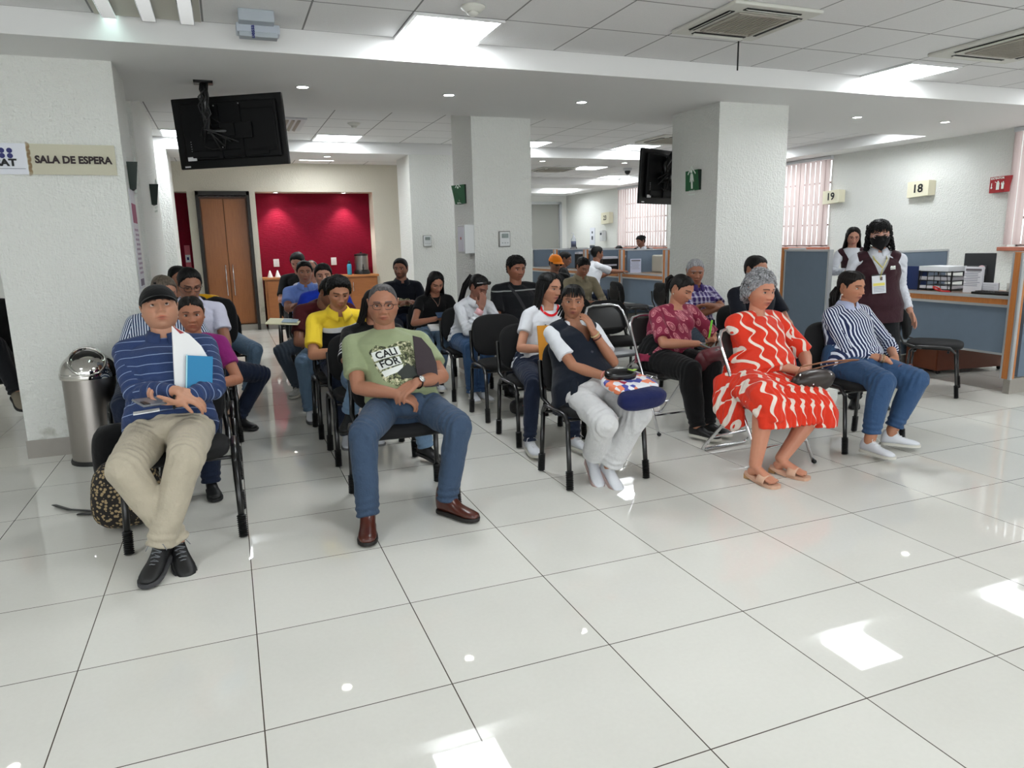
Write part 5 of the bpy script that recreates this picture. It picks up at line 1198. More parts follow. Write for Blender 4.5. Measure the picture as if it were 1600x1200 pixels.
def subdiv_text(s, size, bold):
    import bmesh
    v, f = text_mesh(s, size, bold); bm = bmesh.new(); vv = [bm.verts.new(p) for p in v]; 
    for q in f:
        try: bm.faces.new([vv[i] for i in q])
        except ValueError: pass
    bmesh.ops.remove_doubles(bm, verts=bm.verts[:], dist=1e-6)
    bmesh.ops.triangulate(bm, faces=bm.faces[:]); bmesh.ops.subdivide_edges(bm, edges=[e for e in bm.edges if e.calc_length() > size*.18], cuts=3, use_grid_fill=False); bmesh.ops.triangulate(bm, faces=bm.faces[:])
    bm.verts.index_update(); v = [x.co[:] for x in bm.verts]; f = [tuple(y.index for y in x.verts) for x in bm.faces]; bm.free(); return v, f
# ---------------------------------------------------------------- chairs in the room
for (x, y, lab) in ((.315, 2.22, 'black chair under the man with the black cap in the front row'),
    (.315, 3.20, 'black chair of the woman in the magenta top in the left column'), (.34, 4.15, 'black chair of the man in the white polo with glasses in the left column'), (.47, 5.90, 'black chair of the person in the bright yellow top in the left column'), (.30, 5.02, 'black chair of the person with tied black hair in the left column'), (.06, 3.76, 'black chair of the person in the blue and white striped shirt'),
    (1.46, 2.22, 'black chair under the man in the green t-shirt'), (1.46, 3.21, 'black chair directly behind the man in the green t-shirt'), (1.44, 3.96, 'black chair of the man in the yellow polo shirt'), (1.44, 4.80, 'black chair of the bowed man in the maroon t-shirt'),
    (1.50, 5.60, 'black chair of the man in royal blue'), (1.45, 6.45, 'black chair of the man in the pale blue shirt with folded arms'), (1.56, 7.2, 'black chair of the balding man at the back'),
    (2.655, 2.14, 'black chair under the woman in the navy waistcoat and white trousers'), (2.72, 3.10, 'black chair of the young woman with the red neckline'), (2.76, 3.88, 'empty black chair between the two young women in white tops'), (2.74, 4.76, 'black chair of the woman in the white shirt hiding her mouth'), (2.60, 5.55, 'black chair of the long haired woman with the blue phone'),
    (2.52, 6.7, 'black chair of the bearded man in the printed navy polo'), (3.35, 5.05, 'black chair of the man with the shoulder strap before the middle column'),
    (4.64, 2.0, 'black chair under the woman in the striped shirt'), (4.98, 3.45, 'black chair of the man in the navy polo behind the grey haired woman'), (4.80, 4.05, 'black chair of the man in the purple plaid shirt'),
    (4.25, 4.60, 'empty black chair behind the empty chrome folding chair'), (4.12, 5.15, 'empty black chair, farther of the two behind the chrome folding chair'), (4.85, 6.6, 'black chair of the man in the olive jacket'), (4.9, 7.55, 'black chair of the man with the orange cap'),
    (.95, 5.62, 'empty black chair beside the man in royal blue')):
    if 'empty black chair beside the man in royal' in lab: continue
    chair(x, y, lab)
chair(6.64, 2.96, 'empty black chair beside the standing woman at the near counter', .62)
chair(6.30, 7.78, 'empty black chair facing the rear counter, farther from the broad column', 1.45)
chair(6.62, 7.05, 'empty black chair facing the rear counter, half hidden by the broad column', 1.5)
chair(6.35, 9.2, 'black chair of the man in the white shirt at the rear counter', 1.3)
chair(-1.25, 5.3, 'black chair at the far left beyond the left column', .3)
FO = make_folding(M_VING); FO.location = (3.84, 4.17, 0); FO.rotation_euler = (0, 0, .12); FO['label'] = 'empty chrome folding chair with grey vinyl seat in the middle'
f2 = copy_tree(FO, (3.80, 2.19, 0), .10, 'chrome folding chair under the woman in the red patterned dress'); f3 = copy_tree(FO, (3.74, 3.22, 0), .05, 'chrome folding chair under the woman in the burgundy paisley blouse')
for f in (f2, f3):
    for c in f.children:
        if c.name.startswith('seat') and 'rail' not in c.name: c.data = c.data.copy(); c.data.materials[0] = M_VINYL

JEANS = fabric('jeans_blue', (.22, .29, .38), .8, .5); JEANS_L = fabric('jeans_light', (.40, .50, .60), .8, .5); JEANS_D = fabric('jeans_dark', (.09, .13, .21), .8, .5); JEANS_M = fabric('jeans_mid', (.20, .31, .45), .8, .5); JEANS_G = fabric('jeans_grey', (.27, .31, .36), .8, .5)
BLACKT = fabric('black_cotton', (.035, .036, .042)); NAVYT = fabric('navy_cotton', (.05, .065, .11)); WHITET = fabric('white_cotton', (.84, .85, .87)); KHAKI = fabric('khaki', (.70, .665, .59), .8, .5)
A = lambda **k: k
# ---- front row 1 : man in striped polo and cap
def m_p1(t, s, tt, b):
    f = t.math('FRACT', t.math('DIVIDE', t.math('ADD', tt, 5.0), .050)); n = t.noise(260, t.obj(), 1)
    c = t.mix(n, srgb((.15, .21, .36)), srgb((.19, .26, .42))); return t.mix(t.math('LESS_THAN', f, .085), c, srgb((.50, .57, .70)))
P1M = fabric('navy_striped_knit', m_p1)
i1 = person('seated man in navy striped long sleeve polo and black cap, arms crossed over papers', (.285, 2.44, .555), (.275, 2.66, 1.145), yaw=2, hyaw=6, hpitch=-20, hroll=-3, skin=(.70, .52, .42), hair='black', hfat=1.16, fat=1.16, belly=.6, sc=1.04,
    top_mat=P1M, sleeve=1.93, bottom='pants', bot_mat=KHAKI, collar=fabric('navy_rib', (.17, .23, .38)), hem=-.02, beard=.10, gaze=(.10, .22), lid=.45, shw=.178, jaw=1.15, slouch=.09, amp=.004, leg_r=1.06,
    arms=dict(L=A(to=(.345, 2.235, .785), hint=(-1, .1, -.8), fd=(.75, .05, -.45), pn=(-.2, .6, -.8), curl=.35, flip=-1, thumb=.5), R=A(to=(.345, 2.215, .735), hint=(1, .1, -.6), fd=(-1, -.25, .12), pn=(0, .1, 1), curl=.62, flip=1)),
    legs=dict(L=A(ank=(.285, 2.02, .115), toe=(.28, -1), pitch=-.28, hint=(-.58, -.6, .9)), R=A(ank=(.225, 1.955, .135), toe=(-.35, -1), pitch=-.18, hint=(.34, -.6, .9))),
    shoe_kw=dict(mat=SHO, sole=P('sole_slate', (.24, .24, .25), .7), lace=P('lace_grey', (.45, .46, .48), .7)), seed=11)
def cap(info, mat, brim_mat, logo=None, name='cap'):
    x, y, z, U = head_grid(72, 60, False); n = np.stack([x/.0755**2, y/.095**2, z/.12**2], -1); n /= np.linalg.norm(n, axis=-1, keepdims=True)
    t = np.clip((z-.026)/.006, -1, 1); t = np.where(t > 0, t*.0145+.003, .003+t*.03)+np.clip((z-.09)/.03, 0, 1)*.006; pos = np.stack([x, y, z], -1)+n*t[..., None]
    R, C, hs = info['R'], info['C'], info['hs']; m = MB(); m.rings([(r*hs)@R.T+C for r in pos]); c = m.build(name, mat, info['root'])
    a = np.linspace(-1.15, 1.15, 22); rg = []
    for k, e in ((0, .0), (.5, .5), (1, 1), (1, 1), (.5, .5), (0, 0)):
        pass
    top, bot = [], []
    for k in np.linspace(0, 1, 6):
        r1 = np.stack([.088*np.sin(a)*(1+.03*k), -.098*np.cos(a)-k*.068*np.cos(a*1.25)**.5*np.ones_like(a), .040-.022*k+.010*np.cos(a*1.3)], 1); top.append(r1); bot.append(r1-V(0, 0, .004))
    rings = top+bot[::-1]; n_ = len(a); v = np.concatenate(rings); k = len(rings); fs = [(i*n_+j, i*n_+j+1, ((i+1) % k)*n_+j+1, ((i+1) % k)*n_+j) for i in range(k) for j in range(n_-1)]; m = MB(); m.add((v*hs)@R.T+C, fs); m.build('visor', brim_mat, c)
    MB().ell((V(0, .0, .143)*hs)@R.T+C, (.008, .008, .005)).build('button', mat, c); return c
M_CAP = fabric('cap_black', (.04, .04, .043)); cap(i1, M_CAP, M_CAP)
MB().tube([(.325, 2.205, .71), (.327, 2.18, .735), (.33, 2.205, .768), (.338, 2.24, .765), (.335, 2.245, .71), (.325, 2.205, .71)], .006, 6).build('bracelet', BLACKT, i1['root'])
def phone(c, R, mat, lab, cat='phone', w=.074, l=.155, cam=True):
    t = thing('mobile_phone', c, lab, cat); MB().box(c, (w, .009, l), R=R, bev=.003).build('body', mat, t, False)
    MB().box(V(c)+R@V(0, .0050, 0), (w*.93, .001, l*.95), R=R).build('screen', P('phone_glass', (.02, .02, .03), .08), t, False)
    if cam: MB().box(V(c)+R@V(-w*.22, -.006, l*.33), (w*.4, .003, l*.22), R=R, bev=.001).build('camera_block', P('phone_cam', (.12, .12, .13), .3), t, False)
    return t
_l = nrm(V(-.6, -.8, .12)); _n = V(-.1, .45, -.9); _n = nrm(_n-_l*np.dot(_n, _l))
phone(V(.235, 2.13, .765), np.stack([np.cross(_n, _l), _n, _l], 1), P('phone_silver', (.52, .53, .56), .25, .5), 'silver phone in the hand of the man with the black cap')
t = MB().box((.215, 2.12, .722), (.11, .06, .004), R=rotz(.1)@roty(-.06)).build('folded_paper', P('paper_white', 0), None, False, origin=(.215, 2.12, .722)); tag(t, 'white folded slip held below the silver phone', 'paper')
# papers and notebook under the arm
t = thing('paper_stack', (.40, 2.40, .9), 'white papers and folder tucked under the arm of the man with the cap', 'papers'); Rp = rotz(.25)@rotx(-.22)@roty(.10)
q = MB(); q.prism([(-.085, -.16), (.09, -.16), (.09, .0), (.045, .09), (-.01, .15), (-.085, .19)], -.012, .006, R=Rp, c=(.415, 2.375, .89)); q.build('sheets', P('paper_white', 0), t, False)
q = MB(); q.prism([(-.085, .19), (-.03, .155), (-.05, .15)], -.014, -.0125, R=Rp, c=(.415, 2.375, .89)); q.build('red_corner', P('ext_red', 0), t, False)
t = thing('notebook', (.45, 2.36, .86), 'teal blue notebook in front of the white papers of the man with the cap', 'notebook'); MB().box((.445, 2.345, .845), (.125, .014, .175), R=rotz(.25)@rotx(-.22)@roty(.16), bev=.004).build('cover', P('teal_cover', (.0, .47, .66), .5), t, False)
MB().box(V(.445, 2.345, .845)+(rotz(.25)@rotx(-.22)@roty(.16))@V(-.060, -.0075, 0), (.006, .003, .18), R=rotz(.25)@rotx(-.22)@roty(.16)).build('spine_band', P('teal_pale', (.65, .85, .88), .5), t, False)
# backpack on the floor
t = thing('backpack', (.06, 2.95, 0), 'black and tan patterned backpack on the floor beside the front left chair', 'backpack')
def m_bp():
    t_ = NT('backpack_print'); v = t_.n('ShaderNodeTexVoronoi'); v.inputs['Scale'].default_value = 55; t_.t.links.new(t_.obj(), v.inputs[0])
    t_.base(t_.mix(t_.math('GREATER_THAN', v.outputs['Distance'], .42), srgb((.62, .54, .40)), srgb((.10, .08, .07)))); t_.b.inputs['Roughness'].default_value = .8; return t_.m
def bagshape(c, w, d, h, R, p=2.6, n=28, sag=0.0):
    rg = []; a = np.arange(n)/n*2*math.pi; ca, sa = np.cos(a), np.sin(a); sx = np.sign(ca)*np.abs(ca)**(2/p); sy = np.sign(sa)*np.abs(sa)**(2/p)
    for z in np.linspace(-1, 1, 15):
        k = (1-abs(z)**3.2*.999)**(1/2.6); k2 = k*(1+sag*(-z)); rg.append(np.stack([sx*w/2*k2, sy*d/2*k2, np.full(n, z*h/2)], 1)@R.T+V(c))
    m = MB(); m.rings(rg); return m
bagshape((.02, 2.62, .20), .34, .22, .38, rotz(.2)@rotx(.15), sag=.12).build('bag_body', m_bp(), t)
bagshape((-.02, 2.80, .34), .26, .20, .42, rotz(.2)@rotx(.25)).build('top_flap', BLACKT, t)
m = MB(); m.tube([(-.06, 2.85, .5), (-.13, 2.84, .35), (-.14, 2.86, .15), (-.13, 2.85, .03)], [(.022, .006)]*4, 8); m.tube([(-.13, 2.85, .06), (-.16, 2.9, .012), (-.25, 2.98, .010), (-.34, 3.03, .012), (-.44, 3.16, .010)], [(.016, .004)]*5, 8, ref=V(0, 0, 1)); m.tube([(-.12, 2.83, .05), (-.19, 2.90, .012), (-.28, 2.93, .010)], [(.018, .005)]*3, 8, ref=V(0, 0, 1)); m.build('strap', M_BLACKP, t)

# ---- front row 2 : man in green tee
G_TEE = fabric('sage_cotton', (.57, .61, .47))
i2 = person('seated man in sage green printed t-shirt and jeans with hands folded, glasses', (1.49, 2.46, .555), (1.435, 2.60, 1.115), yaw=-2, hyaw=-12, hpitch=2, skin=(.60, .42, .33), hair='pepper', hstyle=dict(th=.006, line=((0, .088), (.5, .086), (.9, .062), (1.2, .035), (1.36, -.008), (1.46, .022), (1.80, .028), (1.98, -.01), (2.15, -.045), (3.15, -.075)), strand=.0008), hfat=1.13, fat=1.12, belly=.7, sc=1.03, age=1,
    top_mat=G_TEE, sleeve=.70, bottom='pants', bot_mat=JEANS, hem=-.015, gaze=(-.05, .05), lid=.20, jaw=1.25, amp=.0035, shw=.185, beard=.10, shz=-.02,
    arms=dict(L=A(to=(1.415, 2.235, .665), hint=(-1, .2, -.6), fd=(.85, .0, -.45), pn=(-.1, .5, -1), curl=.45), R=A(to=(1.515, 2.225, .72), hint=(1, .3, -.4), fd=(-.85, -.15, -.45), pn=(0, .4, -.9), curl=.5)),
    legs=dict(L=A(ank=(1.18, 2.02, .10), toe=(-.22, -1), hint=(-.45, -.7, .9)), R=A(ank=(1.62, 2.07, .10), toe=(.55, -.85), hint=(.35, -.7, .9))),
    shoe_kw=dict(mat=P('brown_leather', (.29, .11, .06), .28, 0, .6), sole=P('sole_brownblack', (.10, .08, .07), .6), style='boot'), seed=21)
glasses(i2['root'], i2['R'], i2['C'], i2['hs'], (.16, .08, .07), .025, .017, .0018)
m = MB(); W_ = V(1.535, 2.25, .728); ax = nrm(i2['AR']['R'][2]-i2['AR']['R'][1]); w1 = nrm(np.cross(ax, V(0, 0, 1))); w2 = np.cross(ax, w1); cW = i2['AR']['R'][2]-ax*.02
m.tube([cW+(w1*math.cos(a)+w2*math.sin(a))*.031 for a in np.linspace(0, 6.283, 19)], [(.009, .0035)]*19, 8, dome=False); wt = m.build('wristwatch', M_BLACKP, i2['root'])
nf = nrm(V(-.3, -1, .45)-ax*np.dot(V(-.3, -1, .45), ax)); Rw = np.stack([ax, nrm(np.cross(nf, ax)), nf], 1); MB().lathe(cW+nf*.031, [(.001, .0), (.019, 0), (.020, .006), (.017, .008), (.001, .008)], 22, axis=Rw).build('watch_case', M_CHROME, wt); MB().lathe(cW+nf*.0395, [(.001, 0.0005), (.0165, 0)], 20, axis=Rw).build('watch_face', P('watch_white', (.86, .86, .84), .3), wt)
def m_print():
    t_ = NT('photo_print'); p = t_.obj(); n = t_.noise(45, p, 4, .7); n2 = t_.noise(14, p, 2); c = t_.ramp(n, [(.40, srgb((.12, .13, .10))), (.5, srgb((.42, .45, .30))), (.62, srgb((.85, .83, .70)))]); t_.base(c); t_.b.inputs['Roughness'].default_value = .8; return t_.m
PR = m_print(); PW = P('print_white', (.86, .87, .85), .8); PD = P('print_dark', (.16, .18, .16), .8)
rt = -.17
def poly_decal(info, pts, name, mat, lift, sub=.02):
    pts = np.array(pts, float); c = pts.mean(0); n = len(pts); v = [(c[0], c[1], 0)]; f = []; K = 5
    dens = []
    for i in range(n):
        a, b = pts[i], pts[(i+1) % n]; s = max(1, int(np.linalg.norm(b-a)/sub)); dens += [a+(b-a)*k/s for k in range(s)]
    n = len(dens); v += [tuple(c+(p-c)*r/K)+(0,) for r in range(1, K+1) for p in dens]
    f += [(0, 1+i, 1+(i+1) % n) for i in range(n)]
    for r in range(K-1): f += [(1+r*n+i, 1+(r+1)*n+i, 1+(r+1)*n+(i+1) % n, 1+r*n+(i+1) % n) for i in range(n)]
    return decal_project(info, v, f, name, mat, lift=lift)
poly_decal(i2, [(-.135, .045), (-.09, .075), (-.03, .06), (.04, .09), (.11, .09), (.12, -.05), (.10, -.15), (-.02, -.19), (-.10, -.14), (-.12, -.05)], 'shirt_print', PR, .003)
poly_decal(i2, [(-.125, .035), (.03, .06), (.035, .01), (-.12, -.018)], 'print_block', PW, .005)
poly_decal(i2, [(-.115, -.028), (.02, .0), (.025, -.045), (-.105, -.075)], 'print_block', PW, .005)
poly_decal(i2, [(-.10, -.085), (.03, -.05), (.01, -.09), (-.09, -.12)], 'print_block', PW, .0045)
poly_decal(i2, [(-.02, -.10), (.05, -.05), (.10, -.08), (.09, -.14), (.0, -.14)], 'print_dark_patch', PD, .005)
for s, y, x in (('CALI', .020, -.045), ('FOR', -.035, -.042)):
    v, f = subdiv_text(s, .062, .0016); v = np.array(v)*V(.95, .95, 1); decal_project(i2, v, f, 'print_lettering', P('print_black', (.09, .09, .09), .8), x, y, .17, .0075)
# jacket under arm
t = thing('folded_jacket', (1.60, 2.42, .85), 'dark plum folder tucked under the arm of the man in green', 'folder'); q = MB(); q.prism([(-.045, .13), (.0, .115), (.05, .05), (.075, -.03), (.08, -.16), (-.035, -.16)], -.012, .012, R=rotz(-.1)@rotx(-.15), c=(1.585, 2.335, .83)); q.build('cover', P('plum_cloth', (.20, .16, .18), .8, nz=.3), t, False)

# ---- front row 3 : woman in navy waistcoat
def vest_extra(m, inf): pass
i3 = person('seated woman in navy waistcoat, white blouse and white trousers, hand on her neck, glasses', (2.63, 2.40, .54), (2.625, 2.56, 1.075), yaw=6, hyaw=-24, hpitch=0, hroll=3, skin=(.60, .42, .32), hair='black', fem=True, sc=.98, fat=1.12, brow_w=1.1,
    hstyle=dict(kind='lowtail', bangs=True, th=.009, side=-.07, len=.09), top='blouse', top_mat=WHITET, sleeve=.72, neckline=.37, bottom='wide', bot_mat=fabric('white_linen', (.80, .80, .80), .8, .5), hem=-.01, gaze=(0, .05), lid=.42, lip=(.52, .24, .22), leg_r=1.0, bust=.8, shw=.156,
    arms=dict(L=A(to=(2.665, 2.16, .655), hint=(-1, .2, -.8), fd=(1, -.15, .0), pn=(0, .15, -1), curl=.6), R=A(to=(2.672, 2.37, .90), hint=(.42, -.5, -.9), fd=(-.35, .25, .9), pn=(-.5, .6, .3), curl=.3, flip=1)),
    legs=dict(L=A(ank=(2.60, 2.24, .14), toe=(-.10, -1), pitch=-.55, hint=(-.15, -.9, .7), hemup=.06), R=A(ank=(2.66, 2.15, .115), toe=(.10, -1), pitch=-.45, hint=(.35, -.8, .7), hemup=.02)),
    shoe_kw=dict(mat=SHO_W, sole=P('sole_pink', (.72, .62, .60), .6), style='clog'), seed=31)
glasses(i3['root'], i3['R'], i3['C'], i3['hs'], (.58, .42, .36), .027, .021, .0016)
def vest(info, mat, hemz=-.06, name='waistcoat', vneck=.10, open_bottom=0.0):
    """sleeveless shell a bit larger than the top, with a V opening cut at the front"""
    sc = info['sc']; m = MB(); sp, fwd, right, sd = info['sp'], info['fwd'], info['right'], info['sd']; hw, hd, fo = info['hw'], info['hd'], info['fo']; ts = [0, .1, .22, .36, .5, .64, .78, .88, .95, 1.0]; rg = []; n = 40; a = np.arange(n)/n*2*math.pi
    for k, t in enumerate(ts[:9]):
        T_ = sd(t); f2 = nrm(fwd-T_*np.dot(fwd, T_)); ca, sa = np.cos(a)[:, None], np.sin(a)[:, None]; o = .030*sc
        wd = hw[k]+o if k < 6 else (hw[k]+.012, hw[k]+.004, hw[k]-.01)[k-6]
        rg.append(sp(t)+fwd*fo[k]+right*np.sign(ca)*np.abs(ca)**.85*wd+f2*sa*(hd[k]+o))
    rg.insert(0, rg[0]+V(0, 0, hemz)); m.rings(rg)
    for s in (-1, 1): m.ell(sp(.66)+fwd*(hd[5]*.62+.022)+right*s*.068*sc, (.066, .064, .062))
    for s in (-1, 1): m.tube([sp(.95)+right*s*.03*sc, sp(.94)+right*s*.075*sc, info['SHc']+right*s*.118*sc-V(0, 0, .018)], [.052*sc, .058*sc, .066*sc], 16)
    vs, ns, fs = remesh(m, .0065, 5); vs = wrinkle(vs, ns, .002, 3); top = sp(.99); ax = nrm(sp(.8)-sp(.4))
    x = (vs-top)@right; h = (vs-top)@ax; fr = (vs-sp(.7))@fwd
    g = h+vneck*2.2-np.abs(x)*2.2; kill = (fr > -.02) & (g > 0) & (h > -.34); keep = ~kill
    fs2 = [f for f in fs if any(keep[i] for i in f)]; bd = sorted(set(i for f in fs2 for i in f if kill[i] and g[i] < .05)); bd = np.array(bd, int); gg = np.stack([-2.2*np.sign(x[bd]), np.ones(len(bd))], 1)/(1+2.2**2); vs[bd] -= (info['right'][None]*gg[:, :1]+ax[None]*gg[:, 1:])*g[bd][:, None]; used = sorted(set(i for f in fs2 for i in f)); mp = {j: i for i, j in enumerate(used)}
    return mkobj(name, vs[used], [tuple(mp[i] for i in f) for f in fs2], mat, info['root'])
VN = fabric('navy_suiting', (.055, .085, .135)); v3 = vest(i3, VN, -.10, vneck=.075)
m = MB(); 
for k in range(3):
    p_ = i3['sp'](.60-.14*k)+i3['fwd']*(.165-.005*k)+i3['right']*.015; m.ell(p_, (.011, .006, .011), nu=10, nv=6)
m.build('buttons', P('button_navy', (.10, .13, .2), .3), v3)
# long waistcoat tail hanging over the hip on the left
m = MB(); m.tube([(2.52, 2.42, .66), (2.475, 2.36, .55), (2.455, 2.32, .44)], [(.05, .10), (.028, .13), (.012, .12)], 16, ref=V(0, 1, 0)); m.build('waistcoat_tail', VN, i3['root'])
for s_, c_, off, nm in (('R', (.75, .68, .5), .025, 'wristwatch'), ('R', (.25, .08, .08), .05, 'bracelet'), ('L', (.88, .85, .80), .03, 'bracelet'), ('L', (.80, .5, .48), .05, 'bracelet')):
    S_, E_, W2, _, _ = i3['AR'][s_]; ax = nrm(W2-E_); w1 = nrm(np.cross(ax, V(0, 0, 1))); w2 = np.cross(ax, w1); c = W2-ax*(off-.01)
    MB().tube([c+(w1*math.cos(a)+w2*math.sin(a))*.027 for a in np.linspace(0, 6.283, 17)], .0045, 6, dome=False).build(nm, P('br%s' % str(c_), c_, .3), i3['root'])
# floral tote and black pouch
def m_floral():
    t_ = NT('floral_print'); v = t_.n('ShaderNodeTexVoronoi'); v.inputs['Scale'].default_value = 30; t_.t.links.new(t_.obj(), v.inputs[0])
    c = t_.ramp(v.outputs['Color'], [(.0, srgb((.85, .85, .87))), (.45, srgb((.86, .86, .88))), (.5, srgb((.25, .28, .60))), (.62, srgb((.88, .50, .35))), (.8, srgb((.86, .86, .88))), (.92, srgb((.62, .12, .28)))]); c.node.color_ramp.interpolation = 'CONSTANT'; t_.base(c); return t_.m
t = thing('tote_bag', (2.75, 2.0, .6), 'navy and floral tote bag lying on the lap of the woman in the waistcoat', 'bag')
bagshape((2.72, 2.02, .635), .33, .26, .075, rotz(.25)@rotx(.22), 3).build('floral_panel', m_floral(), t)
bagshape((2.73, 1.90, .575), .32, .12, .12, rotz(.15)@rotx(.35), 3).build('navy_base', fabric('bag_navy', (.07, .10, .28)), t)
t = thing('black_pouch', (2.65, 2.05, .68), 'small shiny black pouch with a green mark on top of the floral tote', 'pouch'); bagshape((2.67, 2.04, .695), .19, .11, .062, rotz(-.1)@rotx(.25), 2.6).build('body', P('pouch_black', (.03, .03, .035), .25), t)
MB().tube([(2.70, 2.005, .727), (2.72, 1.985, .722), (2.745, 2.0, .724)], [(.012, .003)]*3, 8).build('green_mark', P('lime', (.55, .68, .25), .5), t)

# ---- front row 4 : woman in red dress
def m_dress(t, s, tt, b):
    per = .075; w_ = t.math('MULTIPLY', t.math('SINE', t.math('MULTIPLY', tt, 52.0)), .017); u = t.math('FRACT', t.math('DIVIDE', t.math('ADD', t.math('ADD', s, 10.0), w_), per))
    thick = t.math('MULTIPLY_ADD', t.math('COSINE', t.math('MULTIPLY', tt, 52.0)), .085, .11); a = t.math('ABSOLUTE', t.math('SUBTRACT', u, .5)); m = t.math('LESS_THAN', a, thick); return t.mix(m, srgb((.84, .20, .10)), srgb((.90, .85, .80)))
DR = fabric('red_wave_print', m_dress, .7, .35)
SK4 = (.72, .50, .40)
i4 = person('seated grey curly haired woman in red and white wavy patterned dress', (3.80, 2.24, .52), (3.915, 2.36, 1.09), yaw=2, hyaw=4, hpitch=4, hroll=2, skin=SK4, hair='grey', fem=True, sc=1.02, fat=1.22, hfat=1.12, belly=.9, age=1, hsc=1.0,
    hstyle=dict(kind='curly', n=900, th=.010, lump=.002, line=((0, .066), (.5, .064), (.9, .05), (1.2, .02), (1.5, -.01), (1.75, -.02), (2.1, -.05), (3.15, -.085))), top='dress', top_mat=DR, sleeve=.98, bottom='none', hem=-.02, gaze=(-.15, 0), lid=.28, lip=(.62, .32, .28), bust=1.25, shw=.175, brow=(.22, .16, .14), arm_r=1.12, amp=.003, leg_r=1.12, neckline=.04,
    arms=dict(L=A(to=(3.93, 2.00, .615), hint=(-1, .3, -.7), fd=(.8, -.4, -.35), pn=(.5, .5, -.4), curl=.6), R=A(to=(4.07, 2.06, .61), hint=(1, .3, -.5), fd=(-.45, -.75, -.2), pn=(-.6, .5, -.4), curl=.6)),
    legs=dict(L=A(ank=(3.485, 1.83, .105), toe=(.12, -1), hint=(-.2, -.9, .6), foot=(.12, -1)), R=A(ank=(3.71, 1.86, .105), toe=(.4, -1), hint=(.8, -.7, .6), foot=(.45, -1))), seed=41)
# skirt over the thighs
L4 = i4['LG']; kL, kR = L4['L'][1], L4['R'][1]; hp = V(3.80, 2.24, .52); rg = []; n = 48; a = np.arange(n)/n*2*math.pi
kc = (kL+kR)/2; RX = abs((kL-kR)@i4['right'])/2+.105; m = MB()
def skirt_ring(c, rx, ry, rz, tilt, wav=0): 
    d = nrm(V(tilt)); u = i4['right']; w_ = nrm(np.cross(d, u)); ca, sa = np.cos(a)[:, None], np.sin(a)[:, None]; k = 1+wav*np.sin(a*9+1)[:, None]; return V(c)+u*ca*rx*k+w_*np.sign(sa)*np.abs(sa)**.8*ry*k
m.tube([hp+V(0, .03, .06), hp+V(0, -.02, -.0), (hp+kc)/2+V(0, 0, -.01), kc+V(0, .03, -.01), kc+V(-.0, -.035, -.06), kc+V(0, -.035, -.12)], [(.215, .15), (.25, .135), (.285, .115), (RX, .105), (RX, .09), (RX-.01, .08)], 48, ref=V(0, 0, 1), dome=False)
[m.tube([L4[k_][0]+V(0, 0, .02), L4[k_][1]+V(0, .02, .01), L4[k_][1]+V(0, -.03, -.04), L4[k_][1]+V(0, -.035, -.12)], [.11, .100, .092, .085], 20, dome=False) for k_ in 'LR']
m.tube([hp+V(-.20, .06, .03), hp+V(-.26, -.05, -.12), hp+V(-.27, -.13, -.20), hp+V(-.25, -.17, -.26)], [(.06, .09), (.04, .12), (.025, .10), (.012, .05)], 20, ref=V(0, 1, 0), dome=False)
finish('skirt', m, .0065, DR, i4['root'], [(hp, kc, .2, 0, .3), (kc, kc+V(0, -.02, -.2), .2, 0, .75)], hp, i4['right'], .0035, 4, [(kc, V(1, .2, 0), .2, .007), (hp+V(-.2, -.1, -.1), V(0, 1, 0), .15, .006)], 5)
for nm in 'LR':    # sandals
    ank = L4[nm][2]; f = nrm(V(*L4[nm][3]['foot'], 0)); s_ = np.cross(f, V(0, 0, 1)); T = lambda x, y, z: ank+f*x+s_*y+V(0, 0, z)
    so = [(-.068, .010), (-.06, .026), (-.04, .031), (0, .030), (.04, .032), (.09, .042), (.13, .046), (.165, .040), (.18, .02)]; pts = [(x, w_) for x, w_ in so]+[(x, -w_) for x, w_ in so[::-1]]
    q = MB(); q.rings([np.array([T(x, y, -.104+max(0, .035-(x+.07)*.4)) for x, y in pts]), np.array([T(x, y, -.086+max(0, .03-(x+.07)*.35)) for x, y in pts])]); sd_ = q.build('sandal', P('sandal_beige', (.80, .64, .54), .5), i4['root'], flat_angle=40)
    q = MB(); rr_ = []
    for x in (.055, .075, .095, .112): rr_.append(np.array([T(x, .050*math.cos(b_), -.086+.052*math.sin(b_)*(1-(x-.05)*3.5)) for b_ in np.linspace(0, math.pi, 14)]))
    q.rings(rr_, cap=False, closed=False); q.build('strap', P('sandal_beige', 0), sd_).modifiers.new('s', 'SOLIDIFY').thickness = .003
    MB().box(T(-.05, 0, -.088), (.04, .04, .03), R=rotz(math.atan2(f[1], f[0]))).build('heel', P('heel_gold', (.72, .55, .36), .4), sd_, False)
t = thing('handbag', (4.05, 1.98, .57), 'dark brown leather handbag with tan strap on the lap of the woman in red', 'handbag')
bagshape((3.99, 1.93, .555), .37, .12, .145, rotz(.12)@rotx(.5), 2.4, sag=.05).build('body', P('brown_leather_dark', (.16, .12, .10), .35, var=.15), t)
m = MB(); m.tube([(3.84, 1.92, .60), (3.86, 1.90, .66), (4.02, 1.86, .685), (4.20, 1.84, .685), (4.28, 1.86, .675), (4.27, 1.90, .665), (4.10, 1.94, .64), (3.97, 1.95, .62)], [(.011, .004)]*8, 8, ref=V(0, 0, 1)); m.build('strap', P('tan_strap', (.55, .36, .24), .5), t)
m = MB(); m.ell((3.93, 1.86, .55), (.006, .004, .006), nu=8, nv=6); m.ell((3.85, 1.89, .61), (.009, .004, .009), nu=8, nv=6); m.ell((4.08, 1.87, .60), (.007, .004, .007), nu=8, nv=6); m.build('stud', M_CHROME, t)

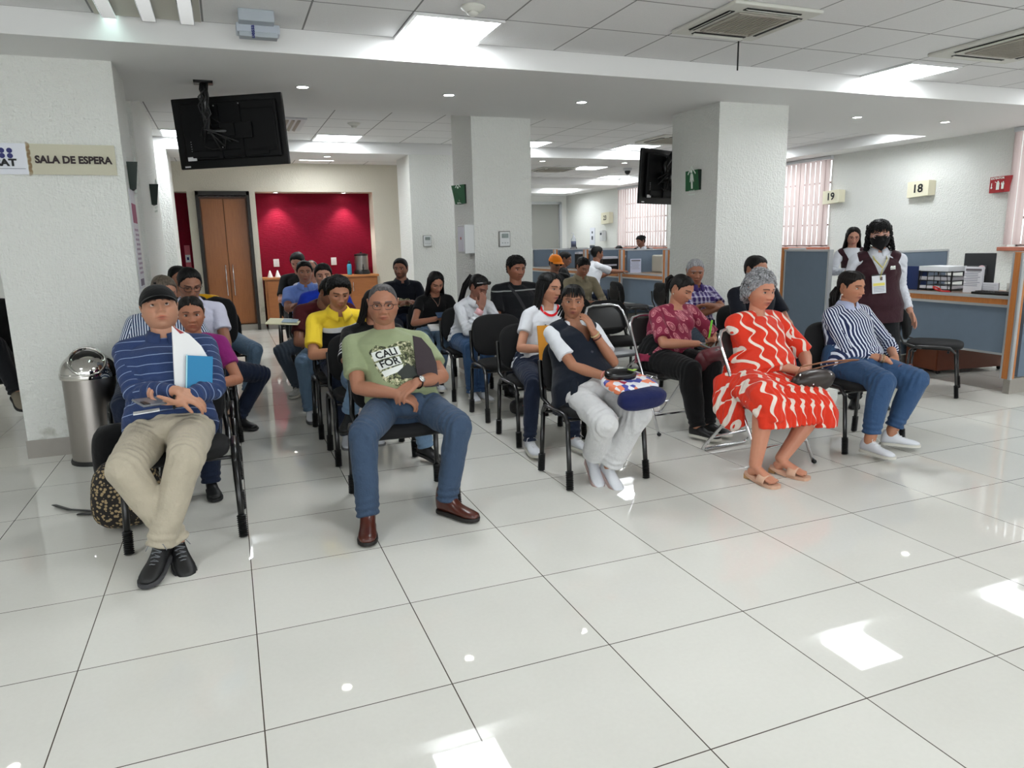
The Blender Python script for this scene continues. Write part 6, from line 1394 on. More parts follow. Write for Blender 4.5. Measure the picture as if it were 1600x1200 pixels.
# ---- front row 5 : woman in striped shirt
STR = fabric('navy_white_stripes', stripes((.13, .17, .32), (.86, .88, .93), .0235, .40, 's'), .8, .4)
i5 = person('seated woman in navy and white striped shirt and blue jeans holding sunglasses', (4.70, 2.32, .54), (4.735, 2.38, 1.085), yaw=4, hyaw=6, hpitch=6, hroll=-2, skin=(.66, .46, .35), hair='dark', fem=True, sc=1.0, fat=1.16, belly=.6, hfat=1.06,
    hstyle=dict(kind='lowtail', th=.012, side=-.03, len=.15, part=.006), top_mat=STR, sleeve=1.55, bottom='pants', bot_mat=JEANS_M, collar=fabric('pale_stripe_collar', (.66, .69, .80)), hem=.0, gaze=(.25, -.15), lid=.30, lip=(.55, .28, .27), bust=1.1, shw=.165, amp=.0045, leg_r=1.08,
    arms=dict(L=A(to=(4.79, 2.10, .605), hint=(-1, .1, -.8), fd=(.8, -.4, -.5), pn=(.1, .3, -1), curl=.6), R=A(to=(4.93, 2.14, .60), hint=(1, .2, -.6), fd=(-.7, -.5, -.55), pn=(0, .3, -.9), curl=.7)),
    legs=dict(L=A(ank=(4.48, 1.90, .11), toe=(.12, -1), hint=(.05, -.9, .7), hemup=.05), R=A(ank=(4.76, 1.98, .11), toe=(.75, -.75), hint=(.5, -.8, .7), hemup=.05)),
    shoe_kw=dict(mat=SHO_W, sole=SOLE_W, lace=LACE_W), seed=51)
S_, E_, W2, _, _ = i5['AR']['L']; ax = nrm(W2-E_); w1 = nrm(np.cross(ax, V(0, 0, 1))); w2 = np.cross(ax, w1)
for k, c_ in enumerate(((.70, .60, .45), (.75, .70, .62), (.5, .3, .28))):
    c = W2-ax*(.012+.014*k); MB().tube([c+(w1*math.cos(a)+w2*math.sin(a))*.028 for a in np.linspace(0, 6.283, 17)], .0038, 6, dome=False).build('bracelet', P('br%s' % str(c_), c_, .3, .5), i5['root'])
t = thing('sunglasses', (4.86, 2.0, .56), 'dark pink sunglasses in the hands of the woman in the striped shirt', 'sunglasses')
m = MB()
for s in (-1, 1): m.tube([V(4.87, 2.0, .555)+V(.028*s+.026*math.cos(a), -.012*s, .022*math.sin(a)) for a in np.linspace(0, 6.283, 17)], .003, 6)
m.tube([(4.92, 2.0, .56), (4.91, 2.08, .53)], .003, 5); m.build('frame', P('rose_frame', (.5, .28, .28), .3), t)
MB().box((4.87, 2.003, .555), (.09, .003, .03)).build('lens', P('smoked_lens', (.10, .07, .07), .1), t, False)
# earrings
def earrings(inf, mat, r=.006, z=-.045, hoop=False):
    m = MB(); 
    for s in (-1, 1): p = (V(s*.0775, .012, z)*inf['hs'])@inf['R'].T+inf['C']; m.ell(p, (r, r, r*1.3), nu=10, nv=8)
    m.build('earrings', mat, inf['root'])
PEARL = P('pearl', (.85, .82, .76), .3); GOLD = P('gold', (.78, .58, .30), .25, 1)
earrings(i5, PEARL, .0055, -.05); earrings(i4, GOLD, .005, -.035)
# ---------------------------------------------------------------- left column, behind the man with the cap
MAG = fabric('magenta_knit', (.52, .13, .42)); 
i = person('seated woman in magenta top with hair tied back, behind the man with the cap', (.33, 3.42, .54), (.385, 3.46, 1.045), yaw=0, hyaw=3, hpitch=2, skin=(.62, .42, .32), hair='dark', fem=True, q=1, age=1, fat=1.15, hfat=1.04, sc=.97, hsc=.97, lid=.32,
    hstyle=dict(kind='short', th=.006, part=.0), top_mat=MAG, sleeve=.6, bottom='pants', bot_mat=JEANS_D, bust=.9, arms=dict(L=A(to=(.22, 3.16, .64), fd=(.5, -.8, 0)), R=A(to=(.48, 3.16, .64), fd=(-.5, -.8, 0))), shoe_kw=dict(), seed=61, brow_w=.8)
LAV = fabric('white_polo', (.80, .80, .87))
i = person('seated man in white polo and black rimmed glasses looking down, left column', (.36, 4.38, .55), (.355, 4.30, 1.195), yaw=8, hyaw=14, hpitch=20, skin=(.55, .38, .29), hair='black', q=1, sc=1.02, lid=-.25, beard=.12, gaze=(0, -.4), hstyle=dict(th=.010, line=((0, .082), (.5, .080), (.9, .058), (1.2, .03), (1.36, -.008), (1.46, .022), (1.80, .028), (1.98, -.01), (2.15, -.045), (3.15, -.075))),
    top_mat=LAV, sleeve=.6, bottom='pants', bot_mat=JEANS_D, collar=LAV, arms=dict(L=A(to=(.30, 4.02, .68), fd=(.4, -.8, .1)), R=A(to=(.46, 4.02, .68), fd=(-.4, -.8, .1))), legs=dict(R=A(ank=(.60, 4.62, .10), toe=(.6, -.8), hint=(.6, -.1, 1)), L=A(ank=(.25, 4.0, .1))), shoe_kw=dict(), seed=62)
glasses(i['root'], i['R'], i['C'], i['hs'], (.05, .04, .04), .025, .018, .0024)
i = person('seated person with cropped brown grey hair in blue and white striped shirt', (.04, 3.98, .54), (.21, 3.90, 1.165), yaw=0, hyaw=20, hpitch=12, skin=(.60, .42, .33), hair='greybrown', q=0, fat=1.1, hstyle=dict(th=.007), top_mat=fabric('blue_white_fine_stripes', stripes((.16, .24, .38), (.84, .87, .92), .016, .45, 's')), sleeve=.6, bottom='pants', bot_mat=JEANS_D, shoe_kw=dict(), seed=63)
i = person('seated person with black hair tied back, far behind the man with the cap', (.29, 5.24, .54), (.235, 5.20, 1.20), yaw=0, hyaw=25, skin=(.60, .42, .33), hair='black', fem=True, q=0, hstyle=dict(kind='lowtail', len=.1), top_mat=BLACKT, sleeve=.6, bottom='pants', bot_mat=JEANS_D, shoe_kw=dict(), seed=64)
i = person('seated man in bright yellow top and jeans at the rear of the left column', (.50, 6.12, .55), (.29, 6.15, 1.14), yaw=0, skin=(.58, .40, .31), hair='dark', q=0, fat=1.1, top_mat=fabric('yellow_jersey', (.93, .70, .05)), sleeve=.6, bottom='pants', bot_mat=JEANS_L, shoe_kw=dict(), legs=dict(R=A(ank=(.70, 5.8, .1), hint=(.5, -.4, 1)), L=A(ank=(.35, 5.75, .1))), seed=65, gaze=(0, 0))
t = thing('jacket', (.50, 5.50, .7), 'dark grey rounded shape standing in for a shoulder in the left column', 'jacket'); bagshape((.50, 5.50, .80), .34, .15, .46, rotz(.1), 2.4).build('cloth', fabric('shoulder_grey', (.07, .075, .085)), t)  # rounded form added in place of a dark shoulder, no real jacket
# ---------------------------------------------------------------- second column
i = person('seated person in black top with white sleeve stripes behind the man in green', (1.47, 3.46, .54), (1.56, 3.52, 1.03), yaw=0, hyaw=20, hpitch=18, skin=(.58, .40, .31), hair='black', fem=True, q=0, hstyle=dict(kind='long', len=.16), lid=-.2,
    top_mat=fabric('black_striped_sleeve', lambda t, s, tt, b: t.mix(t.math('MULTIPLY', t.math('GREATER_THAN', b, .5), t.math('MULTIPLY', t.math('GREATER_THAN', tt, .13), t.math('LESS_THAN', t.math('FRACT', t.math('DIVIDE', tt, .036)), .32))), srgb((.035, .035, .04)), srgb((.85, .85, .86)))), sleeve=1.0, bottom='pants', bot_mat=JEANS_L, arms=dict(L=A(to=(1.40, 3.10, .72)), R=A(to=(1.58, 3.10, .72))), legs=dict(R=A(ank=(1.76, 3.06, .12), toe=(.6, -.8), pitch=-.2, hint=(.2, -.8, .7)), L=A(ank=(1.30, 3.22, .38), toe=(-.5, -.9), pitch=-.3, hint=(.2, -.8, .9))), shoe_kw=dict(), seed=71, shw=.17)
def m_yel(t, s, tt, b):
    isb = t.math('LESS_THAN', b, .5); w1 = t.math('MULTIPLY', isb, t.math('LESS_THAN', tt, .44)); w2 = t.math('MULTIPLY', isb, t.math('LESS_THAN', tt, .405))
    return t.mix(w2, t.mix(w1, srgb((.95, .82, .22)), srgb((.86, .87, .88))), srgb((.07, .09, .13)))
YEL = fabric('yellow_polo', m_yel)
i = person('seated man in yellow polo with white and navy bands, looking down', (1.42, 4.20, .55), (1.375, 3.94, 1.105), yaw=2, hyaw=2, hpitch=14, hroll=2, skin=(.64, .45, .34), hair='black', q=1, sc=1.02, lid=-.30, gaze=(0, -.5), beard=.18, hfat=.98, hstyle=dict(th=.020, top=1.2, lump=.003, quiff=.006),
    top_mat=YEL, sleeve=.75, bottom='pants', bot_mat=JEANS_D, collar=fabric('yellow_plain', (.95, .82, .22)), arms=dict(L=A(to=(1.36, 3.70, .71), hint=(-1, .2, -.6), fd=(.7, -.6, .2)), R=A(to=(1.50, 3.70, .70), fd=(-.6, -.7, .2))), shoe_kw=dict(mat=SHO_W, sole=SOLE_G), seed=72, amp=.0035)
i = person('seated man in maroon t-shirt bowing his head, light ripped jeans', (1.42, 5.02, .55), (1.41, 4.70, 1.06), yaw=-6, hyaw=30, hpitch=52, skin=(.50, .34, .26), hair='black', q=1, sc=1.03, lid=-.35, hstyle=dict(th=.018, lump=.003), fat=1.12, slouch=.12,
    top_mat=fabric('maroon_cotton', (.27, .06, .08)), sleeve=.7, bottom='pants', bot_mat=JEANS_L, arms=dict(L=A(to=(1.34, 4.55, .66), hint=(-1, .1, -.5), fd=(1, -.3, 0)), R=A(to=(1.5, 4.55, .68))), legs=dict(L=A(ank=(1.17, 4.66, .10), toe=(0, -1), hint=(-.35, -.7, .9)), R=A(ank=(1.5, 4.6, .1))), shoe_kw=dict(mat=SHO_W, sole=SOLE_G), seed=73, shw=.19)
m = MB(); m.tube([i['sp'](.97)+i['right']*.05+V(0, -.04, .02), i['sp'](.9)+i['right']*.05+V(0, -.12, -.06), i['sp'](.8)+V(.02, -.2, -.1)], .003, 5); m.build('cord', PEARL, i['root'])
t = thing('paper_folder', (1.03, 4.75, .78), 'cream paper folder held out over the aisle by the man in maroon', 'papers'); MB().box((1.02, 4.72, .845), (.26, .20, .008), R=rotz(-.25)@roty(.06)@rotx(.12)).build('sheet', P('paper_cream', (.90, .88, .74), .7), t, False); MB().box((1.07, 4.69, .852), (.12, .12, .004), R=rotz(-.25)@roty(.06)@rotx(.12)).build('leaflet', P('paper_bluegrey', (.62, .70, .75), .7), t, False)
i = person('seated man in royal blue top with black hair looking ahead', (1.50, 5.83, .55), (1.475, 5.62, 1.165), yaw=0, hyaw=-6, skin=(.68, .50, .42), hair='black', q=1, lid=.22, hstyle=dict(th=.013, quiff=.005, line=((0, .066), (.5, .064), (.9, .05), (1.2, .03), (1.36, -.012), (1.46, .022), (1.80, .028), (1.98, -.01), (2.15, -.045), (3.15, -.075))), top_mat=fabric('royal_blue', (.07, .20, .66)), sleeve=.7, bottom='pants', bot_mat=JEANS_G, legs=dict(L=A(ank=(1.17, 5.75, .10), toe=(-.5, -1), hint=(-.8, -.3, .8)), R=A(ank=(1.5, 5.4, .1))), shoe_kw=dict(mat=P('shoe_pale', (.62, .62, .60), .6), sole=SOLE_W, lace=LACE_W), seed=74, brow_w=1.2)
i = person('seated man in pale blue shirt with folded arms', (1.44, 6.70, .55), (1.405, 6.68, 1.17), yaw=-4, hyaw=-2, skin=(.58, .41, .33), hair='black', q=0, lid=.25, sc=1.03, fat=1.1, hstyle=dict(th=.014, quiff=.006), top_mat=fabric('pale_blue', (.42, .53, .80)), sleeve=.7, bottom='pants', bot_mat=JEANS_D, collar=fabric('pale_blue', 0), arms=dict(L=A(to=(1.42, 6.40, .86), hint=(-1, 0, -.4), fd=(1, 0, .1)), R=A(to=(1.36, 6.40, .84), hint=(1, 0, -.4), fd=(-1, 0, .2))), shoe_kw=dict(), seed=75, brow_w=1.2)
m = MB(); m.tube([i['sp'](.99)+V(.05, -.03, .01), i['sp'](.8)+V(.07, -.13, .0), i['sp'](.7)+V(.02, -.16, 0)], [(.009, .002)]*3, 6); m.build('lanyard', P('lanyard_green', (.25, .65, .60), .6), i['root'])
i = person('seated balding man with glasses near the back of the second column', (1.58, 7.42, .55), (1.555, 7.42, 1.17), yaw=0, hyaw=-12, skin=(.72, .52, .44), hair='pepper', q=0, lid=.3, hstyle=dict(th=.008, line=((0, .125), (.6, .120), (1.0, .075), (1.3, .02), (1.5, -.01), (1.85, .0), (2.1, -.045), (3.15, -.075)), bald=1), top_mat=LAV, sleeve=.7, bottom='pants', bot_mat=JEANS_D, shoe_kw=dict(), seed=76); glasses(i['root'], i['R'], i['C'], i['hs'], (.3, .28, .27), .024, .017, .0018)
i = person('seated man in black t-shirt farthest back in front of the sideboard', (1.46, 8.35, .56), (1.49, 8.35, 1.24), yaw=-4, hyaw=-25, hpitch=18, skin=(.66, .47, .40), hair='black', q=0, sc=1.08, lid=-.1, hstyle=dict(th=.016, quiff=.005), top_mat=BLACKT, sleeve=.8, bottom='pants', bot_mat=BLACKT, arms=dict(L=A(to=(1.40, 8.05, .74), hint=(-1, .3, -.8)), R=A(to=(1.55, 8.05, .74))), shoe_kw=dict(), seed=77)
chair(1.46, 8.13, 'black chair of the man in the black t-shirt in front of the sideboard')
# ---------------------------------------------------------------- third column
i = person('seated bearded man in printed navy polo against the rear column', (2.50, 6.93, .56), (2.51, 6.86, 1.165), yaw=-2, hyaw=-28, skin=(.55, .38, .30), hair='black', q=1, sc=1.03, fat=1.08, lid=.3, beard=.85, hstyle=dict(th=.012, quiff=.004), top_mat=NAVYT, sleeve=.75, bottom='pants', bot_mat=JEANS_D, collar=NAVYT, arms=dict(L=A(to=(2.42, 6.60, .80), hint=(-1, .2, -.6), fd=(.8, -.3, .1)), R=A(to=(2.56, 6.60, .80), fd=(-.8, -.3, .1))), shoe_kw=dict(), seed=81)
poly_decal(i, [(-.10, .02), (-.05, .05), (.0, .03), (.06, .04), (.10, -.0), (.08, -.06), (0, -.05), (-.08, -.07)], 'shirt_print', PR, .004)
LG_ = dict(kind='long', th=.012, n=30, len=.30, open=.95, part=.004, line=((0, .085), (.5, .078), (.9, .045), (1.1, .0), (1.3, -.03), (1.62, -.07), (2.1, -.075), (3.15, -.085)))
i = person('seated long haired young woman in black top looking at a blue phone', (2.56, 5.78, .54), (2.585, 5.62, 1.055), yaw=-3, hyaw=2, hpitch=24, skin=(.62, .43, .34), hair='black', fem=True, q=1, lid=-.35, hstyle=LG_, top_mat=BLACKT, sleeve=.45, bottom='pants', bot_mat=JEANS_L, bust=.7, arms=dict(L=A(to=(2.50, 5.38, .72), hint=(-1, .2, -.7), fd=(.6, -.7, .3)), R=A(to=(2.62, 5.38, .72), fd=(-.6, -.7, .3))), legs=dict(L=A(ank=(2.40, 5.30, .1)), R=A(ank=(2.47, 5.26, .12), toe=(0, -1))), shoe_kw=dict(mat=SHO_W, sole=SOLE_W), seed=82, shw=.15)
m = MB(); m.tube([i['sp'](.98)+V(-.05, -.03, .0), i['sp'](.8)+V(-.01, -.14, 0), i['sp'](.72)+V(.005, -.15, 0)], .003, 5); m.tube([i['sp'](.98)+V(.05, -.03, .0), i['sp'](.8)+V(.02, -.14, 0), i['sp'](.72)+V(.005, -.15, 0)], .003, 5); m.build('lanyard', P('lan_brown', (.5, .38, .32), .6), i['root'])
phone(V(2.56, 5.28, .765), rotz(.1)@rotx(-.9)@roty(math.pi/2), P('phone_bluecase', (.16, .24, .36), .4), 'blue phone in the hands of the long haired woman in black'); t = MB().box((2.50, 5.34, .64), (.16, .12, .02), R=rotx(.3)).build('paper_bag', P('paper_white', 0), None, False, origin=(2.50, 5.34, .64)); tag(t, 'white papers on the lap of the long haired woman in black', 'papers')
WSH = fabric('white_shirt', (.83, .84, .86), .8, .5)
i = person('seated woman in white shirt hiding her mouth with her hand, sunglasses on her hair', (2.70, 5.0, .54), (2.765, 4.80, 1.045), yaw=4, hyaw=28, hpitch=26, skin=(.50, .34, .28), hair='black', fem=True, q=1, lid=-.35, hstyle=dict(kind='ponytail', th=.014, len=.36, side=-.06), top_mat=WSH, sleeve=1.85, bottom='pants', bot_mat=JEANS_M, collar=WSH, bust=.7, slouch=.09, arms=dict(L=A(to=(2.73, 4.64, .87), hint=(-.7, .2, -1), fd=(.25, .05, 1), pn=(0, 1, 0), curl=.3), R=A(to=(2.86, 4.66, .66))), legs=dict(L=A(ank=(2.60, 4.58, .13)), R=A(ank=(2.68, 4.56, .13))), shoe_kw=dict(mat=SHO_W, sole=SOLE_W, lace=LACE_W), seed=83, shw=.15, amp=.0045)
S_, E_, W2, _, _ = i['AR']['L']; ax = nrm(W2-E_); w1 = nrm(np.cross(ax, V(1, 0, 0))); w2 = np.cross(ax, w1); MB().tube([W2-ax*.07, W2-ax*.015], [.036, .036], 14, dome=False).build('pink_cuff', fabric('pink_cuff', (.90, .70, .72)), i['root'])
T = lambda q: (V(q)*i['hs'])@i['R'].T+i['C']; m = MB()
for s in (-1, 1): m.ell(T((s*.030, -.085, .092)), (.022, .012, .018), R=i['R'], nu=12, nv=8); m.tube([T((s*.05, -.075, .09)), T((s*.085, -.0, .055))], .003, 5)
m.build('sunglasses', P('shade_black', (.03, .03, .03), .15), i['root']); m = MB(); [m.tube([T((s*.052, -.078, .094)), T((s*.08, -.03, .07))], .0025, 5) for s in (-1, 1)]; m.build('sunglasses_trim', P('sticker', 0), i['root'])
t = thing('envelope_stack', (2.78, 4.66, .62), 'yellowish papers on the lap of the woman in the white shirt', 'papers'); MB().box((2.80, 4.68, .60), (.16, .12, .01), R=rotz(.4)@rotx(.3)).build('sheets', P('paper_white', 0), t, False); MB().box((2.76, 4.70, .625), (.09, .06, .04), R=rotz(.5), bev=.01).build('yellow_wrapper', P('paper_yellow', (.75, .68, .38), .6), t, False)
i = person('seated man in black t-shirt with grey chest line and shoulder strap', (3.33, 5.28, .56), (3.325, 5.26, 1.18), yaw=2, hyaw=8, hpitch=4, skin=(.52, .34, .26), hair='black', q=1, sc=1.03, fat=1.25, hfat=1.15, belly=.7, lid=.18, hstyle=dict(th=.022, lump=.005, top=1.3, line=((0, .062), (.5, .060), (.9, .045), (1.2, .02), (1.36, -.012), (1.46, .022), (1.80, .028), (1.98, -.01), (2.15, -.045), (3.15, -.075))), shw=.19,
    top_mat=fabric('black_chest_line', lambda t, s, tt, b: t.mix(t.math('MULTIPLY', t.math('LESS_THAN', b, .5), t.math('LESS_THAN', t.math('ABSOLUTE', t.math('SUBTRACT', tt, .455)), .006)), srgb((.045, .052, .07)), srgb((.55, .56, .55)))), sleeve=.8, bottom='pants', bot_mat=NAVYT, arms=dict(L=A(to=(3.18, 4.95, .62)), R=A(to=(3.50, 4.95, .62))), legs=dict(L=A(ank=(3.08, 4.86, .1)), R=A(ank=(3.5, 4.8, .1))), shoe_kw=dict(), seed=84)
v, f = grid_rect(.032, .40, 3, 16); decal_project(i, v, f, 'shoulder_strap', P('strap_grey', (.10, .105, .12), .7), -.03, .06, .42, .007)
RED_T = fabric('white_tee_cotton', (.82, .83, .85))
i = person('seated long haired young woman in white t-shirt with red neckline holding a yellow envelope', (2.72, 3.40, .54), (2.86, 3.43, 1.105), yaw=6, hyaw=22, hpitch=6, hroll=2, skin=(.68, .49, .39), hair='black', fem=True, q=1, lid=.12, gaze=(.1, -.2), lip=(.60, .28, .28), hstyle=dict(LG_, len=.26, part=-.005, open=1.25), top_mat=RED_T, neckline=.02, sleeve=.55, bottom='slim', bot_mat=JEANS_D, bust=.8, shw=.155, arms=dict(L=A(to=(2.70, 3.10, .70), hint=(-1, .3, -.9), fd=(.75, -.5, .2), pn=(0, .4, .8)), R=A(to=(2.90, 3.14, .66))), legs=dict(L=A(ank=(2.47, 2.93, .105), toe=(-.1, -1), hint=(-.1, -.8, .9)), R=A(ank=(2.78, 2.86, .105), toe=(.25, -1))), shoe_kw=dict(mat=SHO_W, sole=SOLE_W, lace=LACE_W), seed=85, hsc=.95)
def ring_on_neck(inf, mat, name, r=.062, tilt=-.025, th=.006, t0=.985):
    c = inf['sp'](t0); T1 = nrm(inf['sd'](1.0)*.6+V(0, 0, .6)); f2 = nrm(inf['fwd']-T1*np.dot(inf['fwd'], T1)); MB().tube([c+inf['right']*math.cos(a)*r*1.12+f2*math.sin(a)*r*1.1+T1*(tilt*(math.sin(a)*.5+.5)*2) for a in np.linspace(0, 6.283, 25)], th, 8, dome=False).build(name, mat, inf['root'])
y0 = float(np.dot(i['sp'](1.0)-i['sp'](.55), nrm(i['sp'](.75)-i['sp'](.3)))); vv, ff = [], []
for k, a in enumerate(np.linspace(-1.5, 1.5, 31)):
    for r_ in (.066, .082): vv.append((r_*1.05*math.sin(a), y0+.015-r_*1.15*math.cos(a), 0))
ff = [(2*k, 2*k+1, 2*k+3, 2*k+2) for k in range(30)]; decal_project(i, vv, ff, 'red_neckband', fabric('red_trim', (.80, .08, .12)), lift=.005)
for s, y, x in (('boo', .045, .015), ):
    v, f = subdiv_text(s, .07, .002); decal_project(i, np.array(v)*V(1.3, .8, 1), f, 'print_lettering', P('print_grey2', (.35, .36, .38), .8), x, y, 0, .008)
t = thing('envelope', (2.80, 3.12, .72), 'mustard yellow envelope held against the white t-shirt', 'envelope'); MB().box((2.71, 3.10, .735), (.19, .006, .27), R=rotz(.10)@rotx(-.18)@roty(.03)).build('sheet', P('manila', (.88, .60, .16), .7), t, False); t = MB().tube([(2.72, 3.06, .70), (2.80, 3.04, .76)], .011, 8).build('pink_pen', P('pink_pen', (.85, .25, .35), .4), None, origin=(2.78, 3.09, .70)); tag(t, 'pink object held with the mustard envelope', 'pen')
t = thing('handbag', (2.88, 3.2, .5), 'shiny black handbag behind the shoulder of the woman in the waistcoat', 'handbag'); bagshape((2.90, 3.12, .60), .09, .16, .22, rotz(.3)@roty(.25)).build('body', P('pouch_black', 0), t)
# things under the seats
t = thing('floor_bag', (3.0, 3.85, 0), 'small black and red bag on the floor under the empty chair', 'bag'); bagshape((2.88, 4.05, .07), .26, .16, .13, rotz(.4)).build('body', P('floorbag', (.06, .055, .06), .5), t); MB().box((2.86, 3.97, .08), (.05, .01, .04), R=rotz(.4)).build('red_patch', P('sign_red', 0), t, False)
# ---------------------------------------------------------------- rear middle
i = person('seated man in olive jacket looking down, rear middle', (4.83, 6.83, .55), (4.80, 6.68, 1.115), yaw=0, hyaw=6, hpitch=24, skin=(.56, .38, .30), hair='black', q=1, lid=-.3, hstyle=dict(th=.014, lump=.002), top='jacket', top_mat=fabric('olive_jacket', (.56, .52, .43)), sleeve=1.9, collar=fabric('olive_jacket', 0), bottom='pants', bot_mat=JEANS_D, arms=dict(L=A(to=(4.74, 6.42, .7)), R=A(to=(4.9, 6.42, .7))), shoe_kw=dict(), seed=91)
i = person('seated man with orange cap and sunglasses, rear middle', (4.90, 7.78, .55), (4.93, 7.78, 1.135), yaw=0, hyaw=10, hpitch=10, skin=(.50, .35, .28), hair='black', q=0, top_mat=BLACKT, sleeve=.6, bottom='pants', bot_mat=JEANS_D, shoe_kw=dict(), beard=.3, seed=92); cap(i, fabric('cap_orange', (.93, .52, .10)), fabric('cap_orange', 0)); glasses(i['root'], i['R'], i['C'], i['hs'], (.04, .04, .04), .026, .018, .003, lens=P('lens_dark', (.03, .03, .03), .1))
i = person('person in black seen from the side behind the man in the olive jacket', (5.6, 8.9, .55), (5.60, 8.85, 1.16), yaw=70, hyaw=60, hpitch=15, skin=(.50, .34, .27), hair='black', q=0, fem=True, hstyle=dict(kind='lowtail', th=.016), top_mat=BLACKT, sleeve=.7, bottom='pants', bot_mat=BLACKT, shoe_kw=dict(), seed=93)
chair(5.5, 8.65, 'black chair of the person in black at the rear', 1.2)
i = person('man in white short sleeved shirt and jeans leaning on the rear counter', (6.33, 9.42, .56), (6.56, 9.58, 1.215), yaw=75, hyaw=88, hpitch=4, skin=(.50, .34, .26), hair='black', q=1, sc=1.03, fat=1.12, hstyle=dict(th=.014), top_mat=WSH, sleeve=.85, bottom='pants', bot_mat=JEANS_D, arms=dict(L=A(to=(7.0, 9.50, .90), hint=(.1, -.4, -1), fd=(1, .1, 0)), R=A(to=(6.98, 9.78, .90), hint=(.2, .6, -1), fd=(1, -.1, 0))), legs=dict(L=A(ank=(6.62, 9.05, .11), toe=(.9, -.3), hint=(.6, -.5, .6)), R=A(ank=(6.7, 9.6, .11), toe=(1, 0))), shoe_kw=dict(), seed=94, slouch=.07)
# plaid man and navy polo man
def m_plaid(t, s, tt, b):
    def st(u, per, d, o=0.0): return t.math('LESS_THAN', t.math('FRACT', t.math('DIVIDE', t.math('ADD', u, 10+o), per)), d)
    c = t.mix(st(s, .05, .45), srgb((.62, .60, .72)), srgb((.24, .16, .42))); c2 = t.mix(t.math('MULTIPLY', st(tt, .05, .5), .6), c, srgb((.20, .13, .36))); return t.mix(t.math('MULTIPLY', t.math('MAXIMUM', st(s, .05, .1, .017), st(tt, .05, .1, .02)), .75), c2, srgb((.85, .83, .90)))
PLD = fabric('purple_plaid', m_plaid, .8, .4)
i = person('seated grey haired man in purple plaid shirt with crossed arms', (4.79, 4.28, .55), (4.785, 4.30, 1.13), yaw=4, hyaw=-24, hpitch=8, skin=(.56, .37, .28), hair='grey', q=1, sc=1.02, fat=1.1, hfat=1.06, age=1, lid=.15, hstyle=dict(th=.011, quiff=.006), top_mat=PLD, sleeve=.72, bottom='pants', bot_mat=JEANS_G, collar=PLD, arms=dict(L=A(to=(4.84, 4.02, .80), hint=(-1, .1, -.5), fd=(1, .1, .05)), R=A(to=(4.72, 4.02, .84), hint=(1, .1, -.35), fd=(-1, .1, 0))), shoe_kw=dict(), seed=95, amp=.004)
i = person('seated man in dark navy polo partly hidden behind the grey haired woman', (4.99, 3.68, .56), (4.985, 3.68, 1.16), yaw=4, hyaw=8, hpitch=4, skin=(.62, .44, .35), hair='black', q=1, sc=1.05, fat=1.15, hfat=1.05, lid=.2, hstyle=dict(th=.012), top_mat=NAVYT, sleeve=.72, bottom='pants', bot_mat=JEANS_D, collar=NAVYT, arms=dict(L=A(to=(4.9, 3.35, .65)), R=A(to=(5.12, 3.35, .65))), shoe_kw=dict(), seed=96, shw=.20)
# ---------------------------------------------------------------- paisley woman
def m_pais(t, s, tt, b):
    cmb = t.n('ShaderNodeCombineXYZ'); t.set(cmb.inputs[0], t.math('MULTIPLY_ADD', tt, .35, s)); t.set(cmb.inputs[1], t.math('MULTIPLY', tt, .72)); v = t.n('ShaderNodeTexVoronoi'); v.voronoi_dimensions = '2D'; v.inputs['Scale'].default_value = 15; v.inputs['Randomness'].default_value = .55; t.t.links.new(cmb.outputs[0], v.inputs['Vector']); d = v.outputs['Distance']
    r1 = t.math('MULTIPLY', t.math('GREATER_THAN', d, .25), t.math('LESS_THAN', d, .335)); r2 = t.math('LESS_THAN', d, .13); r3 = t.math('MULTIPLY', t.math('GREATER_THAN', d, .17), t.math('LESS_THAN', d, .20)); return t.mix(t.math('MULTIPLY', t.math('MAXIMUM', t.math('MAXIMUM', r1, r2), r3), .8), srgb((.52, .14, .25)), srgb((.84, .55, .58)))
PAIS = fabric('burgundy_paisley', m_pais, .75, .35)
i = person('seated woman in burgundy paisley blouse and black trousers tapping a tablet', (3.76, 3.28, .52), (3.93, 3.28, 1.055), yaw=10, hyaw=20, hpitch=22, hroll=4, skin=(.68, .48, .38), hair='dark', fem=True, q=1, sc=1.03, fat=1.20, hfat=1.08, belly=.5, lid=-.28, gaze=(0, -.5), lip=(.60, .30, .28), hstyle=dict(kind='ponytail', th=.009, len=.10), top='blouse', top_mat=PAIS, sleeve=.85, bottom='pants', bot_mat=BLACKT, hem=.03, bust=1.2, shw=.185, amp=.004, leg_r=1.12, neckline=.03,
    arms=dict(L=A(to=(3.87, 2.97, .67), hint=(-1, -.25, -.6), fd=(.85, -.45, -.25), pn=(-.1, .2, -1), curl=.55, fcurl=(.15, .7, .7, .7)), R=A(to=(4.06, 3.04, .64), hint=(1, .2, -.6), fd=(-.6, -.6, .2), pn=(-.2, .2, 1), curl=.4)), legs=dict(L=A(ank=(3.72, 2.74, .105), toe=(.45, -1), hint=(.1, -.9, .7)), R=A(ank=(3.86, 2.80, .105), toe=(.5, -1), hint=(.3, -.9, .7))), shoe_kw=dict(mat=SHO, sole=SOLE_W), seed=97); earrings(i, PEARL, .005, -.04)
t = thing('tablet', (3.98, 2.92, .63), 'grey tablet tapped by the woman in the paisley blouse', 'tablet'); MB().box((4.0, 2.90, .655), (.24, .15, .010), R=rotz(.3)@rotx(.25), bev=.003).build('body', P('tablet_grey', (.45, .44, .44), .4), t, False); MB().box(V(4.0, 2.90, .655)+(rotz(.3)@rotx(.25))@V(0, 0, .006), (.22, .13, .002), R=rotz(.3)@rotx(.25)).build('screen', P('phone_glass', 0), t, False)
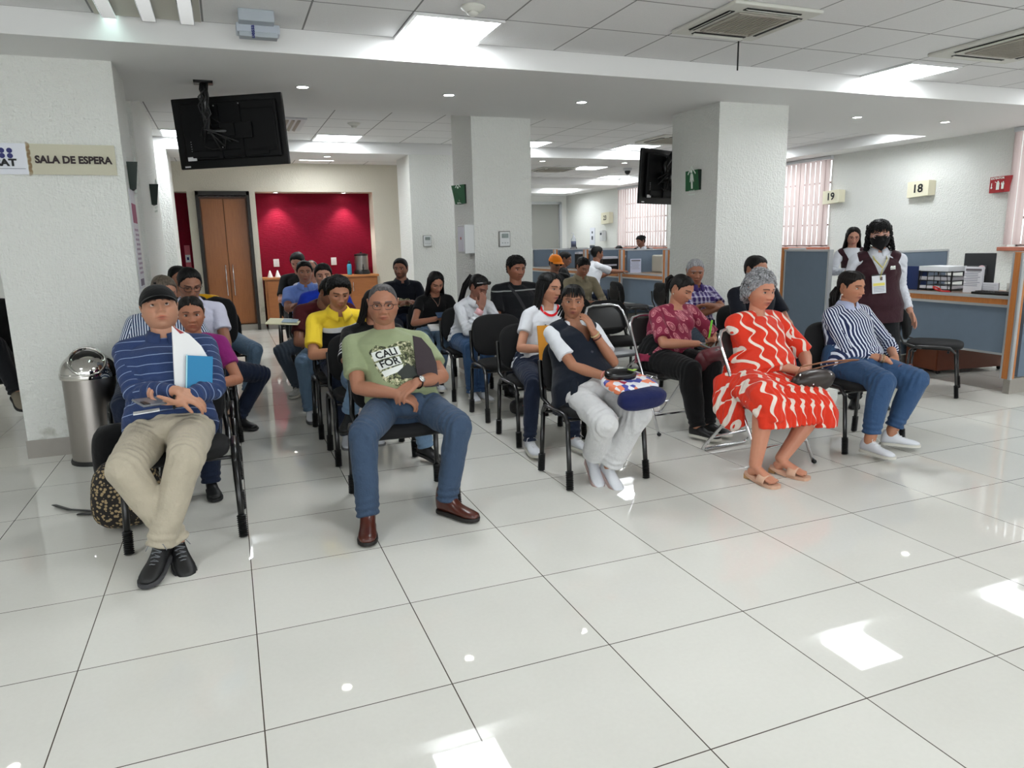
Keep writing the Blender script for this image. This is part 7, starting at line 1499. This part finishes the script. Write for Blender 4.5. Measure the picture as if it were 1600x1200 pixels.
t = thing('handbag', (3.98, 2.92, .5), 'burgundy handbag with tassel on the lap of the woman in the paisley blouse', 'handbag'); BG = P('burgundy_leather', (.33, .09, .13), .45)
bagshape((3.95, 2.90, .555), .34, .13, .19, rotz(.3)@rotx(.5), 3).build('body', BG, t); q = bagshape((3.96, 2.85, .60), .30, .10, .11, rotz(.3)@rotx(.6), 3).build('flap', P('burgundy_flap', (.37, .11, .15), .45), t); m = MB(); m.tube([(3.98, 2.79, .60), (3.985, 2.775, .55)], .005, 6); [m.tube([(3.985, 2.775, .55), (3.97+.006*k, 2.765, .485)], .004, 5) for k in range(6)]; m.build('tassel', BG, t)
t = MB().box((4.05, 3.06, .755), (.012, .012, .15), R=roty(.15), bev=.003).build('green_pen', P('pen_lime', (.45, .85, .2), .4), None, origin=(4.05, 3.06, .7)); tag(t, 'bright green pen held by the woman in the paisley blouse', 'pen')
# ---------------------------------------------------------------- staff
VM = fabric('wine_vest', (.20, .085, .12), .75, .4); WS2 = fabric('staff_white', (.82, .83, .86), .8, .5)
i = person('standing woman with black face mask, wine red vest and badge beside the counter', (5.62, 2.98, .84), (5.60, 2.95, 1.44), yaw=-38, hyaw=-40, hpitch=4, hroll=-4, skin=(.70, .52, .44), hair='black', fem=True, q=1, sc=1.0, fat=1.12, hsc=.96, lid=.0, gaze=(0, -.1), standing=True, slouch=.0, bust=.9, shw=.165, hstyle=dict(kind='ringlets', th=.022, lump=.005, len=.17, n=60, bangs=True),
    top_mat=WS2, sleeve=1.9, bottom='pants', bot_mat=fabric('dark_trousers', (.06, .065, .08)), hem=.02, collar=WS2, arms=dict(L=A(to=(5.45, 3.02, .74), hint=(-.3, .4, -1)), R=A(to=(5.86, 2.82, .82), hint=(.6, .5, -.8), fd=(.35, -.25, -.9), pn=(-.7, .3, 0), curl=.2)), legs=dict(L=A(ank=(5.56, 3.04, .085), hint=(-.5, -.8, 0)), R=A(ank=(5.73, 2.94, .085), hint=(-.3, -.9, 0))), shoe_kw=dict(), seed=101)
v_ = vest(i, VM, -.10, 'vest', vneck=.085); T = lambda q: (V(q)*i['hs'])@i['R'].T+i['C']
def mask(inf, mat):
    x, y, z, U = head_grid(72, 60, True, inf_fat if False else 1.05, True); n = np.stack([x/.0755**2, y/.095**2, z/.12**2], -1); n /= np.linalg.norm(n, axis=-1, keepdims=True); A_ = np.abs((U+math.pi) % (2*math.pi)-math.pi); w_ = np.minimum(np.minimum((.000-.012*A_-z)/.006+1, (z+.125-.03*A_)/.01), (1.25-A_)/.08); t_ = np.clip(w_, -1, 1); t_ = np.where(t_ > 0, t_*.009, t_*.03); pos = np.stack([x, y, z], -1)+n*t_[..., None]; pos[..., 1] = np.where((w_ > 0) & (A_ < .5), np.minimum(pos[..., 1], -.104+.25*A_**2*.1), pos[..., 1]); m = MB(); m.rings([(r*inf['hs'])@inf['R'].T+inf['C'] for r in pos]); o = m.build('face_mask', mat, inf['root'])
    m = MB(); [m.tube([T((s*.068, -.055, -.02)), T((s*.080, .0, -.005)), T((s*.078, .03, .0))], .0016, 5) for s in (-1, 1)]; m.build('ear_loop', mat, inf['root'])
mask(i, fabric('mask_black', (.03, .03, .034))); glasses(i['root'], i['R'], i['C'], i['hs'], (.78, .68, .68), .026, .018, .0018)
YL_ = P('lanyard_yellow', (.90, .85, .42), .6); f_ = i['fwd']; r_ = i['right']; c0 = i['sp'](.62)+f_*.175
m = MB(); top = i['sp'](.97); [m.tube([top+r_*s*.055+V(0, 0, .01), i['sp'](.88)+f_*.125+r_*s*.045, i['sp'](.74)+f_*.165+r_*.012, i['sp'](.58)+f_*.178], [(.009, .002)]*4, 6, ref=r_) for s in (-1, 1)]; m.build('lanyard', YL_, i['root'])
Rb = np.stack([r_, -f_, V(0, 0, 1)], 1)@roty(-.10); bc = i['sp'](.46)+f_*.178-r_*.005
bd = MB().box(bc, (.10, .006, .145), R=Rb).build('badge', P('badge_white', (.86, .87, .89), .4), i['root'], False); MB().box(bc+Rb@V(0, -.004, .0), (.085, .002, .022), R=Rb).build('badge_band', YL_, bd, False); MB().box(bc+Rb@V(.018, -.004, .045), (.018, .002, .028), R=Rb).build('badge_photo', P('badge_photo', (.35, .30, .28), .5), bd, False); MB().box(bc+Rb@V(0, -.004, .076), (.102, .004, .010), R=Rb).build('badge_clip', M_BLACKP, bd, False); m = MB(); [m.box(bc+Rb@V(0, -.004, -.02-.012*k), (.08, .002, .004), R=Rb) for k in range(4)]; m.build('badge_lines', P('print_grey', 0), bd, False)
m = MB(); lc = i['sp'](.74)+f_*.172+r_*.085; [m.box(lc+Rb@V(x, -.0, z), (.009, .003, .018), R=Rb@roty(a)) for x, z, a in ((-.012, .008, .3), (-.004, .008, -.3), (.006, .008, .3), (.014, .008, 0))]; m.box(lc+Rb@V(0, 0, -.008), (.036, .003, .007), R=Rb); m.build('vest_emblem', P('sign_ink_white', 0), v_, False)
i = person('staff woman with long hair in wine red vest, at the desk behind the mask wearer', (7.93, 5.20, .58), (7.84, 5.34, 1.42), yaw=-40, hyaw=-38, hpitch=14, skin=(.70, .52, .44), hair='dark', fem=True, q=1, lid=-.1, hsc=.95, hstyle=dict(LG_, len=.24, part=.0, open=1.2), top_mat=WS2, sleeve=1.9, bottom='pants', bot_mat=BLACKT, bust=.7, arms=dict(L=A(to=(7.56, 5.12, 1.02), fd=(-.3, -.9, -.1)), R=A(to=(7.85, 4.92, 1.0), fd=(-.6, -.8, 0))), shoe_kw=dict(), seed=102); vest(i, VM, -.08, 'vest'); glasses(i['root'], i['R'], i['C'], i['hs'], (.45, .2, .22), .024, .017, .0018)
i = person('receptionist with hair in a bun behind the rear divider, looking down', (8.19, 10.95, .80), (8.13, 10.75, 1.40), yaw=-60, hyaw=-80, hpitch=18, skin=(.50, .34, .28), hair='black', fem=True, q=1, lid=-.2, hstyle=dict(kind='bun', th=.014, lump=.003), top_mat=WS2, sleeve=1.9, bottom='pants', bot_mat=BLACKT, collar=WS2, standing=True, slouch=0, legs=dict(L=A(ank=(8.15, 11.0, .1)), R=A(ank=(8.25, 10.9, .1))), shoe_kw=dict(), seed=103); vest(i, fabric('black_vest', (.04, .04, .05)), -.06, 'vest'); glasses(i['root'], i['R'], i['C'], i['hs'], (.6, .55, .5), .024, .017, .0018)
for k, (x, y, lab) in enumerate(((8.2, 11.75, 'person with dark hair mostly hidden behind the third rear divider'), (8.2, 13.85, 'person with dark hair mostly hidden behind the farthest rear divider'))):
    person(lab, (x, y, .56), (x, y-.05, 1.20), yaw=-30, hpitch=15, hair='black', q=0, top_mat=WS2, sleeve=1.9, bottom='pants', bot_mat=BLACKT, shoe_kw=dict(), seed=104+k)
i = person('person in dark clothes with crossed legs at the far left behind the left column', (-1.28, 5.55, .55), (-1.22, 5.52, 1.22), yaw=12, skin=(.66, .47, .38), hair='dark', q=0, top_mat=BLACKT, sleeve=.5, bottom='pants', bot_mat=fabric('dark_trousers', 0), legs=dict(R=A(ank=(-1.02, 5.10, .38), toe=(.5, -1), pitch=-.3, hint=(0, -.8, 1)), L=A(ank=(-1.3, 5.1, .1))), shoe_kw=dict(mat=P('shoe_tan', (.45, .42, .36), .6)), seed=106)
for o in bpy.data.objects:
    if '_o' in o: del o['_o']
